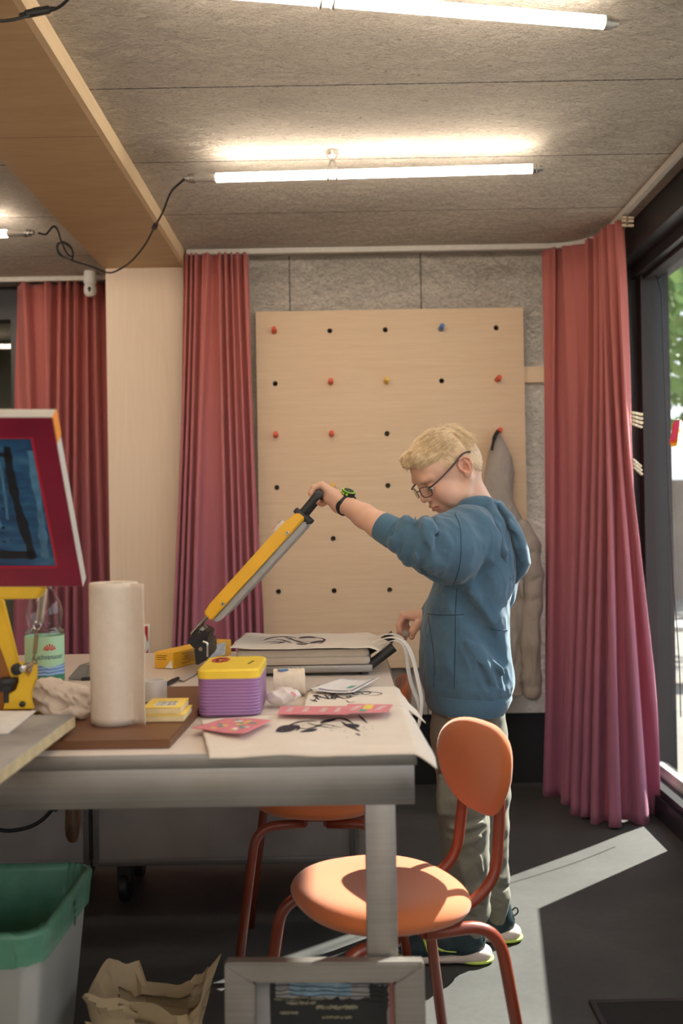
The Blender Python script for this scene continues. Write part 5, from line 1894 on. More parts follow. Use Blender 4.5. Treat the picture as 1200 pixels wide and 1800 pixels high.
for k, (pl, y) in enumerate((([(655, 1128), (680, 1121), (697, 1122), (711, 1132), (723, 1155), (733, 1190), (741, 1222), (742, 1245), (737, 1275), (727, 1290), (719, 1278), (722, 1245)], 2.54), ([(662, 1135), (686, 1127), (700, 1128), (710, 1140), (716, 1165), (724, 1200), (733, 1230), (736, 1248)], 2.60), ([(650, 1122), (670, 1116), (690, 1114), (700, 1118), (707, 1124)], 2.66))):
    pts = smooth_path([at(a, b2, y + 0.001 * i) for i, (a, b2) in enumerate(pl)], 6)
    mb = MB()
    mb.sheet(lambda u, v: poly_eval(pts, u) + V(((v - 0.5) * 0.010 + 0.003 * math.sin(7 * u), (v - 0.5) * 0.020 + 0.004 * math.sin(5 * u + k), 0)), 50, 4, 0.0026)
    mb.build('strap', M_canv, tp, True)

# ================================================================== screen printing press
M_yp = plain('yellow_press_paint', (0.72, 0.44, 0.015, 1), 0.4, vscale=12, var=0.08)
M_orb = plain('rusty_orange_steel', (0.30, 0.11, 0.015, 1), 0.5, vscale=20, var=0.2)
YS = 1.90
z4 = lambda pl, Y=YS: [at(x / 3.75, 1000 + y / 3.75, Y) for x, y in pl]
sp0 = thing('screen_printing_press', 'yellow screen printing press arm with springs at the left edge of the table', 'press', (-0.68, YS, ZT))
mb = MB().prism(z4([(-160, 45), (215, 45), (240, 120), (282, 122), (245, 196), (-160, 205)], 1.80), (0, 0.03, 0))
bmesh.ops.bevel(mb.bm, geom=mb.bm.edges[:], offset=0.002, segments=2, affect='EDGES')
mb.build('clamp_plate', M_yp, sp0)
mb = MB().prism(z4([(-160, 130), (-14, 205), (8, 205), (110, 620), (110, 720), (70, 720), (-60, 330), (-160, 260)], YS - 0.02), (0, 0.02, 0))
bmesh.ops.bevel(mb.bm, geom=mb.bm.edges[:], offset=0.002, segments=2, affect='EDGES')
mb.build('side_strut', M_yp, sp0)
MB().prism(z4([(-160, 240), (-40, 330), (75, 640), (95, 720), (-160, 720)], YS + 0.005), (0, 0.02, 0)).build('inner_plate', M_orb, sp0)
mb = MB().prism(z4([(118, 640), (132, 613), (150, 616), (146, 650), (165, 700), (190, 720), (205, 690), (222, 622), (237, 628), (236, 730), (202, 800), (196, 860), (218, 925), (20, 925), (38, 850), (60, 820), (108, 800), (128, 740)], YS - 0.03), (0, 0.012, 0))
bmesh.ops.bevel(mb.bm, geom=[e for e in mb.bm.edges], offset=0.001, segments=1, affect='EDGES')
mb.build('pivot_bracket', M_yp, sp0)
p = z4([(160, 655)], YS - 0.03)[0]
bo = MB().lathe([(0.0001, -0.03), (0.0075, -0.03), (0.0075, 0.006), (0.006, 0.010), (0.0001, 0.011)], 20, p, Rn).build('pivot_bolt', M_nickel, sp0)
p = z4([(112, 662)], YS - 0.03)[0]
MB().lathe([(0.0001, -0.01), (0.011, -0.01), (0.011, 0.003), (0.0001, 0.005)], 18, p, Rn).build('rubber_stop', M_rubber, sp0)
p = z4([(150, 890)], YS - 0.03)[0]
MB().lathe([(0.0001, -0.01), (0.006, -0.01), (0.006, 0.004), (0.0001, 0.006)], 6, p, Rn).build('hex_bolt', M_hblk, sp0)
p = z4([(40, 740)], YS - 0.03)[0]
MB().lathe([(0.0001, -0.006), (0.019, -0.006), (0.021, -0.003), (0.021, 0.003), (0.019, 0.006), (0.0001, 0.006)], 28, p).lathe([(0.0001, -0.018), (0.014, -0.018), (0.015, -0.007), (0.0001, -0.007)], 20, p).lathe([(0.0001, -0.04), (0.005, -0.04), (0.005, -0.018), (0.0001, -0.018)], 12, p).build('clamp_knob', M_rubber, sp0)
# base
mb = MB().box2((p.x - 0.30, YS - 0.035, ZB + 0.001), (z4([(165, 900)])[0].x, YS + 0.12, ZB + 0.012), 0.002)
mb.build('base_plate', M_yp, sp0)
mb = MB().box2((p.x - 0.06, YS + 0.0, ZB + 0.01), (p.x + 0.02, YS + 0.06, z4([(0, 700)])[0].z), 0.004)
mb.build('base_post', M_orb, sp0)
# spring
a, b2 = z4([(287, 130), (262, 352)], YS - 0.035)
ax = (b2 - a); L = ax.length; ax.normalize(); e1 = ax.orthogonal().normalized(); e2 = ax.cross(e1)
nturn = 22
mb = MB().tube([a + ax * (L * k / (nturn * 12)) + (e1 * math.cos(2 * PI * k / 12) + e2 * math.sin(2 * PI * k / 12)) * 0.0072 for k in range(nturn * 12 + 1)], 0.0011, 6)
mb.build('spring', M_nickel, sp0)
ring = z4([(246, 374)], YS - 0.035)[0]
MB().tube([ring + V((0.007 * math.cos(x), 0, 0.007 * math.sin(x))) for x in [2 * PI * k / 18 for k in range(18)]], 0.0015, 8, closed=True).build('spring_eye', M_nickel, sp0)
MB().tube(smooth_path(z4([(246, 390), (240, 430), (236, 450), (232, 520), (226, 570), (216, 600), (222, 622), (240, 618), (240, 600)], YS - 0.035), 5), [0.0022] * 5 + [0.0022] * 36, 8).tube(z4([(240, 432), (228, 560)], YS - 0.035), 0.0040, 10).build('turnbuckle', plain('tarnished_brass', (0.30, 0.22, 0.12, 1), 0.4, 0.8), sp0)

# platen board with paper
M_plat = plain('ink_stained_grey_board', (0.30, 0.275, 0.25, 1), 0.6, vscale=9, var=0.35)
M_plede = plain('raw_board_edge', (0.52, 0.40, 0.22, 1), 0.8, vscale=30, var=0.15)
zpl = 0.835
p1 = atz(132, 1256, zpl)
pt = thing('printing_platen', 'ink stained grey board sticking out over the near left table corner', 'platen', (-0.8, 1.6, zpl - 0.024))
mb = MB().prism([V((-1.15, 1.30, zpl - 0.0215)), V((p1.x, 1.30, zpl - 0.0215)), V((p1.x, p1.y, zpl - 0.0215)), V((-1.15, p1.y + 0.03, zpl - 0.0215))], (0, 0, 0.0195))
mb.build('board_core', M_plede, pt, False)
MB().prism([V((-1.15, 1.30, zpl - 0.002)), V((p1.x, 1.30, zpl - 0.002)), V((p1.x, p1.y, zpl - 0.002)), V((-1.15, p1.y + 0.03, zpl - 0.002))], (0, 0, 0.002)).build('board_face', M_plat, pt, False)
q = [atz(64, 1250, zpl + 0.001), atz(14, 1290, zpl + 0.001)]
mb = MB().prism([q[1], q[0], V((-1.0, q[0].y + 0.02, zpl + 0.001)), V((-1.0, q[1].y, zpl + 0.001))], (0, 0, 0.001))
tag(mb.build('paper_sheet', plain('white_proof_paper', (0.72, 0.68, 0.63, 1), 0.85), None, False), 'white paper sheet lying on the grey platen board at the left edge', 'paper')

# ------------------------------------------------------------------ printing screen (magenta taped frame)
Yt, Yb_ = 1.60, 1.80
TR, BR = at(92, 733, Yt), at(146, 1031, Yb_)
dn = BR - TR; Hs = dn.length; dn.normalize()
xl_ = V((-1, 0, 0))
xl_ = (xl_ - dn * xl_.dot(dn)).normalized()
nb = xl_.cross(dn).normalized()
if nb.y > 0: nb = -nb            # nb: the visible face, towards the photographer
Ws = 0.50
SP = lambda u, v, d=0.0: TR + xl_ * (u * Ws) + dn * (v * Hs) + nb * d
scr = thing('printing_screen', 'printing screen with magenta taped frame and blue mesh tilted up on the yellow press', 'printing screen', SP(0.5, 1.0))
M_mag = plain('magenta_tape', (0.22, 0.002, 0.028, 1), 0.4, vscale=14, var=0.12)
M_rawal = plain('pale_frame_metal', (0.58, 0.55, 0.50, 1), 0.5, 0.2, vscale=30)
bw, T_ = 0.037, 0.026


def bar(mb, u0, v0, u1, v1, d0, d1):
    P_ = [SP(u0, v0, d0), SP(u1, v0, d0), SP(u1, v1, d0), SP(u0, v1, d0)]
    mb.prism(P_, nb * (d1 - d0))


bu, bvv = bw / Ws, bw / Hs
mb = MB()
bar(mb, 0, 0, bu, 1, -T_, 0); bar(mb, 1 - bu, 0, 1, 1, -T_, 0); bar(mb, bu, 0, 1 - bu, bvv, -T_, 0); bar(mb, bu, 1 - bvv, 1 - bu, 1, -T_, 0)
mb.build('frame', M_rawal, scr, False)
mb = MB()
bar(mb, 0.002, 0.004, bu * 1.0, 0.996, 0, 0.0012); bar(mb, 1 - bu, 0.004, 0.998, 0.996, 0, 0.0012); bar(mb, bu, 0.004, 1 - bu, bvv, 0, 0.0012); bar(mb, bu, 1 - bvv * 1.15, 1 - bu, 0.996, 0, 0.0012)
mb.build('magenta_tape', M_mag, scr, False)
mb = MB()
bar(mb, -0.003, 0.0, 0.0, 0.135, -T_, 0.0015)
mb.build('orange_tape', plain('orange_tape', (0.80, 0.26, 0.02, 1), 0.45), scr, False)
m, nt, b = new_mat('blue_screen_mesh')
v = coords(nt)
sp = N(nt, 'ShaderNodeSeparateXYZ'); nt.links.new(v, sp.inputs[0])
f = noise_n(nt, coords(nt, (3, 12, 12)), 3.0, 5, 0.6)
f2 = noise_n(nt, v, 60, 4, 0.7)
col = ramp(nt, f, [(0.3, (0.006, 0.03, 0.09)), (0.5, (0.012, 0.085, 0.20)), (0.7, (0.06, 0.19, 0.30))])
# ink ring (dried black and pale strokes) around the image area
lx = math_n(nt, 'ABSOLUTE', math_n(nt, 'ADD', sp.outputs[0], 0.0))
nt.links.new(col, b.inputs['Base Color'])
b.inputs['Roughness'].default_value = 0.35
bump(nt, b, f2, 0.1, 0.0005)
M_mesh = m
ms = MB()
bar(ms, bu, bvv, 1 - bu, 1 - bvv, -0.003, -0.002)
mesh_o = ms.build('blue_mesh', M_mesh, scr, False)
mi = plain('thin_red_edge', (0.45, 0.01, 0.03, 1), 0.4)
mb = MB()
e_ = 0.003
bar(mb, bu, bvv, bu + e_ / Ws * 1.5, 1 - bvv * 1.15, -0.002, 0.0008); bar(mb, bu, bvv, 1 - bu, bvv + e_ / Hs, -0.002, 0.0008); bar(mb, bu, 1 - bvv * 1.15 - e_ / Hs, 1 - bu, 1 - bvv * 1.15, -0.002, 0.0008)
mb.build('red_edge', mi, scr, False)
# squeegee marks and stencil print on the mesh
M_dblue = plain('dried_dark_ink', (0.003, 0.006, 0.012, 1), 0.5, vscale=60, var=0.6)
M_lblue = plain('thin_blue_ink', (0.07, 0.20, 0.33, 1), 0.4, vscale=30, var=0.4)
mesh2 = lambda u, v, d=-0.0017: SP(bu + (1 - 2 * bu) * u, bvv + (1 - 2 * bvv) * v, d)
r = random.Random(12)


def smear(pts, w, mat, name='ink_smear', d=-0.0016):
    mb = MB()
    n = 40
    path = smooth_path([V((a, b_, 0)) for a, b_ in pts], 10)
    rows = []
    for i, p in enumerate(path):
        t_ = (path[min(i + 1, len(path) - 1)] - path[max(i - 1, 0)]).normalized()
        nn = V((-t_.y, t_.x, 0))
        ww = w * (0.7 + 0.5 * mnoise.noise(V((p.x * 14, p.y * 14, w * 90))))
        a, c = p + nn * ww / 2 * (1 + 0.3 * mnoise.noise(V((i * 0.6, 1, w)))), p - nn * ww / 2 * (1 + 0.3 * mnoise.noise(V((i * 0.6, 7, w))))
        rows.append((mb.bm.verts.new(mesh2(a.x, a.y, d)), mb.bm.verts.new(mesh2(c.x, c.y, d))))
    for (a, b_), (c, e) in zip(rows[:-1], rows[1:]): mb.face([a, b_, e, c])
    return mb.build(name, mat, mesh_o, False)


smear([(0.02, 0.10), (0.03, 0.5), (0.05, 0.9)], 0.045, M_lblue)
smear([(0.11, 0.07), (0.12, 0.3), (0.115, 0.6), (0.10, 0.9)], 0.05, M_dblue, d=-0.0012)
smear([(0.10, 0.13), (0.4, 0.115), (0.7, 0.125)], 0.05, M_dblue, d=-0.0012)
smear([(0.09, 0.88), (0.4, 0.87), (0.8, 0.88)], 0.07, M_dblue, d=-0.0012)
smear([(0.15, 0.18), (0.16, 0.45), (0.17, 0.6)], 0.018, M_lblue, d=-0.0008)
smear([(0.2, 0.3), (0.32, 0.33), (0.5, 0.31)], 0.10, M_lblue, d=-0.0014)
smear([(0.2, 0.62), (0.34, 0.63), (0.5, 0.62)], 0.12, M_lblue, d=-0.0014)
mb = MB()
for k in range(46):
    u, v_ = r.uniform(0.17, 0.42), r.choice([r.gauss(0.70, 0.05), r.gauss(0.45, 0.03), r.gauss(0.70, 0.05)])
    R0 = r.uniform(0.003, 0.009)
    n = 7
    mb.face([mb.bm.verts.new(mesh2(u + R0 * math.cos(2 * PI * q / n) * r.uniform(0.6, 1.3), v_ + R0 * 1.3 * math.sin(2 * PI * q / n) * r.uniform(0.5, 1.2), -0.0009)) for q in range(n)])
mb.build('stencil_print', M_dblue, mesh_o, False)

# ================================================================== waste bin
M_bin = plain('grey_bin_plastic', (0.42, 0.42, 0.38, 1), 0.4, vscale=6, var=0.03)
zr = 0.45
pR = atz(166, 1516, zr); pN = atz(46, 1641, zr)
bx1_, by1_, by0_ = pR.x, pR.y, pN.y - 0.012
bx0_ = bx1_ - 0.36
wb = thing('waste_bin', 'grey plastic waste bin lined with a green bag on the floor at the left', 'bin', ((bx0_ + bx1_) / 2, (by0_ + by1_) / 2, 0))
mb = MB()
lay = []
for z, ins in ((0.002, 0.048), (0.012, 0.042), (zr - 0.012, 0.004), (zr - 0.006, 0.0), (zr, 0.002), (zr, 0.008), (zr - 0.02, 0.010), (0.016, 0.052)):
    lay.append((rrect(bx0_ + ins, bx1_ - ins, by0_ + ins, by1_ - ins, 0.045), z))
stack_poly(mb, lay)
mb.build('bin_body', M_bin, wb)
m, nt, b = new_mat('green_bin_liner')
v = coords(nt)
nt.links.new(ramp(nt, noise_n(nt, v, 14, 4), [(0.3, (0.07, 0.27, 0.155)), (0.7, (0.14, 0.38, 0.25))]), b.inputs['Base Color'])
b.inputs['Roughness'].default_value = 0.35
b.inputs['Alpha'].default_value = 0.75
bump(nt, b, noise_n(nt, v, 30, 4, 0.6), 0.5, 0.004)
M_liner = m
poly0 = rrect(0, 1, 0, 1, 0.12, 8)


def liner(u, v):
    # v 0..1 : outside hem up over the rim and down inside
    n = 120
    if v < 0.5:
        k = v / 0.5
        dep = (0.060 + 0.045 * (0.5 + 0.5 * math.sin(2 * PI * u * 1 + 4.2)) + 0.012 * mnoise.noise(V((u * 12, 0, 2))))
        z = zr + 0.004 - dep * (1 - k)
        ins = -0.004 - 0.003 * abs(mnoise.noise(V((u * 30, k * 3, 0)))) + 0.012 * (1 - k) * 0
        ins += (zr - z) * 0.09
    else:
        k = (v - 0.5) / 0.5
        z = zr + 0.004 - 0.30 * k ** 1.2
        ins = 0.010 + 0.03 * k + 0.006 * mnoise.noise(V((u * 25, k * 6, 5)))
    P_ = rrect(bx0_ + ins, bx1_ - ins, by0_ + ins, by1_ - ins, 0.048, 8)
    d = (u % 1.0) * len(P_)
    i = int(d) % len(P_)
    a, c = V((*P_[i], 0)), V((*P_[(i + 1) % len(P_)], 0))
    p = a.lerp(c, d - int(d))
    p.z = z + 0.002 * mnoise.noise(V((u * 40, v * 4, 1)))
    return p


mb = MB()
mb.grid(liner, 144, 24)
ln = mb.build('bin_liner', M_liner, wb, True)
# small print on the liner
pp_ = [at(100, 1600, (by0_ + by1_) / 2 - 0.02), at(104, 1610, (by0_ + by1_) / 2 - 0.02), at(107, 1625, (by0_ + by1_) / 2 - 0.02)]
M_lprint = plain('dark_green_print', (0.02, 0.07, 0.05, 1), 0.5)
for dz, h_, w_ in ((-0.018, 0.010, 0.016), (-0.033, 0.007, 0.012), (-0.052, 0.018, 0.014)):
    mb = MB()
    for k in range(4):
        yy = (by0_ + by1_) / 2 + 0.01 - w_ / 2 + w_ * k / 4
        mb.box((bx1_ + 0.0065, yy, zr + dz), (0.0006, w_ / 6, h_))
    mb.build('liner_print', M_lprint, ln, False)

# ================================================================== crumpled kraft paper bag
m, nt, b = new_mat('kraft_paper')
v = coords(nt)
nt.links.new(ramp(nt, noise_n(nt, v, 10, 4), [(0.3, (0.36, 0.27, 0.16)), (0.7, (0.46, 0.36, 0.22))]), b.inputs['Base Color'])
b.inputs['Roughness'].default_value = 0.8
M_kraft = m
kc = V((-0.405, 2.03, 0))
r = random.Random(31)
seeds = [V((r.uniform(0, 1), r.uniform(0, 1), 0)) for _ in range(60)]
offs = [r.uniform(-1, 1) for _ in seeds]
tilt = [V((r.uniform(-1, 1), r.uniform(-1, 1), 0)) for _ in seeds]


def crum(u, v):
    best, bi = 9, 0
    for i, s_ in enumerate(seeds):
        du = abs(u - s_.x); du = min(du, 1 - du)
        d = (du * 1.6) ** 2 + (v - s_.y) ** 2
        if d < best: best, bi = d, i
    s_ = seeds[bi]
    du = u - s_.x
    if du > 0.5: du -= 1
    if du < -0.5: du += 1
    return offs[bi] * 0.9 + 8.0 * (tilt[bi].x * du + tilt[bi].y * (v - s_.y))


def kraft(u, v):
    a = 2 * PI * u
    c, s_ = math.cos(a), math.sin(a)
    e = 0.55
    hx, hy = 0.100 + 0.012 * v, 0.075 + 0.01 * v
    x, y = hx * math.copysign(abs(c) ** e, c), hy * math.copysign(abs(s_) ** e, s_)
    top = 0.235 + 0.016 * math.sin(a * 3 + 1) + 0.02 * mnoise.noise(V((u * 14, 3, 1))) + 0.012 * max(0, c)
    k = crum(u, v)
    x *= 1 + 0.13 * k * (0.3 + v); y *= 1 + 0.17 * k * (0.3 + v)
    if v > 0.85: x *= 1 + 0.25 * (v - 0.85) * math.sin(5 * a); y *= 1 + 0.5 * (v - 0.85) * math.cos(4 * a)
    return kc + V((x, y, 0.002 + top * v + 0.022 * k * v))


mb = MB()
mb.sheet(kraft, 90, 34, 0.0014)
mb.box((kc.x, kc.y, 0.003), (0.19, 0.12, 0.002))
tag(mb.build('paper_bag', M_kraft, None, 0.35), 'crumpled brown kraft paper bag standing on the floor beside the waste bin', 'paper bag')

# ================================================================== aluminium screen frame leaning on the table leg
YTf = TY0 - 0.034
TL, TRf = at(394, 1693, YTf), at(746, 1692, YTf)
xa = (TRf - TL); Wf = xa.length; xa.normalize()
Hf = 0.43
zt0 = TL.z
dyf = -math.sqrt(max(Hf ** 2 - (zt0 - 0.004) ** 2, 0.001))
dnf = V((0, dyf, -(zt0 - 0.004))).normalized()
nf = xa.cross(dnf).normalized()
if nf.y > 0: nf = -nf
FP = lambda x, y, d=0.0: TL + xa * x + dnf * y + nf * d
sf_ = thing('printing_screen', 'bare aluminium printing screen with black ink smeared mesh leaning on the table leg', 'printing screen', FP(Wf / 2, Hf))
bwf, Tf = 0.05, 0.03


def fbar(quad, name):
    mb = MB().prism([FP(x, y, 0) for x, y in quad], -nf * Tf)
    bmesh.ops.bevel(mb.bm, geom=mb.bm.edges[:], offset=0.003, segments=2, affect='EDGES')
    return mb.build(name, M_alu, sf_)


fbar([(0, 0), (Wf, 0), (Wf - bwf, bwf * 0.66), (bwf, bwf * 0.66)], 'frame_bar')
fbar([(0, 0), (bwf, bwf * 0.66), (bwf, Hf - bwf * 0.66), (0, Hf)], 'frame_bar')
fbar([(Wf, 0), (Wf, Hf), (Wf - bwf, Hf - bwf * 0.66), (Wf - bwf, bwf * 0.66)], 'frame_bar')
fbar([(0, Hf), (bwf, Hf - bwf * 0.66), (Wf - bwf, Hf - bwf * 0.66), (Wf, Hf)], 'frame_bar')
m, nt, b = new_mat('grey_screen_fabric')
v = coords(nt)
nt.links.new(ramp(nt, noise_n(nt, v, 12, 4), [(0.3, (0.20, 0.19, 0.175)), (0.7, (0.34, 0.33, 0.31))]), b.inputs['Base Color'])
b.inputs['Roughness'].default_value = 0.5
mb = MB().prism([FP(bwf * 0.9, bwf * 0.6, -Tf + 0.003), FP(Wf - bwf * 0.9, bwf * 0.6, -Tf + 0.003), FP(Wf - bwf * 0.9, Hf - bwf * 0.6, -Tf + 0.003), FP(bwf * 0.9, Hf - bwf * 0.6, -Tf + 0.003)], -nf * 0.001)
me_o = mb.build('screen_mesh', m, sf_, False)
# ink field with ragged edge
r = random.Random(8)
M_bink = plain('dried_black_ink', (0.006, 0.006, 0.006, 1), 0.55, vscale=30, var=0.5)


def blot(x0, y0, x1, y1, jag, mat, name, d):
    n = 40
    pts = []
    for k in range(n): pts.append((x0 + (x1 - x0) * k / n, y0 + r.uniform(-jag, jag)))
    for k in range(n // 3): pts.append((x1 + r.uniform(-jag, jag) * 0.5, y0 + (y1 - y0) * k / (n // 3)))
    for k in range(n): pts.append((x1 - (x1 - x0) * k / n, y1 + r.uniform(-jag, jag)))
    for k in range(n // 3): pts.append((x0 + r.uniform(-jag, jag) * 0.5, y1 - (y1 - y0) * k / (n // 3)))
    mb = MB()
    mb.face([mb.bm.verts.new(FP(x, y, -Tf + 0.003 + d)) for x, y in pts])
    return mb.build(name, mat, me_o, False)


xi0, xi1 = bwf + 0.026, Wf - bwf - 0.012
blot(xi0 - 0.003, bwf * 0.66 + 0.004, xi1 + 0.006, bwf * 0.66 + 0.020, 0.0015, plain('pale_grey_film', (0.22, 0.21, 0.21, 1), 0.5, vscale=60, var=0.3), 'mesh_film', 0.0006)
blot(xi0 + 0.03, bwf * 0.66 + 0.006, xi1 - 0.06, bwf * 0.66 + 0.030, 0.002, plain('blue_grey_film', (0.17, 0.27, 0.34, 1), 0.4, vscale=40, var=0.3), 'mesh_film', 0.0009)
blot(xi0, bwf * 0.66 + 0.034, xi1, Hf - bwf * 0.66 - 0.02, 0.004, M_bink, 'ink_field', 0.0012)
blot(xi0 - 0.003, bwf * 0.66 + 0.004, xi0 + 0.006, Hf - bwf, 0.002, M_bink, 'ink_field', 0.0014)
blot(xi1 - 0.03, bwf * 0.66 + 0.012, xi1 + 0.002, bwf * 0.66 + 0.05, 0.005, M_bink, 'ink_field', 0.0016)
blot(xi1 + 0.003, bwf * 0.66 + 0.006, xi1 + 0.011, Hf - bwf, 0.001, plain('pink_tape_edge', (0.30, 0.12, 0.11, 1), 0.5), 'mesh_edge', 0.0014)
M_ol = plain('olive_streak', (0.17, 0.155, 0.10, 1), 0.6, vscale=90, var=0.4)
for x0, y0, w, h_ in ((0.10, 0.072, 0.05, 0.004), (0.15, 0.078, 0.07, 0.006), (0.09, 0.088, 0.03, 0.004), (0.16, 0.096, 0.05, 0.003), (0.08, 0.066, 0.09, 0.003)):
    blot(x0, y0, x0 + w, y0 + h_, 0.0018, M_ol, 'ink_streak', 0.0019)
for k in range(5):
    y = bwf * 0.66 + 0.006 + 0.007 * k
    mb = MB()
    pts = [FP(xi0 + (xi1 - xi0) * q / 14 * r.uniform(0.96, 1.02), y + r.uniform(-0.002, 0.002) + 0.004 * q / 14, -Tf + 0.0055) for q in range(15)]
    mb.tube(pts, 0.0006, 5)
    mb.build('ink_line', M_bink, me_o, False)

# ================================================================== window things
M_pn = plain('pink_note_paper', (0.75, 0.10, 0.22, 1), 0.6)
M_on = plain('orange_note_paper', (0.90, 0.25, 0.03, 1), 0.6)
M_yn = plain('yellow_note_paper', (0.92, 0.72, 0.06, 1), 0.6)


def note(mat, px_, py_, label, sag, k):
    d = ray(px_, py_)
    xg_ = XW - 0.0015 - 0.0008 * k
    p = CO + d * (xg_ / d.x)
    s_ = 0.076

    def fn(u, v):
        return V((xg_ - 0.012 * sag * v * v, p.y + 0.002 * k - s_ * u + 0.014 * sag * v, p.z - s_ * v))
    tag(MB().sheet(fn, 6, 8, 0.0005).build('sticky_note', mat, None, True), label, 'sticky note', 'sticky notes on the window glass')


note(M_yn, 1181, 752, 'yellow sticky note on the window glass, lowest of the overlapping three', 0.5, 0)
note(M_on, 1181, 746, 'orange sticky note on the window glass between the pink and yellow ones', 0.7, 1.2)
note(M_pn, 1184, 741, 'pink sticky note on the window glass, topmost of the overlapping three', 1.1, 2.4)

M_peg = plain('pale_clothespin_wood', (0.72, 0.60, 0.42, 1), 0.7, vscale=60)


def clothespin(px_, py_, Y, ang, label, grp):
    p = at(px_, py_, Y)
    t = thing('clothespin', label, 'clothespin', p, 0, grp)
    R = Matrix.Rotation(ang, 3, 'Y')
    for s_ in (-1, 1):
        MB().box(p + R @ V((0, 0.004 * s_, 0)), (0.044, 0.0055, 0.0085), R, 0.0015).build('pin_half', M_peg, t)
    MB().tube([p + R @ V((-0.004, -0.008, 0)), p + R @ V((-0.004, 0.008, 0))], 0.0035, 8).build('pin_spring', M_nickel, t)


for k, nm in enumerate(('uppermost', 'second', 'third', 'lowest')):
    clothespin(1119 + 0.3 * k - 1.2 * (k == 3), 727 + 7 * k, 3.80, 0.20 + 0.06 * k, 'pale wooden clothespin on the right curtain\'s edge, %s of the group of four' % nm, 'clothespins on the right curtain')
for k, nm in enumerate(('topmost', 'middle', 'lowest')):
    clothespin(1119 + 1.0 * k, 814 + 7 * k, 3.80, 0.75, 'pale wooden clothespin lower on the curtain edge, %s of three tilted ones' % nm, 'clothespins on the right curtain')
for k, nm in enumerate(('topmost', 'middle', 'lowest')):
    clothespin(1103, 383 + 5.5 * k + (2 if k == 2 else 0), 3.82, 0.08, 'wooden clothespin at the right curtain\'s top corner, %s of three' % nm, 'clothespins on the right curtain')


def gp(px_, py_):
    d = ray(px_, py_)
    return CO + d * ((XW - 0.006) / d.x)


cord('wire', 'thin black wire hanging down the inside of the right window pane', [gp(1152, 484), gp(1158, 500), gp(1163, 530), gp(1165, 600), gp(1169, 700), gp(1172, 800), gp(1176, 900), gp(1182, 1010), gp(1189, 1100), gp(1194, 1180), gp(1196, 1260)], 0.0022, 6)

# fire extinguisher sign on the column
sx, sz = at(257, 1123, 4.36).x, at(257, 1123, 4.36).z
fs = thing('fire_extinguisher_sign', 'small red fire sign with white flames on the column behind the paper roll', 'sign', (sx, 4.358, sz - 0.07))
x1 = at(264, 1123, 4.36).x
MB().box2((x1 - 0.15, 4.3535, sz - 0.075), (x1, 4.3595, sz + 0.063), 0.001).build('sign_plate', M_wht, fs)
MB().box2((x1 - 0.142, 4.3520, sz - 0.068), (x1 - 0.008, 4.3535, sz + 0.056)).build('red_field', plain('sign_red', (0.50, 0.012, 0.012, 1), 0.4), fs, False)
mb = MB()
for dx, h_, w_ in ((-0.022, 0.055, 0.010), (-0.034, 0.085, 0.014), (-0.050, 0.06, 0.012)):
    cxx = x1 + dx
    mb.face([mb.bm.verts.new((cxx + w_ * math.sin(PI * t_) * (1 if s_ > 0 else -0.2) + 0.012 * t_, 4.3512, sz - 0.062 + h_ * t_)) for s_ in (1, -1) for t_ in ([q / 8 for q in range(9)] if s_ > 0 else [1 - q / 8 for q in range(1, 8)])])
mb.build('flame_symbol', M_wht, fs, False)

# ================================================================== outdoors
M_leaf = plain('leaf_green', (0.16, 0.26, 0.07, 1), 0.5, vscale=3, var=0.5)
M_bark = plain('bark', (0.10, 0.075, 0.05, 1), 0.9, vscale=10)


def tree(label, x, y, h, rad, n, seed, leaf=0.16):
    r = random.Random(seed)
    t = thing('tree', label, 'tree', (x, y, -0.15), 0, 'trees outside')
    MB().tube([(x, y, -0.15), (x + 0.1, y, h * 0.5), (x - 0.05, y + 0.1, h)], [0.16, 0.11, 0.05], 10).build('trunk', M_bark, t, True)
    mb = MB()
    for k in range(n):
        while True:
            p = V((r.uniform(-1, 1), r.uniform(-1, 1), r.uniform(-1, 1)))
            if 0.25 < p.length < 1: break
        c = V((x, y, h)) + V((p.x * rad, p.y * rad, p.z * rad * 0.85))
        a, b_ = V((r.gauss(0, 1), r.gauss(0, 1), r.gauss(0, 1))).normalized(), V((r.gauss(0, 1), r.gauss(0, 1), r.gauss(0, 1))).normalized()
        s_ = leaf * r.uniform(0.6, 1.3)
        mb.face([mb.bm.verts.new(c + a * s_), mb.bm.verts.new(c + b_ * s_ * 0.5), mb.bm.verts.new(c - a * s_), mb.bm.verts.new(c - b_ * s_ * 0.5)])
    mb.build('crown', M_leaf, t, False)


tree('leafy tree seen through the top of the right window', 4.6, 13.0, 4.6, 2.3, 2600, 3)
tree('leafy tree farther off behind the first one outside the window', 8.2, 20.0, 5.0, 3.0, 2200, 4, 0.22)
M_pale = plain('pale_painted_wood', (0.40, 0.38, 0.34, 1), 0.7)
b0 = V((2.75, 8.0, -0.15))
bt = thing('bench', 'pale wooden bench outside beyond the right window', 'bench', b0)
for k in range(3):
    MB().box2((b0.x - 0.6, b0.y - 0.25 + 0.17 * k, 0.27), (b0.x + 0.9, b0.y - 0.10 + 0.17 * k, 0.31), 0.005).build('seat_slat', M_pale, bt)
for x in (b0.x - 0.5, b0.x + 0.75):
    MB().box2((x, b0.y - 0.22, -0.15), (x + 0.08, b0.y + 0.22, 0.27), 0.005).build('bench_leg', M_pale, bt)
struct(MB().box2((1.6, 16.0, -0.15), (24, 16.3, 1.75)), 'garden_wall', plain('pale_render', (0.24, 0.20, 0.17, 1), 0.9, vscale=2, var=0.15))
# ================================================================== the boy
YBY = 2.73
boy = thing('person', 'blond boy in blue hoodie, grey cargo trousers and glasses, lifting the heat press handle', 'person', (at(825, 1690, 2.70).x, 2.71, 0))
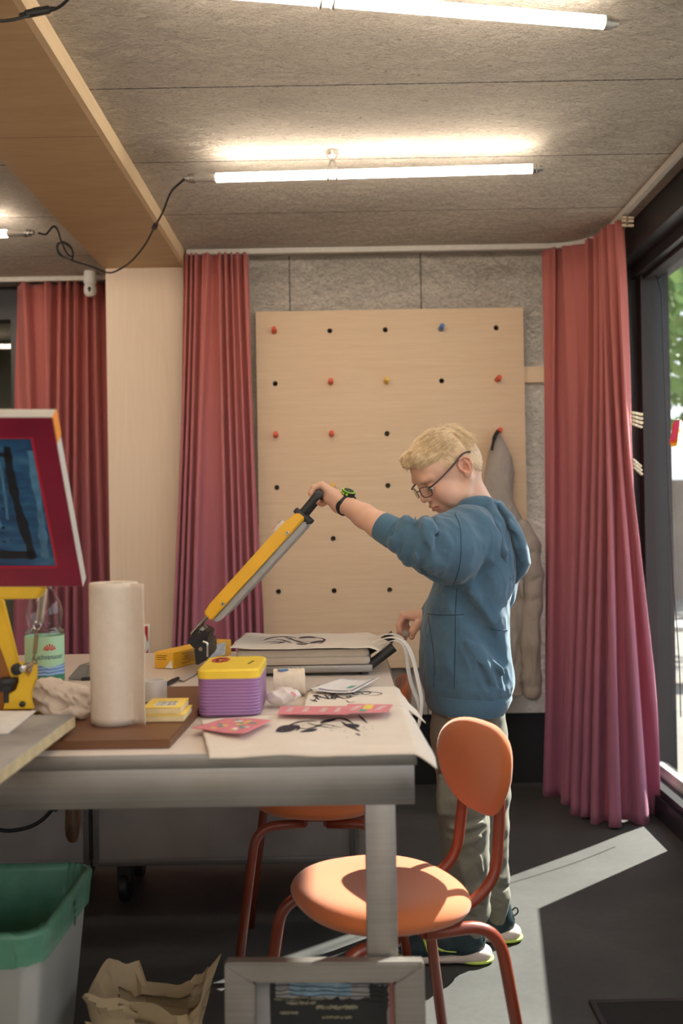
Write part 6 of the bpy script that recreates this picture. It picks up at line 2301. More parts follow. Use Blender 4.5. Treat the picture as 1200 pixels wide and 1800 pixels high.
# head frame: forward, left (towards the photographer), up
hy, hp_ = math.radians(20), math.radians(30)
hf = V((-math.cos(hy) * math.cos(hp_), -math.sin(hy) * math.cos(hp_), -math.sin(hp_)))
hl = V((math.sin(hy), -math.cos(hy), 0))
hu = hl.cross(hf) * -1
if hu.z < 0: hu = -hu
HO = at(790, 823, 2.70)
HR = np.array([list(hf), list(hl), list(hu)], np.float32)


def H(a, b, c=0.0):
    """head point: a forward, b up, c to the boy's left"""
    return np.array(HO + hf * a + hu * b + hl * c, np.float32)


ap = lambda x, y, Y: np.array(at(x, y, Y), np.float32)
HB_Y = 2.645
hbar = np.array([HB.x, HB_Y, HB.z], np.float32)

t0 = None
h = 0.0022
s = SDF((-0.125, 2.47, 0.03), (0.50, 2.95, 1.43), h)
# --- legs, trunk (under the clothes)
for pl, rs in (([(808, 1235, 2.67), (812, 1330, 2.66), (815, 1440, 2.65), (820, 1540, 2.655), (824, 1625, 2.665), (820, 1652, 2.667)], [0.060, 0.054, 0.043, 0.040, 0.024, 0.022]),
               ([(838, 1235, 2.79), (845, 1330, 2.79), (852, 1440, 2.79), (858, 1530, 2.79), (870, 1595, 2.79), (872, 1622, 2.797)], [0.060, 0.054, 0.043, 0.038, 0.024, 0.022])):
    s.chain([ap(*q) for q in pl], rs, 0.02)
s.cone(ap(820, 1652, 2.668), ap(752, 1672, 2.67), 0.022, 0.016, 0.012)
s.cone(ap(872, 1622, 2.798), ap(808, 1640, 2.795), 0.022, 0.016, 0.012)
s.ell(ap(822, 1215, 2.73), (0.066, 0.092, 0.08), None, 0.03)
s.ell(ap(822, 1110, 2.73), (0.08, 0.105, 0.13), None, 0.05)
s.ell(ap(832, 980, 2.73), (0.082, 0.125, 0.13), None, 0.05)
s.cone(ap(835, 935, 2.64), ap(858, 935, 2.84), 0.042, 0.042, 0.04)
# neck
s.cone(ap(846, 905, 2.735), H(-0.022, -0.052), 0.046, 0.041, 0.02)
s.cone(ap(838, 905, 2.72), H(0.005, -0.07), 0.036, 0.030, 0.03)
# --- arms
s.cone(ap(828, 940, 2.62), ap(704, 945, 2.508), 0.038, 0.030, 0.02)
s.chain([ap(704, 945, 2.508), ap(690, 937, 2.520), ap(668, 924, 2.540), ap(640, 907, 2.575), ap(603, 884, 2.622)], [0.030, 0.0315, 0.0335, 0.030, 0.0235], 0.015)
s.cone(ap(855, 945, 2.84), ap(866, 1042, 2.862), 0.036, 0.030, 0.02)
s.chain([ap(866, 1042, 2.862), ap(820, 1070, 2.82), ap(752, 1084, 2.785)], [0.030, 0.028, 0.022], 0.015)
# --- head
s.ell(H(0.002, 0.018), (0.090, 0.070, 0.073), HR, 0.01)
s.ell(H(-0.035, -0.012), (0.055, 0.055, 0.055), HR, 0.02)
s.ell(H(0.052, 0.030), (0.051, 0.056, 0.052), HR, 0.02)
s.ell(H(0.044, -0.030), (0.052, 0.052, 0.068), HR, 0.02)
for sg in (-1, 1):
    s.chain([H(-0.006, -0.040, sg * 0.052), H(0.022, -0.070, sg * 0.044), H(0.060, -0.088, sg * 0.018)], [0.016, 0.016, 0.014], 0.022)
    s.ell(H(0.066, -0.034, sg * 0.033), (0.026, 0.024, 0.026), HR, 0.018)
    s.ell(H(0.048, -0.055, sg * 0.040), (0.028, 0.018, 0.030), HR, 0.02)
s.ell(H(0.069, -0.086), (0.0165, 0.020, 0.0135), HR, 0.014)
s.ell(H(0.080, -0.062), (0.018, 0.024, 0.024), HR, 0.014)
for sg in (-1, 1):
    s.chain([H(0.094, 0.013, sg * 0.010), H(0.092, 0.016, sg * 0.026), H(0.080, 0.014, sg * 0.043)], [0.008, 0.009, 0.008], 0.012)
    s.ell(H(0.103, -0.006, sg * 0.029), (0.014, 0.016, 0.010), HR, 0.012, 'cut')
    s.ell(H(0.0815, -0.007, sg * 0.031), (0.0135, 0.0145, 0.0115), HR, 0.004)
    s.fold([H(0.094, -0.0115, sg * 0.020), H(0.0955, -0.014, sg * 0.030), H(0.088, -0.0125, sg * 0.042)], 0.0022, -0.0016, False)
    s.fold([H(0.095, 0.0035, sg * 0.020), H(0.0945, 0.005, sg * 0.031), H(0.086, 0.003, sg * 0.042)], 0.0024, -0.0014, False)
# nose
s.chain([H(0.096, 0.006), H(0.1005, -0.010), H(0.1075, -0.028), H(0.1095, -0.035)], [0.0065, 0.0065, 0.0075, 0.0088], 0.008)
for sg in (-1, 1):
    s.ell(H(0.1005, -0.0385, sg * 0.0105), (0.009, 0.0062, 0.0066), HR, 0.005)
    s.ell(H(0.105, -0.0455, sg * 0.0055), (0.005, 0.0028, 0.003), HR, 0.002, 'cut')
# mouth
s.chain([H(0.0905, -0.0665, -0.019), H(0.0985, -0.0618, -0.008), H(0.0995, -0.0625, 0), H(0.0985, -0.0618, 0.008), H(0.0905, -0.0665, 0.019)], [0.0030, 0.0046, 0.0042, 0.0046, 0.0030], 0.005)
s.chain([H(0.089, -0.0695, -0.017), H(0.0950, -0.0728, -0.006), H(0.0950, -0.0728, 0.006), H(0.089, -0.0695, 0.017)], [0.0028, 0.0048, 0.0048, 0.0028], 0.005)
s.fold([H(0.091, -0.068, -0.020), H(0.1015, -0.0668, -0.006), H(0.1015, -0.0668, 0.006), H(0.091, -0.068, 0.020)], 0.0020, -0.0042, False)
s.fold([H(0.087, -0.0785, -0.012), H(0.0905, -0.079, 0), H(0.087, -0.0785, 0.012)], 0.004, -0.0022, False)
s.fold([H(0.103, -0.050, 0), H(0.101, -0.058, 0)], 0.0026, -0.0012, False)
# ears
for sg in (-1, 1):
    E = lambda a, b, c=0.0: H(-0.008 + a, -0.004 + b, sg * (0.0685 + c))
    er = [HR[0] * 0.95 + HR[1] * sg * -0.30, HR[1] * sg * 0.95 + HR[0] * 0.30, HR[2]]
    s.ell(E(-0.002, 0.0, 0.003), (0.0165, 0.0048, 0.026), er, 0.004)
    s.ell(E(0.001, -0.023, 0.0015), (0.0095, 0.0045, 0.0095), er, 0.004)
    s.chain([E(0.013, -0.004, 0.0), E(0.0145, 0.012, 0.003), E(0.006, 0.025, 0.007), E(-0.008, 0.0255, 0.011), E(-0.0175, 0.015, 0.0125), E(-0.0185, 0.0, 0.0115), E(-0.0135, -0.015, 0.008), E(-0.003, -0.024, 0.004)], [0.0026, 0.0030, 0.0033, 0.0034, 0.0033, 0.003, 0.0028, 0.0034], 0.0025)
    s.ell(E(0.001, -0.003, 0.0075), (0.0085, 0.0075, 0.0125), er, 0.003, 'cut')
    s.ell(E(0.001, 0.0125, 0.009), (0.0085, 0.004, 0.0055), er, 0.003, 'cut')
    s.chain([E(-0.006, 0.018, 0.0085), E(-0.0115, 0.003, 0.0085), E(-0.007, -0.012, 0.007)], [0.0022, 0.0026, 0.0022], 0.003)
    s.ell(E(0.0105, -0.006, 0.0045), (0.0038, 0.0030, 0.0052), er, 0.003)
    s.ell(E(0.004, -0.006, 0.002), (0.0035, 0.006, 0.0035), er, 0.002, 'cut')
# --- left hand, gripping the crossbar
wr = ap(603, 884, 2.622)
bx_, bz_ = HB.x, HB.z
ang = lambda deg, R_: np.array([R_ * math.cos(math.radians(deg)), 0, R_ * math.sin(math.radians(deg))], np.float32)


def bar_pt(deg, R_, Y): return np.array([bx_, Y, bz_], np.float32) + ang(deg, R_)


YS_ = (2.606, 2.627, 2.648, 2.668)     # little .. index finger
for Y_, rr, ext in zip(YS_, (0.0074, 0.0084, 0.0088, 0.0086), (258, 268, 272, 268)):
    kn = bar_pt(72, 0.0245, Y_)
    s.cone(wr + np.array([0.0, (Y_ - 2.638) * 0.28, 0.002], np.float32), kn, 0.0195, rr * 1.28, 0.012)
    s.chain([kn, bar_pt(128, 0.0225, Y_), bar_pt(168, 0.0205, Y_), bar_pt(212, 0.0188, Y_ + 0.001), bar_pt(ext, 0.0178, Y_ + 0.001)], [rr * 1.18, rr * 1.0, rr * 1.05, rr * 0.92, rr * 0.82], 0.0035)
    s.ell(bar_pt(74, 0.0275, Y_), (0.0085, rr * 0.95, 0.006), None, 0.006)
s.cone(wr + np.array([-0.012, -0.002, -0.008], np.float32), bar_pt(-20, 0.0235, 2.612), 0.0185, 0.0125, 0.012)
s.cone(wr + np.array([-0.012, 0.010, -0.006], np.float32), bar_pt(-22, 0.0235, 2.66), 0.0185, 0.0130, 0.012)
s.chain([wr + np.array([-0.010, 0.022, -0.004], np.float32), bar_pt(-25, 0.028, 2.690), bar_pt(-75, 0.0215, 2.700), bar_pt(-125, 0.0190, 2.694)], [0.0135, 0.0118, 0.0098, 0.0078], 0.006)
# --- right hand, pinching a small clip
rw = ap(752, 1084, 2.785)
fing = [([(709, 1081), (700.5, 1098), (702, 1110), (708.5, 1119)], 2.765, 0.0082), ([(710, 1080), (702, 1099), (704, 1113), (712, 1122)], 2.785, 0.0085), ([(713, 1081), (706, 1098), (711, 1110), (718, 1116)], 2.804, 0.0080), ([(718, 1083), (713, 1096), (718, 1105), (724, 1109)], 2.820, 0.0070)]
for pl, Y_, rr in fing:
    pts = [ap(x, y, Y_ + 0.002 * i * (-1 if Y_ > 2.79 else 0)) for i, (x, y) in enumerate(pl)]
    s.cone(rw + np.array([0, (Y_ - 2.79) * 0.5, 0], np.float32), pts[0], 0.0195, rr * 1.3, 0.012)
    s.chain(pts, [rr * 1.18, rr * 1.04, rr * 0.92, rr * 0.78], 0.003)
s.chain([ap(742, 1090, 2.768), ap(733, 1099, 2.752), ap(725, 1110, 2.748), ap(723.5, 1120, 2.752)], [0.0165, 0.0122, 0.0100, 0.0078], 0.006)
me = s.mesh('body')
# skin tint by place (lips, ears, cheeks)
n = len(me.vertices)
co = np.empty(n * 3, np.float32); me.vertices.foreach_get('co', co); co = co.reshape(-1, 3)
q = (co - np.array(HO, np.float32)) @ HR.T      # a, c, b
A_h, C_h, B_h = q[:, 0], q[:, 1], q[:, 2]
lip = np.zeros(n, np.float32)
for pts, w in (([H(0.0905, -0.0665, -0.018), H(0.0985, -0.062, -0.008), H(0.0995, -0.0625, 0), H(0.0985, -0.062, 0.008), H(0.0905, -0.0665, 0.018)], 0.0058), ([H(0.089, -0.0695, -0.016), H(0.096, -0.0728, -0.006), H(0.096, -0.0728, 0.006), H(0.089, -0.0695, 0.016)], 0.0062)):
    for a, b2 in zip(pts[:-1], pts[1:]):
        ab = b2 - a
        t_ = np.clip(((co - a) @ ab) / (ab @ ab), 0, 1)
        d = np.linalg.norm(co - a - t_[:, None] * ab, axis=1)
        lip = np.maximum(lip, np.clip((w - d) / 0.0015, 0, 1))
red = 0.75 * np.exp(-(((np.abs(C_h) - 0.075) / 0.016) ** 2 + ((A_h + 0.008) / 0.024) ** 2 + ((B_h + 0.002) / 0.032) ** 2)) + 0.5 * np.exp(-((A_h - 0.108) ** 2 + (B_h + 0.036) ** 2 + C_h ** 2) / 0.015 ** 2)
red += 0.40 * np.exp(-((A_h - 0.075) ** 2 + (B_h + 0.032) ** 2 + (np.abs(C_h) - 0.04) ** 2) / 0.028 ** 2)
for tip in (ap(709, 1119, 2.765), ap(724, 1119, 2.752), ap(702, 1105, 2.77), bar_pt(150, 0.02, 2.62), bar_pt(250, 0.02, 2.62)):
    red += 0.5 * np.exp(-((co - tip) ** 2).sum(1) / 0.016 ** 2)
at_ = me.color_attributes.new('tint', 'FLOAT_COLOR', 'POINT')
buf = np.stack([lip, np.clip(red, 0, 1), np.zeros(n), np.ones(n)], 1).astype(np.float32)
at_.data.foreach_set('color', buf.ravel())
m, nt, b = new_mat('fair_skin')
v = coords(nt)
ta = N(nt, 'ShaderNodeVertexColor'); ta.layer_name = 'tint'
sep = N(nt, 'ShaderNodeSeparateColor'); nt.links.new(ta.outputs['Color'], sep.inputs[0])
base = ramp(nt, noise_n(nt, v, 28, 4), [(0.3, (0.66, 0.385, 0.265)), (0.7, (0.72, 0.435, 0.31))])
c = mixc(nt, math_n(nt, 'MULTIPLY', sep.outputs[1], 0.75), base, (0.66, 0.235, 0.15, 1))
c = mixc(nt, math_n(nt, 'MULTIPLY', sep.outputs[0], 0.75), c, (0.50, 0.13, 0.11, 1))
nt.links.new(c, b.inputs['Base Color'])
b.inputs['Roughness'].default_value = 0.5
b.inputs['Subsurface Weight'].default_value = 0.25
b.inputs['Subsurface Radius'].default_value = (0.010, 0.004, 0.0025)
b.inputs['Subsurface Scale'].default_value = 1.0
bump(nt, b, noise_n(nt, v, 450, 2), 0.06, 0.0005)
M_skin = m
link_mesh('body', me, M_skin, boy)
del s, me, co, q

# finger nails
M_nail = plain('finger_nail', (0.74, 0.45, 0.36, 1), 0.3)
for p, d in ((ap(722.0, 1119, 2.7445), (0.3, -1, 0.1)), (ap(707.5, 1119, 2.759), (-0.5, -0.6, -0.5))):
    R = V(d).normalized().to_track_quat('Z', 'Y').to_matrix()
    MB().sphere(V(p), (0.0042, 0.0058, 0.0014), 12, 8, R).build('finger_nail', M_nail, boy, True)
# eyes
M_eye = plain('eye_white', (0.70, 0.66, 0.62, 1), 0.2)
M_iris = plain('iris_blue_grey', (0.07, 0.10, 0.13, 1), 0.2)
M_lash = plain('brown_lash', (0.10, 0.055, 0.03, 1), 0.7)
M_hair = None
for sg in (-1, 1):
    e = MB().sphere(V(H(0.0832, -0.0115, sg * 0.031)), (0.0118,) * 3, 20, 14).build('eye', M_eye, boy, True)
    R = (hf * 0.8 - hu * 0.6).to_track_quat('Z', 'Y').to_matrix()
    MB().sphere(V(H(0.0832, -0.0115, sg * 0.031)) + (hf * 0.8 - hu * 0.6) * 0.0098, (0.0055, 0.0055, 0.0026), 14, 8, R).build('iris', M_iris, e, True)
    pts = smooth_path([V(H(0.0935, -0.0125, sg * 0.0185)), V(H(0.0975, -0.0145, sg * 0.029)), V(H(0.091, -0.0135, sg * 0.0425))], 6)
    MB().tube(pts, [0.0007] + [0.0013] * (len(pts) - 2) + [0.0006], 6).build('eyelashes', M_lash, boy, True)

# --- hair
h = 0.0022
s = SDF(HO - V((0.14, 0.12, 0.13)), HO + V((0.13, 0.12, 0.14)), h)
s.ell(H(0.000, 0.024), (0.0940, 0.0722, 0.0760), HR, 0.01)
s.ell(H(-0.037, -0.010), (0.0570, 0.0568, 0.0570), HR, 0.02)
s.ell(H(0.055, 0.066), (0.055, 0.052, 0.032), HR, 0.02)
s.ell(H(0.077, 0.0765), (0.030, 0.042, 0.016), (HR[0] * 0.94 - HR[2] * 0.34, HR[1], HR[2] * 0.94 + HR[0] * 0.34), 0.012)
s.ell(H(-0.005, 0.082), (0.055, 0.050, 0.026), HR, 0.02)
ax_ = [(s.lo[k] + s.h * np.arange(s.n[k])).astype(np.float32) for k in range(3)]
X, Y, Z = ax_[0][:, None, None] - HO.x, ax_[1][None, :, None] - HO.y, ax_[2][None, None, :] - HO.z
Ah = X * hf.x + Y * hf.y + Z * hf.z
Bh = X * hu.x + Y * hu.y + Z * hu.z
Ch = X * hl.x + Y * hl.y + Z * hl.z
la = [-0.10, -0.075, -0.055, -0.040, -0.030, -0.018, 0.0, 0.015, 0.028, 0.040, 0.050, 0.058, 0.075, 0.095, 0.12]
lb = [-0.058, -0.056, -0.050, -0.036, -0.012, 0.018, 0.022, 0.010, 0.006, 0.014, 0.026, 0.040, 0.052, 0.060, 0.064]
line = np.interp(Ah.ravel(), la, lb).reshape(Ah.shape).astype(np.float32)
line = line + 0.010 * (1 - np.clip(np.abs(Ch) / 0.05, 0, 1)) * (Ah > 0.06) * -0.3
d = (line - Bh) * 0.75 + 0.0015 * field_noise(X, Y, Z, 500, 3)
k = 0.008
hh = np.maximum(k - np.abs(s.F - d), 0) / k
s.F = (np.maximum(s.F, d) + hh * hh * k * 0.25).astype(np.float32)
# combed grooves on the top
g = np.sin((Ch * 1.0 + 0.25 * Ah) * 620 + 2.5 * np.sin(Ah * 60) + 3 * np.sin(Ch * 90)) * 0.0010 * np.clip((Bh - 0.045) / 0.03, 0, 1)
s.F += g.astype(np.float32)
me = s.mesh('hair')
m, nt, b = new_mat('blond_hair')
v = coords(nt)
nt.links.new(ramp(nt, noise_n(nt, v, 55, 4, 0.6), [(0.32, (0.60, 0.41, 0.21)), (0.5, (0.80, 0.60, 0.35)), (0.7, (0.92, 0.75, 0.50))]), b.inputs['Base Color'])
b.inputs['Roughness'].default_value = 0.42
b.inputs['Specular IOR Level'].default_value = 0.5
b.inputs['Sheen Weight'].default_value = 0.2
M_hair = m
m2, nt, b = new_mat('fair_short_hair')
v = coords(nt)
nt.links.new(ramp(nt, noise_n(nt, v, 90, 5, 0.7), [(0.3, (0.64, 0.44, 0.255)), (0.7, (0.80, 0.59, 0.37))]), b.inputs['Base Color'])
b.inputs['Roughness'].default_value = 0.5
M_hair2 = m2
nv = len(me.vertices)
co = np.empty(nv * 3, np.float32); me.vertices.foreach_get('co', co); co = co.reshape(-1, 3)
no = np.empty(nv * 3, np.float32); me.vertices.foreach_get('normal', no); no = no.reshape(-1, 3)
hair = link_mesh('hair', me, M_hair2, boy)
q = (co - np.array(HO, np.float32)) @ HR.T
r = np.random.default_rng(5)
mb_top, mb_side = MB(), MB()


def strand(mb, p, d0, n0, L, lift, bend, w):
    pts, rad = [], []
    p = V(p); d = V(d0); nn = V(n0)
    kk = 5
    for i in range(kk + 1):
        t_ = i / kk
        pts.append(p + d * (L * t_) + nn * (lift * math.sin(PI * min(1, t_ * 1.1)) * (1 - 0.3 * t_)) + V(bend) * (t_ * t_))
        rad.append(w * (1 - 0.75 * t_))
    mb.tube(pts, rad, 3, cap=False)


idx = r.permutation(nv)
ct_, cs_ = 0, 0
for i in idx:
    a, c, b_ = q[i]
    if a * hf.x > 9: continue
    nn = no[i]
    nf_, nu_ = float(np.dot(nn, HR[0])), float(np.dot(nn, HR[2]))
    if nu_ < -0.35 and b_ > -0.02: continue
    top = b_ > 0.052 + 0.25 * max(0, -a - 0.03)
    if top and ct_ < 2600:
        fl = 0.0
        # combed forward from the crown, falling a little to the near side
        fl = mnoise.noise(V((float(a) * 28, float(c) * 60, float(b_) * 20)))
        d = HR[0] * (0.95 + 0.05 * r.normal()) + HR[1] * (0.28 + 0.45 * fl + 0.05 * r.normal()) - HR[2] * 0.05
        if a < -0.035: d = -HR[0] * 0.6 + HR[1] * 0.5 * np.sign(c + 0.01) - HR[2] * 0.3 + HR[0] * 0.3 * r.normal()
        d = d - nn * float(np.dot(d, nn)); d /= np.linalg.norm(d) + 1e-9
        L = 0.034 + 0.014 * r.random()
        L = min(L, max(0.012, 0.105 - a))
        strand(mb_top, co[i] - nn * 0.0015, d, nn, L, 0.0025 + 0.004 * abs(fl if a >= -0.035 else 0.3) + 0.002 * r.random(), -HR[2] * 0.005 * r.random() + HR[1] * 0.006 * fl, 0.0010)
        ct_ += 1
    elif not top and cs_ < 3200:
        d = -HR[2] * 0.8 - HR[0] * 0.35 + HR[0] * 0.15 * r.normal()
        if a > 0.03: d = -HR[2] * 0.6 - HR[0] * 0.6
        d = d - nn * float(np.dot(d, nn)); d /= np.linalg.norm(d) + 1e-9
        L = (0.008 + 0.006 * r.random()) * (1.3 if b_ > 0.02 else 0.8)
        strand(mb_side, co[i] - nn * 0.001, d, nn, L, 0.0012, -HR[2] * 0.001, 0.00055)
        cs_ += 1
    if ct_ >= 2600 and cs_ >= 3200: break
# cowlick on the crown
for k in range(60):
    c0 = H(-0.018 + 0.012 * r.normal(), 0.100 + 0.003 * r.normal(), 0.006 + 0.015 * r.normal())
    d = HR[2] * 0.6 + HR[0] * (0.6 * r.normal()) + HR[1] * 0.5 * r.normal()
    d /= np.linalg.norm(d)
    strand(mb_top, c0, d, HR[2], 0.016 + 0.008 * r.random(), 0.002, HR[0] * 0.004 * r.normal(), 0.0006)
mb_top.build('top_strands', M_hair, hair, True)
mb_side.build('short_strands', M_hair2, hair, True)
# eyebrows
mb = MB()
for sg in (-1, 1):
    for k in range(40):
        t_ = k / 39
        p = H(0.1025 - 0.014 * t_ ** 2, 0.014 + 0.005 * math.sin(PI * t_) + 0.0012 * r.normal(), sg * (0.012 + 0.030 * t_))
        strand(mb, p, (HR[1] * sg * 0.8 + HR[2] * 0.3 - HR[0] * 0.25), HR[0], 0.006, 0.001, HR[0] * 0, 0.0005)
mb.build('eyebrows', M_hair, boy, True)

# --- glasses
M_gl = plain('dark_plum_acetate', (0.045, 0.024, 0.024, 1), 0.3)
M_lens = glass_mat('clear_lens', (0.97, 0.97, 0.96, 1), 0.0, 1.0)
gfr = []
LA = 0.1135
mbf = MB()
lens_l = []
for sg in (-1, 1):
    loop = []
    for k in range(32):
        a = 2 * PI * k / 32
        c_, s__ = math.cos(a), math.sin(a)
        y = 0.0215 * math.copysign(abs(c_) ** 0.55, c_)
        z = 0.0145 * math.copysign(abs(s__) ** 0.6, s__)
        loop.append(V(H(LA - 0.012 * ((0.031 + y) / 0.05) ** 2 * 0.9, -0.013 + z, sg * (0.0325 + y))))
    mbf.tube(loop, 0.0013, 8, closed=True)
    lens_l.append(loop)
mbf.tube(smooth_path([V(H(LA - 0.001, -0.008, -0.0115)), V(H(LA + 0.003, -0.006, 0)), V(H(LA - 0.001, -0.008, 0.0115))], 5), 0.0014, 8)
gl = mbf.build('glasses', M_gl, boy, True)
for sg, loop in zip((-1, 1), lens_l):
    mb = MB()
    mb.prism([p.copy() for p in loop], hf * 0.0012)
    mb.build('lens', M_lens, gl, False)
    p0 = V(H(LA - 0.010, -0.004, sg * 0.0545))
    mb = MB()
    pts = smooth_path([V(H(LA - 0.009, -0.003, sg * 0.0535)), V(H(LA - 0.018, -0.002, sg * 0.0635)), V(H(0.06, 0.006, sg * 0.0715)), V(H(0.015, 0.018, sg * 0.0755)), V(H(-0.012, 0.0275, sg * 0.0770)), V(H(-0.030, 0.0265, sg * 0.0735)), V(H(-0.043, 0.021, sg * 0.070))], 6)
    mb.tube(pts, 0.0024, 8)
    mb.build('temple', M_gl, gl, True)

# --- wristwatch
M_ws = plain('black_watch_rubber', (0.010, 0.010, 0.011, 1), 0.5)
M_lime = plain('lime_green_plastic', (0.33, 0.62, 0.06, 1), 0.4)
wd = V(ap(603, 884, 2.622) - ap(640, 907, 2.575)).normalized()
wc = V(ap(606, 886, 2.620))
wu = (V((0, 0, 1)) - wd * wd.z).normalized()
wu = (wu + V((0.10, -0.25, 0)) * 0.6); wu = (wu - wd * wu.dot(wd)).normalized()
ws_ = wd.cross(wu)
WR = Matrix((wd, ws_, wu)).transposed()
mb = MB()
ro, ri = 0.0305, 0.0265
rows = []
for k in range(36):
    a = 2 * PI * k / 36
    dirr = ws_ * math.cos(a) * 1.06 + wu * math.sin(a) * 1.0
    hw_ = 0.0095 if math.sin(a) < 0.3 else 0.0115
    rows.append([mb.bm.verts.new(wc + dirr * rr + wd * w_) for rr, w_ in ((ri, -hw_), (ro, -hw_), (ro, hw_), (ri, hw_))])
for A, B in zip(rows, rows[1:] + rows[:1]):
    for k in range(4): mb.face([A[k], A[(k + 1) % 4], B[(k + 1) % 4], B[k]])
wt = mb.build('wristwatch', M_ws, boy, True)
oct_ = lambda R_, zz, sx=1.0: [(wc + wu * zz + (wd * math.cos(a) + ws_ * math.sin(a)) * R_) for a in [2 * PI * (k + 0.5) / 12 for k in range(12)]]
MB().prism(oct_(0.0185, ro - 0.004), wu * 0.011).build('watch_case', M_ws, wt, 0.5)
MB().prism(oct_(0.0175, ro + 0.007), wu * 0.002).build('watch_bezel', M_lime, wt, 0.5)
MB().prism(oct_(0.0135, ro + 0.009), wu * 0.0008).build('watch_glass', plain('watch_display', (0.05, 0.06, 0.05, 1), 0.15), wt, 0.5)
for k in (2, 3, 4, 8, 9, 10):
    a = 2 * PI * k / 12
    MB().box(wc + wu * (ro + 0.002) + (wd * math.cos(a) + ws_ * math.sin(a)) * 0.0182, (0.004, 0.006, 0.006), WR @ Matrix.Rotation(a, 3, 'Z'), 0.001).build('watch_button', M_lime, wt)
MB().box(wc + (ws_ * math.cos(2.75) + wu * math.sin(2.75)) * -ro if False else wc - ws_ * (ro * 0.93) + wu * 0.010, (0.007, 0.002, 0.010), WR, 0.0008).build('strap_window', M_lime, wt)

# --- hoodie
m, nt, b = new_mat('blue_sweatshirt')
v = coords(nt)
f = noise_n(nt, v, 16, 4, 0.6)
fine = noise_n(nt, v, 500, 2)
c0 = ramp(nt, f, [(0.3, (0.058, 0.118, 0.175)), (0.7, (0.082, 0.158, 0.225))])
c0 = mixc(nt, 0.2, c0, ramp(nt, fine, [(0.3, (0.045, 0.10, 0.15)), (0.7, (0.10, 0.19, 0.26))]))
nt.links.new(c0, b.inputs['Base Color'])
b.inputs['Roughness'].default_value = 0.9
b.inputs['Specular IOR Level'].default_value = 0.15
b.inputs['Sheen Weight'].default_value = 0.25
b.inputs['Sheen Roughness'].default_value = 0.5
bump(nt, b, fine, 0.3, 0.0008)
M_hood = m
ys = [895, 915, 940, 980, 1030, 1060, 1110, 1150, 1180, 1200, 1212, 1222]
xl2 = [822, 802, 788, 776, 760, 748, 739, 736, 737, 740, 745, 750]
xr2 = [874, 892, 902, 908, 902, 893, 893, 897, 901, 903, 900, 893]
ry2 = [0.062, 0.10, 0.135, 0.148, 0.150, 0.150, 0.150, 0.151, 0.153, 0.153, 0.150, 0.146]
def cols(ys, xl2, xr2, Y):
    Zs = [at(800, y, Y).z for y in ys]
    L = [at(x, y, Y).x for x, y in zip(xl2, ys)]
    Rr = [at(x, y, Y).x for x, y in zip(xr2, ys)]
    return Zs, [(a + b_) / 2 for a, b_ in zip(L, Rr)], [(b_ - a) / 2 for a, b_ in zip(L, Rr)]


h = 0.003
s = SDF((0.07, 2.41, at(800, 1230, YBY).z), (0.50, 2.95, at(800, 870, YBY).z), 0.0025)
Zs, cx, rx = cols(ys, xl2, xr2, YBY)
s.column(Zs, cx, [YBY] * len(ys), rx, ry2, 0.01, sup=2.3)
# shoulders
s.cone(ap(842, 905, 2.73), ap(822, 938, 2.615), 0.050, 0.074, 0.05)
s.cone(ap(852, 905, 2.75), ap(868, 940, 2.855), 0.048, 0.070, 0.05)
# left sleeve
sl_p = [(816, 952, 2.625), (786, 962, 2.57), (758, 962, 2.53), (738, 954, 2.51), (727, 946, 2.505), (718, 948, 2.503), (709, 942, 2.507), (701, 942, 2.512), (694, 938, 2.516)]
sl_r = [0.090, 0.085, 0.068, 0.054, 0.0480, 0.0480, 0.0430, 0.0430, 0.039]
s.chain([ap(*p) for p in sl_p[:4]], sl_r[:4], 0.02)
s.chain([ap(*p) for p in sl_p[3:]], sl_r[3:], 0.007)


def bunch(c, axis, R_, r_, k=0.006, ph=0.0, ecc=1.0):
    """a roll of bunched cloth around the sleeve"""
    c = V(c); ax_ = V(axis).normalized()
    e1 = ax_.orthogonal().normalized(); e2 = ax_.cross(e1)
    pts, rr = [], []
    for i in range(25):
        a = 2 * PI * i / 24
        wob = 1 + 0.07 * math.sin(2 * a + ph) + 0.04 * math.sin(5 * a + 2 * ph)
        pts.append(c + (e1 * math.cos(a) + e2 * math.sin(a)) * R_ * wob + ax_ * 0.006 * math.sin(2 * a + ph * 1.7))
        rr.append(r_ * (1 + 0.30 * math.sin(3 * a + ph)))
    s.chain([tuple(p) for p in pts], rr, k)


bunch(ap(702, 941, 2.510), (-0.90, 0.05, 0.45), 0.0375, 0.0100, 0.009, 0.4)
bunch(ap(715, 946, 2.505), (-0.98, 0.1, 0.10), 0.0415, 0.0115, 0.008, 1.9)
bunch(ap(731, 950, 2.506), (-0.90, -0.1, 0.40), 0.0495, 0.0120, 0.010, 3.1)
bunch(ap(751, 956, 2.522), (-0.97, -0.1, -0.15), 0.0590, 0.0120, 0.014, 4.4)
s.ell(ap(792, 990, 2.575), (0.065, 0.06, 0.050), None, 0.03)
# right sleeve
s.chain([ap(868, 945, 2.86), ap(874, 1000, 2.875), ap(871, 1045, 2.872), ap(850, 1062, 2.845), ap(800, 1072, 2.815), ap(762, 1082, 2.79)], [0.075, 0.062, 0.050, 0.048, 0.044, 0.036], 0.03)
s.ell(ap(762, 1082, 2.79), (0.02, 0.024, 0.022), None, 0.006, 'cut')
# collar opening
s.cone(ap(847, 893, 2.735), ap(838, 868, 2.72), 0.050, 0.056, 0.008, 'cut')
s.cone(ap(846, 905, 2.735), ap(838, 868, 2.72), 0.049, 0.055, 0.01, 'cut')
near = lambda pl, Y: [ap(x, y, Y + (0 if len(q_) == 0 else q_[0])) for x, y, *q_ in pl]
F_ = s.fold
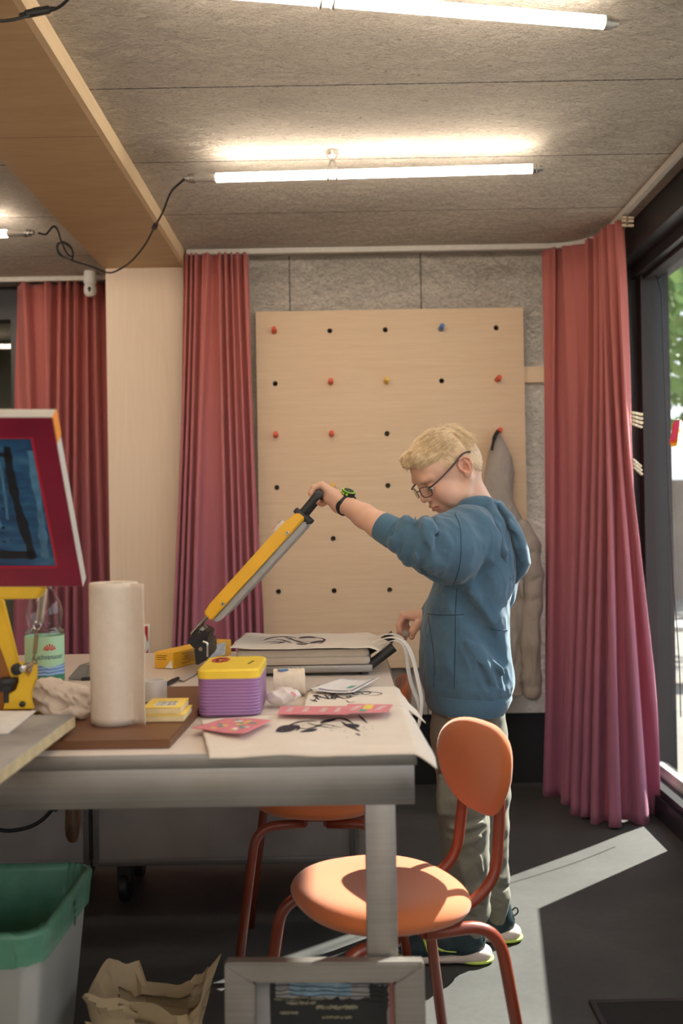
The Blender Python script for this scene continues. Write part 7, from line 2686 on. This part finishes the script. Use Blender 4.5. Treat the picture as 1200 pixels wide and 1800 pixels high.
# folds of the sleeve
for pl, w, dd in (([(724, 905, 2.49), (718, 930, 2.44), (716, 960, 2.44), (720, 985, 2.47)], 0.007, -0.016), ([(738, 908, 2.50), (733, 935, 2.44), (736, 965, 2.43), (742, 995, 2.46)], 0.008, -0.013), ([(707, 905, 2.49), (703, 930, 2.455), (702, 955, 2.455), (706, 976, 2.48)], 0.006, -0.012),
                  ([(730, 906, 2.49), (726, 930, 2.435), (727, 960, 2.43), (732, 985, 2.46)], 0.006, 0.008), ([(750, 912, 2.51), (748, 940, 2.45), (756, 968, 2.445)], 0.010, 0.007), ([(760, 918, 2.52), (762, 945, 2.46), (775, 975, 2.46), (790, 995, 2.47)], 0.011, -0.010),
                  ([(768, 910, 2.53), (780, 940, 2.48), (792, 965, 2.48)], 0.011, 0.007), ([(742, 990, 2.455), (752, 970, 2.445), (748, 950, 2.45)], 0.006, -0.008), ([(745, 1000, 2.48), (765, 990, 2.47), (780, 970, 2.47)], 0.009, 0.006),
                  ([(700, 966, 2.48), (712, 972, 2.47), (724, 980, 2.47)], 0.006, 0.008), ([(694, 910, 2.49), (690, 935, 2.47), (689, 962, 2.49)], 0.005, -0.007),
                  ([(800, 900, 2.56), (812, 930, 2.54), (812, 970, 2.53), (806, 1010, 2.53), (798, 1030, 2.55)], 0.0045, -0.006), ([(800, 1032, 2.56), (780, 1026, 2.54), (755, 1014, 2.53), (742, 1000, 2.5)], 0.010, -0.012)):
    F_([ap(*p) for p in pl], w * 1.15, dd * 1.1, True, w < 0.0048)
# body folds and seams
NY = YBY - 0.150
for pl, w, dd in (([(803, 1040, NY - .0), (830, 1080, NY), (860, 1122, NY + .01), (888, 1165, NY + .03)], 0.020, -0.026), ([(825, 1045, NY), (850, 1082, NY), (882, 1128, NY + .02)], 0.014, 0.012), ([(805, 1065, NY), (830, 1105, NY), (860, 1145, NY), (888, 1185, NY + .02)], 0.014, 0.009),
                  ([(822, 1130, NY), (845, 1165, NY), (868, 1200, NY + .01)], 0.012, 0.006), ([(860, 1150, NY), (872, 1180, NY + .01), (878, 1208, NY + .02)], 0.007, -0.006), ([(840, 1165, NY), (852, 1190, NY), (858, 1212, NY)], 0.006, -0.005), ([(880, 1165, NY + .02), (889, 1190, NY + .03), (890, 1210, NY + .03)], 0.006, -0.006),
                  ([(758, 1085, NY + .03), (762, 1130, NY + .02), (763, 1200, NY + .02)], 0.005, -0.008), ([(775, 1050, NY), (782, 1080, NY), (790, 1110, NY)], 0.010, -0.008), ([(768, 1030, NY + .02), (776, 1065, NY), (784, 1090, NY)], 0.008, 0.006),
                  ([(800, 1040, NY), (799, 1100, NY), (800, 1150, NY), (799, 1212, NY)], 0.0035, -0.0035), ([(750, 1078, NY + .06), (790, 1080, NY), (815, 1081, NY)], 0.0032, -0.003), ([(850, 1104, NY), (875, 1106, NY + .02), (894, 1107, NY + .05)], 0.0035, -0.0035),
                  ([(745, 1110, NY + .06), (752, 1150, NY + .05), (760, 1190, NY + .03)], 0.012, -0.006), ([(780, 1130, NY), (784, 1170, NY), (782, 1208, NY)], 0.012, 0.004), ([(835, 960, 2.575), (845, 1000, 2.575), (848, 1040, 2.575)], 0.012, -0.006), ([(820, 985, 2.57), (826, 1030, 2.58), (840, 1060, 2.58)], 0.010, 0.005)):
    F_([ap(*p) for p in pl], w * (1.6 if w > 0.0055 else 1.1), dd * 1.3, True, w < 0.0055)
s.warp(s.lo, s.lo + s.h * s.n, lambda X, Y, Z: 0.0020 * np.abs(field_noise(X, Y * 0.7, Z * 0.55, 70, 21)) + 0.0012 * np.abs(field_noise(X, Y, Z * 0.6, 140, 22)) - 0.001)
hd_ = link_mesh('hoodie', s.mesh('hoodie'), M_hood, boy)
# stitched seams following the cloth
from mathutils.bvhtree import BVHTree
bvh = lambda me_, M: BVHTree.FromPolygons([M @ v_.co for v_ in me_.vertices], [tuple(p.vertices) for p in me_.polygons])
htree = bvh(hd_.data, WM[hd_])
M_seam = plain('dark_blue_thread', (0.022, 0.048, 0.075, 1), 0.9)
for pl in ([(799, 903), (808, 925), (810, 955), (809, 985), (803, 1012), (796, 1028)], [(803, 1034), (800, 1075), (800, 1120), (799, 1165), (798, 1210)], [(750, 1079), (775, 1081), (798, 1081), (816, 1080)], [(862, 1106), (878, 1108), (892, 1108)], [(752, 1084), (758, 1120), (763, 1160), (762, 1208)]):
    pts = []
    for p in smooth_path([V((x, y, 0)) for x, y in pl], 8):
        d = ray(p.x, p.y).normalized()
        hit = htree.ray_cast(CO, d)
        if hit[0] is not None and 2.4 < hit[0].y < 2.9: pts.append(hit[0] - d * 0.0003)
    if len(pts) > 4: MB().tube(pts, 0.0011, 6).build('seam', M_seam, hd_, True)
# hood hanging on the back
s = SDF((0.28, 2.54, at(800, 1055, YBY).z), (0.56, 2.95, at(800, 855, YBY).z), 0.003)
yh = [884, 905, 935, 965, 990, 1010, 1028]
xl3 = [856, 866, 878, 886, 890, 892, 893]
xr3 = [880, 897, 912, 924, 929, 922, 905]
Zs, cx, rx = cols(yh, xl3, xr3, 2.74)
s.column(Zs, cx, [2.74] * 7, rx, [0.075, 0.105, 0.122, 0.118, 0.10, 0.075, 0.045], 0.02, sup=2.2)
# rolled edge of the hood running around the neck
ringp = [(812, 893, 2.66), (826, 889, 2.640), (846, 884, 2.648), (864, 886, 2.69), (872, 889, 2.745), (866, 889, 2.80), (846, 888, 2.825), (826, 890, 2.80)]
s.chain([ap(*p) for p in smooth_path([V(p) for p in ringp], 4)], [0.0155] * 29, 0.01)
s.chain([ap(858, 884, 2.645), ap(876, 925, 2.60), ap(887, 970, 2.60), ap(893, 1012, 2.63), ap(897, 1030, 2.68)], [0.014, 0.018, 0.018, 0.014, 0.010], 0.014)
s.cone(ap(846, 905, 2.735), ap(838, 868, 2.72), 0.048, 0.054, 0.008, 'cut')
for pl, w, dd in (([(870, 893, 2.59), (887, 930, 2.59), (896, 975, 2.60), (899, 1018, 2.63)], 0.013, -0.012), ([(885, 900, 2.62), (904, 940, 2.62), (914, 985, 2.64)], 0.010, 0.006), ([(900, 930, 2.62), (910, 960, 2.62), (912, 1000, 2.65)], 0.008, -0.006),
                  ([(866, 884, 2.65), (880, 900, 2.63), (893, 918, 2.62)], 0.006, -0.006)):
    s.fold([ap(*p) for p in pl], w, dd)
s.warp(s.lo, s.lo + s.h * s.n, lambda X, Y, Z: 0.0016 * field_noise(X, Y, Z, 50, 31))
link_mesh('hood', s.mesh('hood'), M_hood, hd_)
# neck label of the shirt underneath
MB().box(at(869, 881.5, 2.72), (0.012, 0.05, 0.006), Matrix.Rotation(0.15, 3, 'Y'), 0.002).build('shirt_collar', plain('pale_green_shirt', (0.33, 0.40, 0.28, 1), 0.9), boy)
# ribbed hem and cuffs
m, nt, b = new_mat('blue_ribbing')
v = coords(nt)
fine = noise_n(nt, v, 400, 2)
nt.links.new(ramp(nt, fine, [(0.3, (0.055, 0.122, 0.182)), (0.7, (0.082, 0.165, 0.238))]), b.inputs['Base Color'])
b.inputs['Roughness'].default_value = 0.9
b.inputs['Specular IOR Level'].default_value = 0.15
b.inputs['Sheen Weight'].default_value = 0.25
M_rib = m
yb = [1214, 1222, 1236, 1246]
xlb = [746, 747, 748, 752]; xrb = [897, 897, 890, 884]
Zb, cxb, rxb = cols(yb, xlb, xrb, YBY)
mb = MB()
rings = []
for z_, c_, r_, k in zip(Zb, cxb, rxb, range(4)):
    ring = []
    nb_ = 220
    for q_ in range(nb_):
        a = 2 * PI * q_ / nb_
        rib = 1 + 0.006 * (q_ % 2) * (0 if k in (0, 3) else 1)
        ee = 2 / 2.3
        ring.append((c_ + r_ * rib * math.copysign(abs(math.cos(a)) ** ee, math.cos(a)), YBY + (0.149 - (0.004 if k == 3 else 0)) * rib * math.copysign(abs(math.sin(a)) ** ee, math.sin(a)), z_ + 0.014 * (math.cos(a) * -0.4) * (1 if k else 0.6)))
    rings.append(ring)
inner = [[(c[0] * 0.93 + cxb[3] * 0.07, c[1] * 0.93 + YBY * 0.07, c[2]) for c in rings[3]]]
inner.append([(c[0] * 0.93 + cxb[0] * 0.07, c[1] * 0.93 + YBY * 0.07, c[2]) for c in rings[0]])
allr = [[mb.bm.verts.new(p) for p in ring] for ring in rings + inner]
for A, B in zip(allr, allr[1:] + allr[:1]):
    for q_ in range(nb_): mb.face([A[q_], A[(q_ + 1) % nb_], B[(q_ + 1) % nb_], B[q_]])
mb.build('hem_band', M_rib, hd_, 0.9)


def cuff(a, b2, r0, r1, name='cuff'):
    a, b2 = V(a), V(b2)
    d = b2 - a
    R = d.to_track_quat('Z', 'Y').to_matrix()
    mb = MB()
    nb_ = 110
    rings = []
    for t_, rr in ((0, r0 * 0.93), (0.0, r0), (0.12, r0 * 1.02), (0.88, r1 * 1.02), (1.0, r1), (1.0, r1 * 0.9)):
        rings.append([mb.bm.verts.new(a + d * t_ + R @ V((rr * (1 + 0.014 * (q_ % 2)) * math.cos(2 * PI * q_ / nb_), rr * (1 + 0.014 * (q_ % 2)) * math.sin(2 * PI * q_ / nb_), 0))) for q_ in range(nb_)])
    for A, B in zip(rings, rings[1:] + rings[:1]):
        for q_ in range(nb_): mb.face([A[q_], A[(q_ + 1) % nb_], B[(q_ + 1) % nb_], B[q_]])
    return mb.build(name, M_rib, hd_, 0.9)


cuff(ap(670, 925, 2.538), ap(695, 939, 2.513), 0.0375, 0.0400)
cuff(ap(750, 1084, 2.787), ap(764, 1081, 2.795), 0.0325, 0.034)

# --- trousers
M_trou = fabric('grey_olive_cargo_cloth', (0.175, 0.168, 0.130, 1), 0.85, 500, 0.25, 0.12, 0.1, 16)
s = SDF((0.13, 2.54, 0.055), (0.50, 2.95, at(800, 1205, YBY).z), 0.003)
lg1 = [(803, 1225, 2.695), (804, 1290, 2.672), (811, 1340, 2.66), (814, 1400, 2.655), (815, 1450, 2.65), (819, 1510, 2.65), (823, 1560, 2.655), (829, 1600, 2.66), (829, 1622, 2.665)]
r1_ = [0.064, 0.071, 0.074, 0.070, 0.066, 0.061, 0.057, 0.046, 0.034]
lg2 = [(838, 1225, 2.79), (842, 1290, 2.79), (846, 1340, 2.79), (850, 1400, 2.79), (852, 1440, 2.79), (855, 1490, 2.79), (859, 1540, 2.79), (867, 1575, 2.785), (870, 1597, 2.785)]
r2_ = [0.072, 0.074, 0.074, 0.070, 0.065, 0.058, 0.055, 0.045, 0.033]
s.chain([ap(*p) for p in lg1], r1_, 0.012)
s.chain([ap(*p) for p in lg2], r2_, 0.012)
s.ell(ap(821, 1215, 2.73), (0.090, 0.122, 0.05), None, 0.03)
# ankle cuffs gathered
for c_, rr in ((ap(829, 1634, 2.665), 0.034), (ap(870, 1609, 2.785), 0.033)):
    s.cone(c_ + np.array([0, 0, 0.018], np.float32), c_, rr, rr * 0.95, 0.006)
N1 = 2.585
for pl, w, dd in (([(775, 1440, N1 + .01), (800, 1448, N1), (825, 1446, N1), (852, 1436, N1 + .02)], 0.009, -0.010), ([(778, 1462, N1 + .02), (805, 1470, N1), (830, 1466, N1), (856, 1452, N1 + .02)], 0.008, -0.009), ([(776, 1451, N1 + .01), (810, 1458, N1 - .005), (850, 1446, N1 + .01)], 0.008, 0.007),
                  ([(784, 1475, N1), (815, 1484, N1), (852, 1470, N1)], 0.008, 0.006), ([(830, 1490, N1), (845, 1500, N1), (857, 1496, N1 + .02)], 0.007, -0.007), ([(836, 1520, N1), (848, 1545, N1 + .01), (853, 1575, N1 + .03)], 0.008, -0.007),
                  ([(800, 1500, N1), (812, 1530, N1), (818, 1570, N1 + .01)], 0.010, 0.005), ([(843, 1505, N1 + .01), (848, 1540, N1 + .01), (846, 1580, N1 + .02)], 0.007, 0.006), ([(800, 1575, N1 + .01), (822, 1588, N1 + .01), (850, 1590, N1 + .03)], 0.008, -0.009), ([(802, 1560, N1 + .01), (826, 1572, N1), (852, 1568, N1 + .02)], 0.008, 0.006),
                  ([(806, 1605, N1 + .03), (830, 1610, N1 + .03), (852, 1604, N1 + .05)], 0.006, -0.007), ([(762, 1350, N1 + .02), (780, 1356, N1), (800, 1356, N1 - .005)], 0.004, -0.005), ([(764, 1335, N1 + .02), (785, 1338, N1), (802, 1338, N1)], 0.004, -0.004), ([(800, 1335, N1 - .005), (798, 1385, N1 - .005), (798, 1436, N1)], 0.0035, -0.004),
                  ([(768, 1430, N1 + .02), (785, 1436, N1), (800, 1437, N1)], 0.004, -0.005), ([(788, 1350, N1), (786, 1400, N1), (795, 1430, N1)], 0.004, -0.004), ([(800, 1250, N1), (801, 1290, N1), (800, 1335, N1)], 0.004, -0.004), ([(820, 1250, N1), (826, 1280, N1), (828, 1310, N1)], 0.01, 0.005), ([(770, 1380, N1 + .02), (778, 1400, N1 + .01), (776, 1425, N1 + .01)], 0.008, 0.005),
                  ([(815, 1475, N1 - .005), (816, 1540, N1 - .005), (822, 1590, N1)], 0.003, -0.003), ([(865, 1455, 2.74), (880, 1460, 2.76), (893, 1455, 2.79)], 0.007, -0.007), ([(868, 1475, 2.74), (882, 1480, 2.76), (892, 1474, 2.79)], 0.007, 0.006), ([(866, 1555, 2.73), (880, 1562, 2.74), (893, 1558, 2.77)], 0.007, -0.008), ([(866, 1535, 2.73), (878, 1545, 2.74), (891, 1540, 2.77)], 0.007, 0.006), ([(858, 1580, 2.73), (875, 1588, 2.74), (888, 1582, 2.77)], 0.006, -0.007)):
    s.fold([ap(*p) for p in pl], w, dd)
# pocket flap
s.rbox(ap(786, 1345, 2.600), (0.026, 0.014, 0.011), None, 0.006, 0.008)
s.rbox(ap(786, 1395, 2.603), (0.027, 0.014, 0.055), None, 0.010, 0.012)
s.warp(s.lo, s.lo + s.h * s.n, lambda X, Y, Z: 0.0020 * field_noise(X, Y, Z, 60, 41) + 0.0010 * field_noise(X, Y, Z, 150, 42))
link_mesh('trousers', s.mesh('trousers'), M_trou, boy)

# --- shoes
from mathutils.bvhtree import BVHTree
M_shoe = plain('dark_teal_mesh', (0.010, 0.030, 0.036, 1), 0.6, vscale=40, var=0.25, bscale=500, bstr=0.4)
M_sole = plain('cream_foam_sole', (0.58, 0.50, 0.44, 1), 0.7, vscale=20)
M_slime = plain('lime_shoe_trim', (0.52, 0.68, 0.10, 1), 0.5)
M_lace = plain('dark_lace', (0.02, 0.03, 0.03, 1), 0.8)


def shoe(heel, toe, side, ankle):
    heel, toe = np.array(heel, np.float32), np.array(toe, np.float32)
    heel[2] = toe[2] = 0
    e1 = toe - heel; L = float(np.linalg.norm(e1)); e1 /= L
    e2 = np.array([-e1[1], e1[0], 0], np.float32)
    R = [e1, e2, np.array([0, 0, 1], np.float32)]
    Pt = lambda x, y, z: heel + e1 * (x * L) + e2 * y + np.array([0, 0, z], np.float32)
    lo = np.minimum(heel, toe) - 0.07; hi = np.maximum(heel, toe) + 0.07; lo[2] = -0.006; hi[2] = 0.135
    s = SDF(lo, hi, 0.0022)
    s.ell(Pt(0.79, 0, 0.038), (0.054, 0.039, 0.032), R, 0.02)
    s.ell(Pt(0.52, 0, 0.050), (0.078, 0.037, 0.042), R, 0.02)
    s.ell(Pt(0.20, 0, 0.050), (0.050, 0.035, 0.042), R, 0.02)
    s.cone(Pt(0.22, 0, 0.05), Pt(0.21, 0, 0.088), 0.034, 0.036, 0.02)
    s.cone(Pt(0.50, 0, 0.076), Pt(0.34, 0, 0.098), 0.027, 0.026, 0.02)
    s.cone(Pt(0.12, 0, 0.06), Pt(0.09, 0, 0.098), 0.018, 0.010, 0.02)
    s.cone(Pt(0.24, 0, 0.075), Pt(0.22, 0, 0.13), 0.029, 0.033, 0.006, 'cut')
    ax_ = s.lo[2] + s.h * np.arange(s.n[2])
    s.F = np.maximum(s.F, (0.020 - ax_)[None, None, :].astype(np.float32))
    up = s.mesh('shoe')
    o = link_mesh('shoe', up, M_shoe, boy)
    s = SDF(lo, hi, 0.0022)
    s.ell(Pt(0.80, 0, 0.016), (0.058, 0.044, 0.017), R, 0.012)
    s.ell(Pt(0.45, 0, 0.016), (0.085, 0.040, 0.016), R, 0.012)
    s.ell(Pt(0.14, 0, 0.020), (0.052, 0.040, 0.024), R, 0.012)
    s.ell(Pt(0.03, 0, 0.024), (0.026, 0.032, 0.018), R, 0.012)
    ax_ = s.lo[2] + s.h * np.arange(s.n[2])
    s.F = np.maximum(s.F, np.maximum((0.0035 - ax_), ax_ - 0.036)[None, None, :].astype(np.float32))
    link_mesh('sole', s.mesh('sole'), M_sole, o)
    s = SDF(lo, hi, 0.0022)
    s.ell(Pt(0.11, 0, 0.009), (0.052, 0.0415, 0.011), R, 0.006)
    s.ell(Pt(0.02, 0, 0.012), (0.026, 0.031, 0.012), R, 0.01)
    s.F = np.maximum(s.F, np.maximum((0.0012 - ax_), ax_ - 0.013)[None, None, :].astype(np.float32))
    link_mesh('heel_tread', s.mesh('heel_tread'), M_slime, o)
    # padded lime collar
    pts = [V(Pt(0.22 + 0.155 * math.cos(a) * 1.05, 0.031 * math.sin(a), 0.094 + 0.012 * (-math.cos(a)) + 0.004)) for a in [2 * PI * k / 28 for k in range(28)]]
    MB().tube(pts, 0.0048, 8, closed=True).build('collar', M_slime, o, True)
    hl_ = smooth_path([V(Pt(0.03, 0, 0.075)), V(Pt(-0.04, 0, 0.088)), V(Pt(-0.07, 0, 0.078)), V(Pt(-0.04, 0, 0.068)), V(Pt(0.03, 0, 0.062))], 5)
    MB().tube(hl_, 0.0022, 6).build('heel_loop', M_lace, o, True)
    return o, up, Pt, L


bvh = lambda me_, M: BVHTree.FromPolygons([M @ v_.co for v_ in me_.vertices], [tuple(p.vertices) for p in me_.polygons])
h1_, t1_ = atz(851, 1692, 0.0), atz(706, 1684, 0.0)
so1, um, Pt, L1 = shoe((h1_.x, 2.668, 0), (h1_.x - 0.222, 2.672, 0), -1, None)
tr = bvh(um, WM[so1])


def on_side(pl):
    out = []
    for x, z in pl:
        o_ = V(Pt(x, 0.2, z)); d_ = V(Pt(x, -0.2, z)) - o_
        hit = tr.ray_cast(o_, d_.normalized())
        if hit[0] is not None: out.append(hit[0] - d_.normalized() * 0.0008)
    return out


mk = on_side([(p.x, p.y) for p in smooth_path([V((0.675, 0.042, 0)), V((0.705, 0.062, 0)), V((0.725, 0.076, 0)), V((0.685, 0.079, 0)), V((0.62, 0.062, 0)), V((0.54, 0.046, 0)), V((0.42, 0.039, 0)), V((0.34, 0.038, 0))], 6)])
if len(mk) > 4: MB().tube(mk, [0.0038] * 10 + [0.0034] * (len(mk) - 20) + [0.0015] * 10 if len(mk) > 24 else 0.003, 8).build('side_mark', M_slime, so1, True)
for k in range(4):
    x = 0.50 + 0.055 * k
    pts = [V(Pt(x, -0.022, 0.073 - 0.010 * k)), V(Pt(x + 0.01, 0, 0.084 - 0.0115 * k)), V(Pt(x, 0.022, 0.073 - 0.010 * k))]
    MB().tube(smooth_path(pts, 5), 0.0022, 6).build('lace', M_lace, so1, True)
pts = [V(Pt(0.47, 0.012, 0.088)), V(Pt(0.50, 0.028, 0.096)), V(Pt(0.54, 0.034, 0.086)), V(Pt(0.50, 0.026, 0.080))]
MB().tube(smooth_path(pts, 6), 0.0018, 6).build('lace', M_slime, so1, True)
h2_ = atz(902, 1652, 0.0)
shoe((h2_.x, 2.800, 0), (h2_.x - 0.222, 2.79, 0), -1, None)

M_sock = plain('dark_grey_sock', (0.035, 0.037, 0.037, 1), 0.9, vscale=60)
for c0, c1 in ((ap(829, 1622, 2.665), ap(820, 1654, 2.667)), (ap(870, 1597, 2.787), ap(872, 1624, 2.797))):
    MB().tube([V(c0), V(c0).lerp(V(c1), 0.5), V(c1)], [0.0285, 0.0275, 0.0285], 20).build('sock', M_sock, boy, True)
# --- the clip held in the right hand
t = thing('plastic_clip', 'small grey square clip with a hook pinched in the boy\'s right hand', 'clip', ap(712, 1121, 2.744))
M_clip = plain('taupe_plastic', (0.30, 0.245, 0.20, 1), 0.5)
c_ = V(ap(712.5, 1114, 2.7425))
MB().box(c_, (0.0185, 0.004, 0.0165), Matrix.Rotation(0.12, 3, 'Y'), 0.002).build('clip_plate', M_clip, t)
MB().tube(smooth_path([c_ + V((-0.006, 0, -0.007)), c_ + V((-0.017, 0, -0.009)), c_ + V((-0.022, 0, -0.002)), c_ + V((-0.0225, 0, 0.004))], 5), 0.0019, 8).build('clip_hook', M_clip, t)
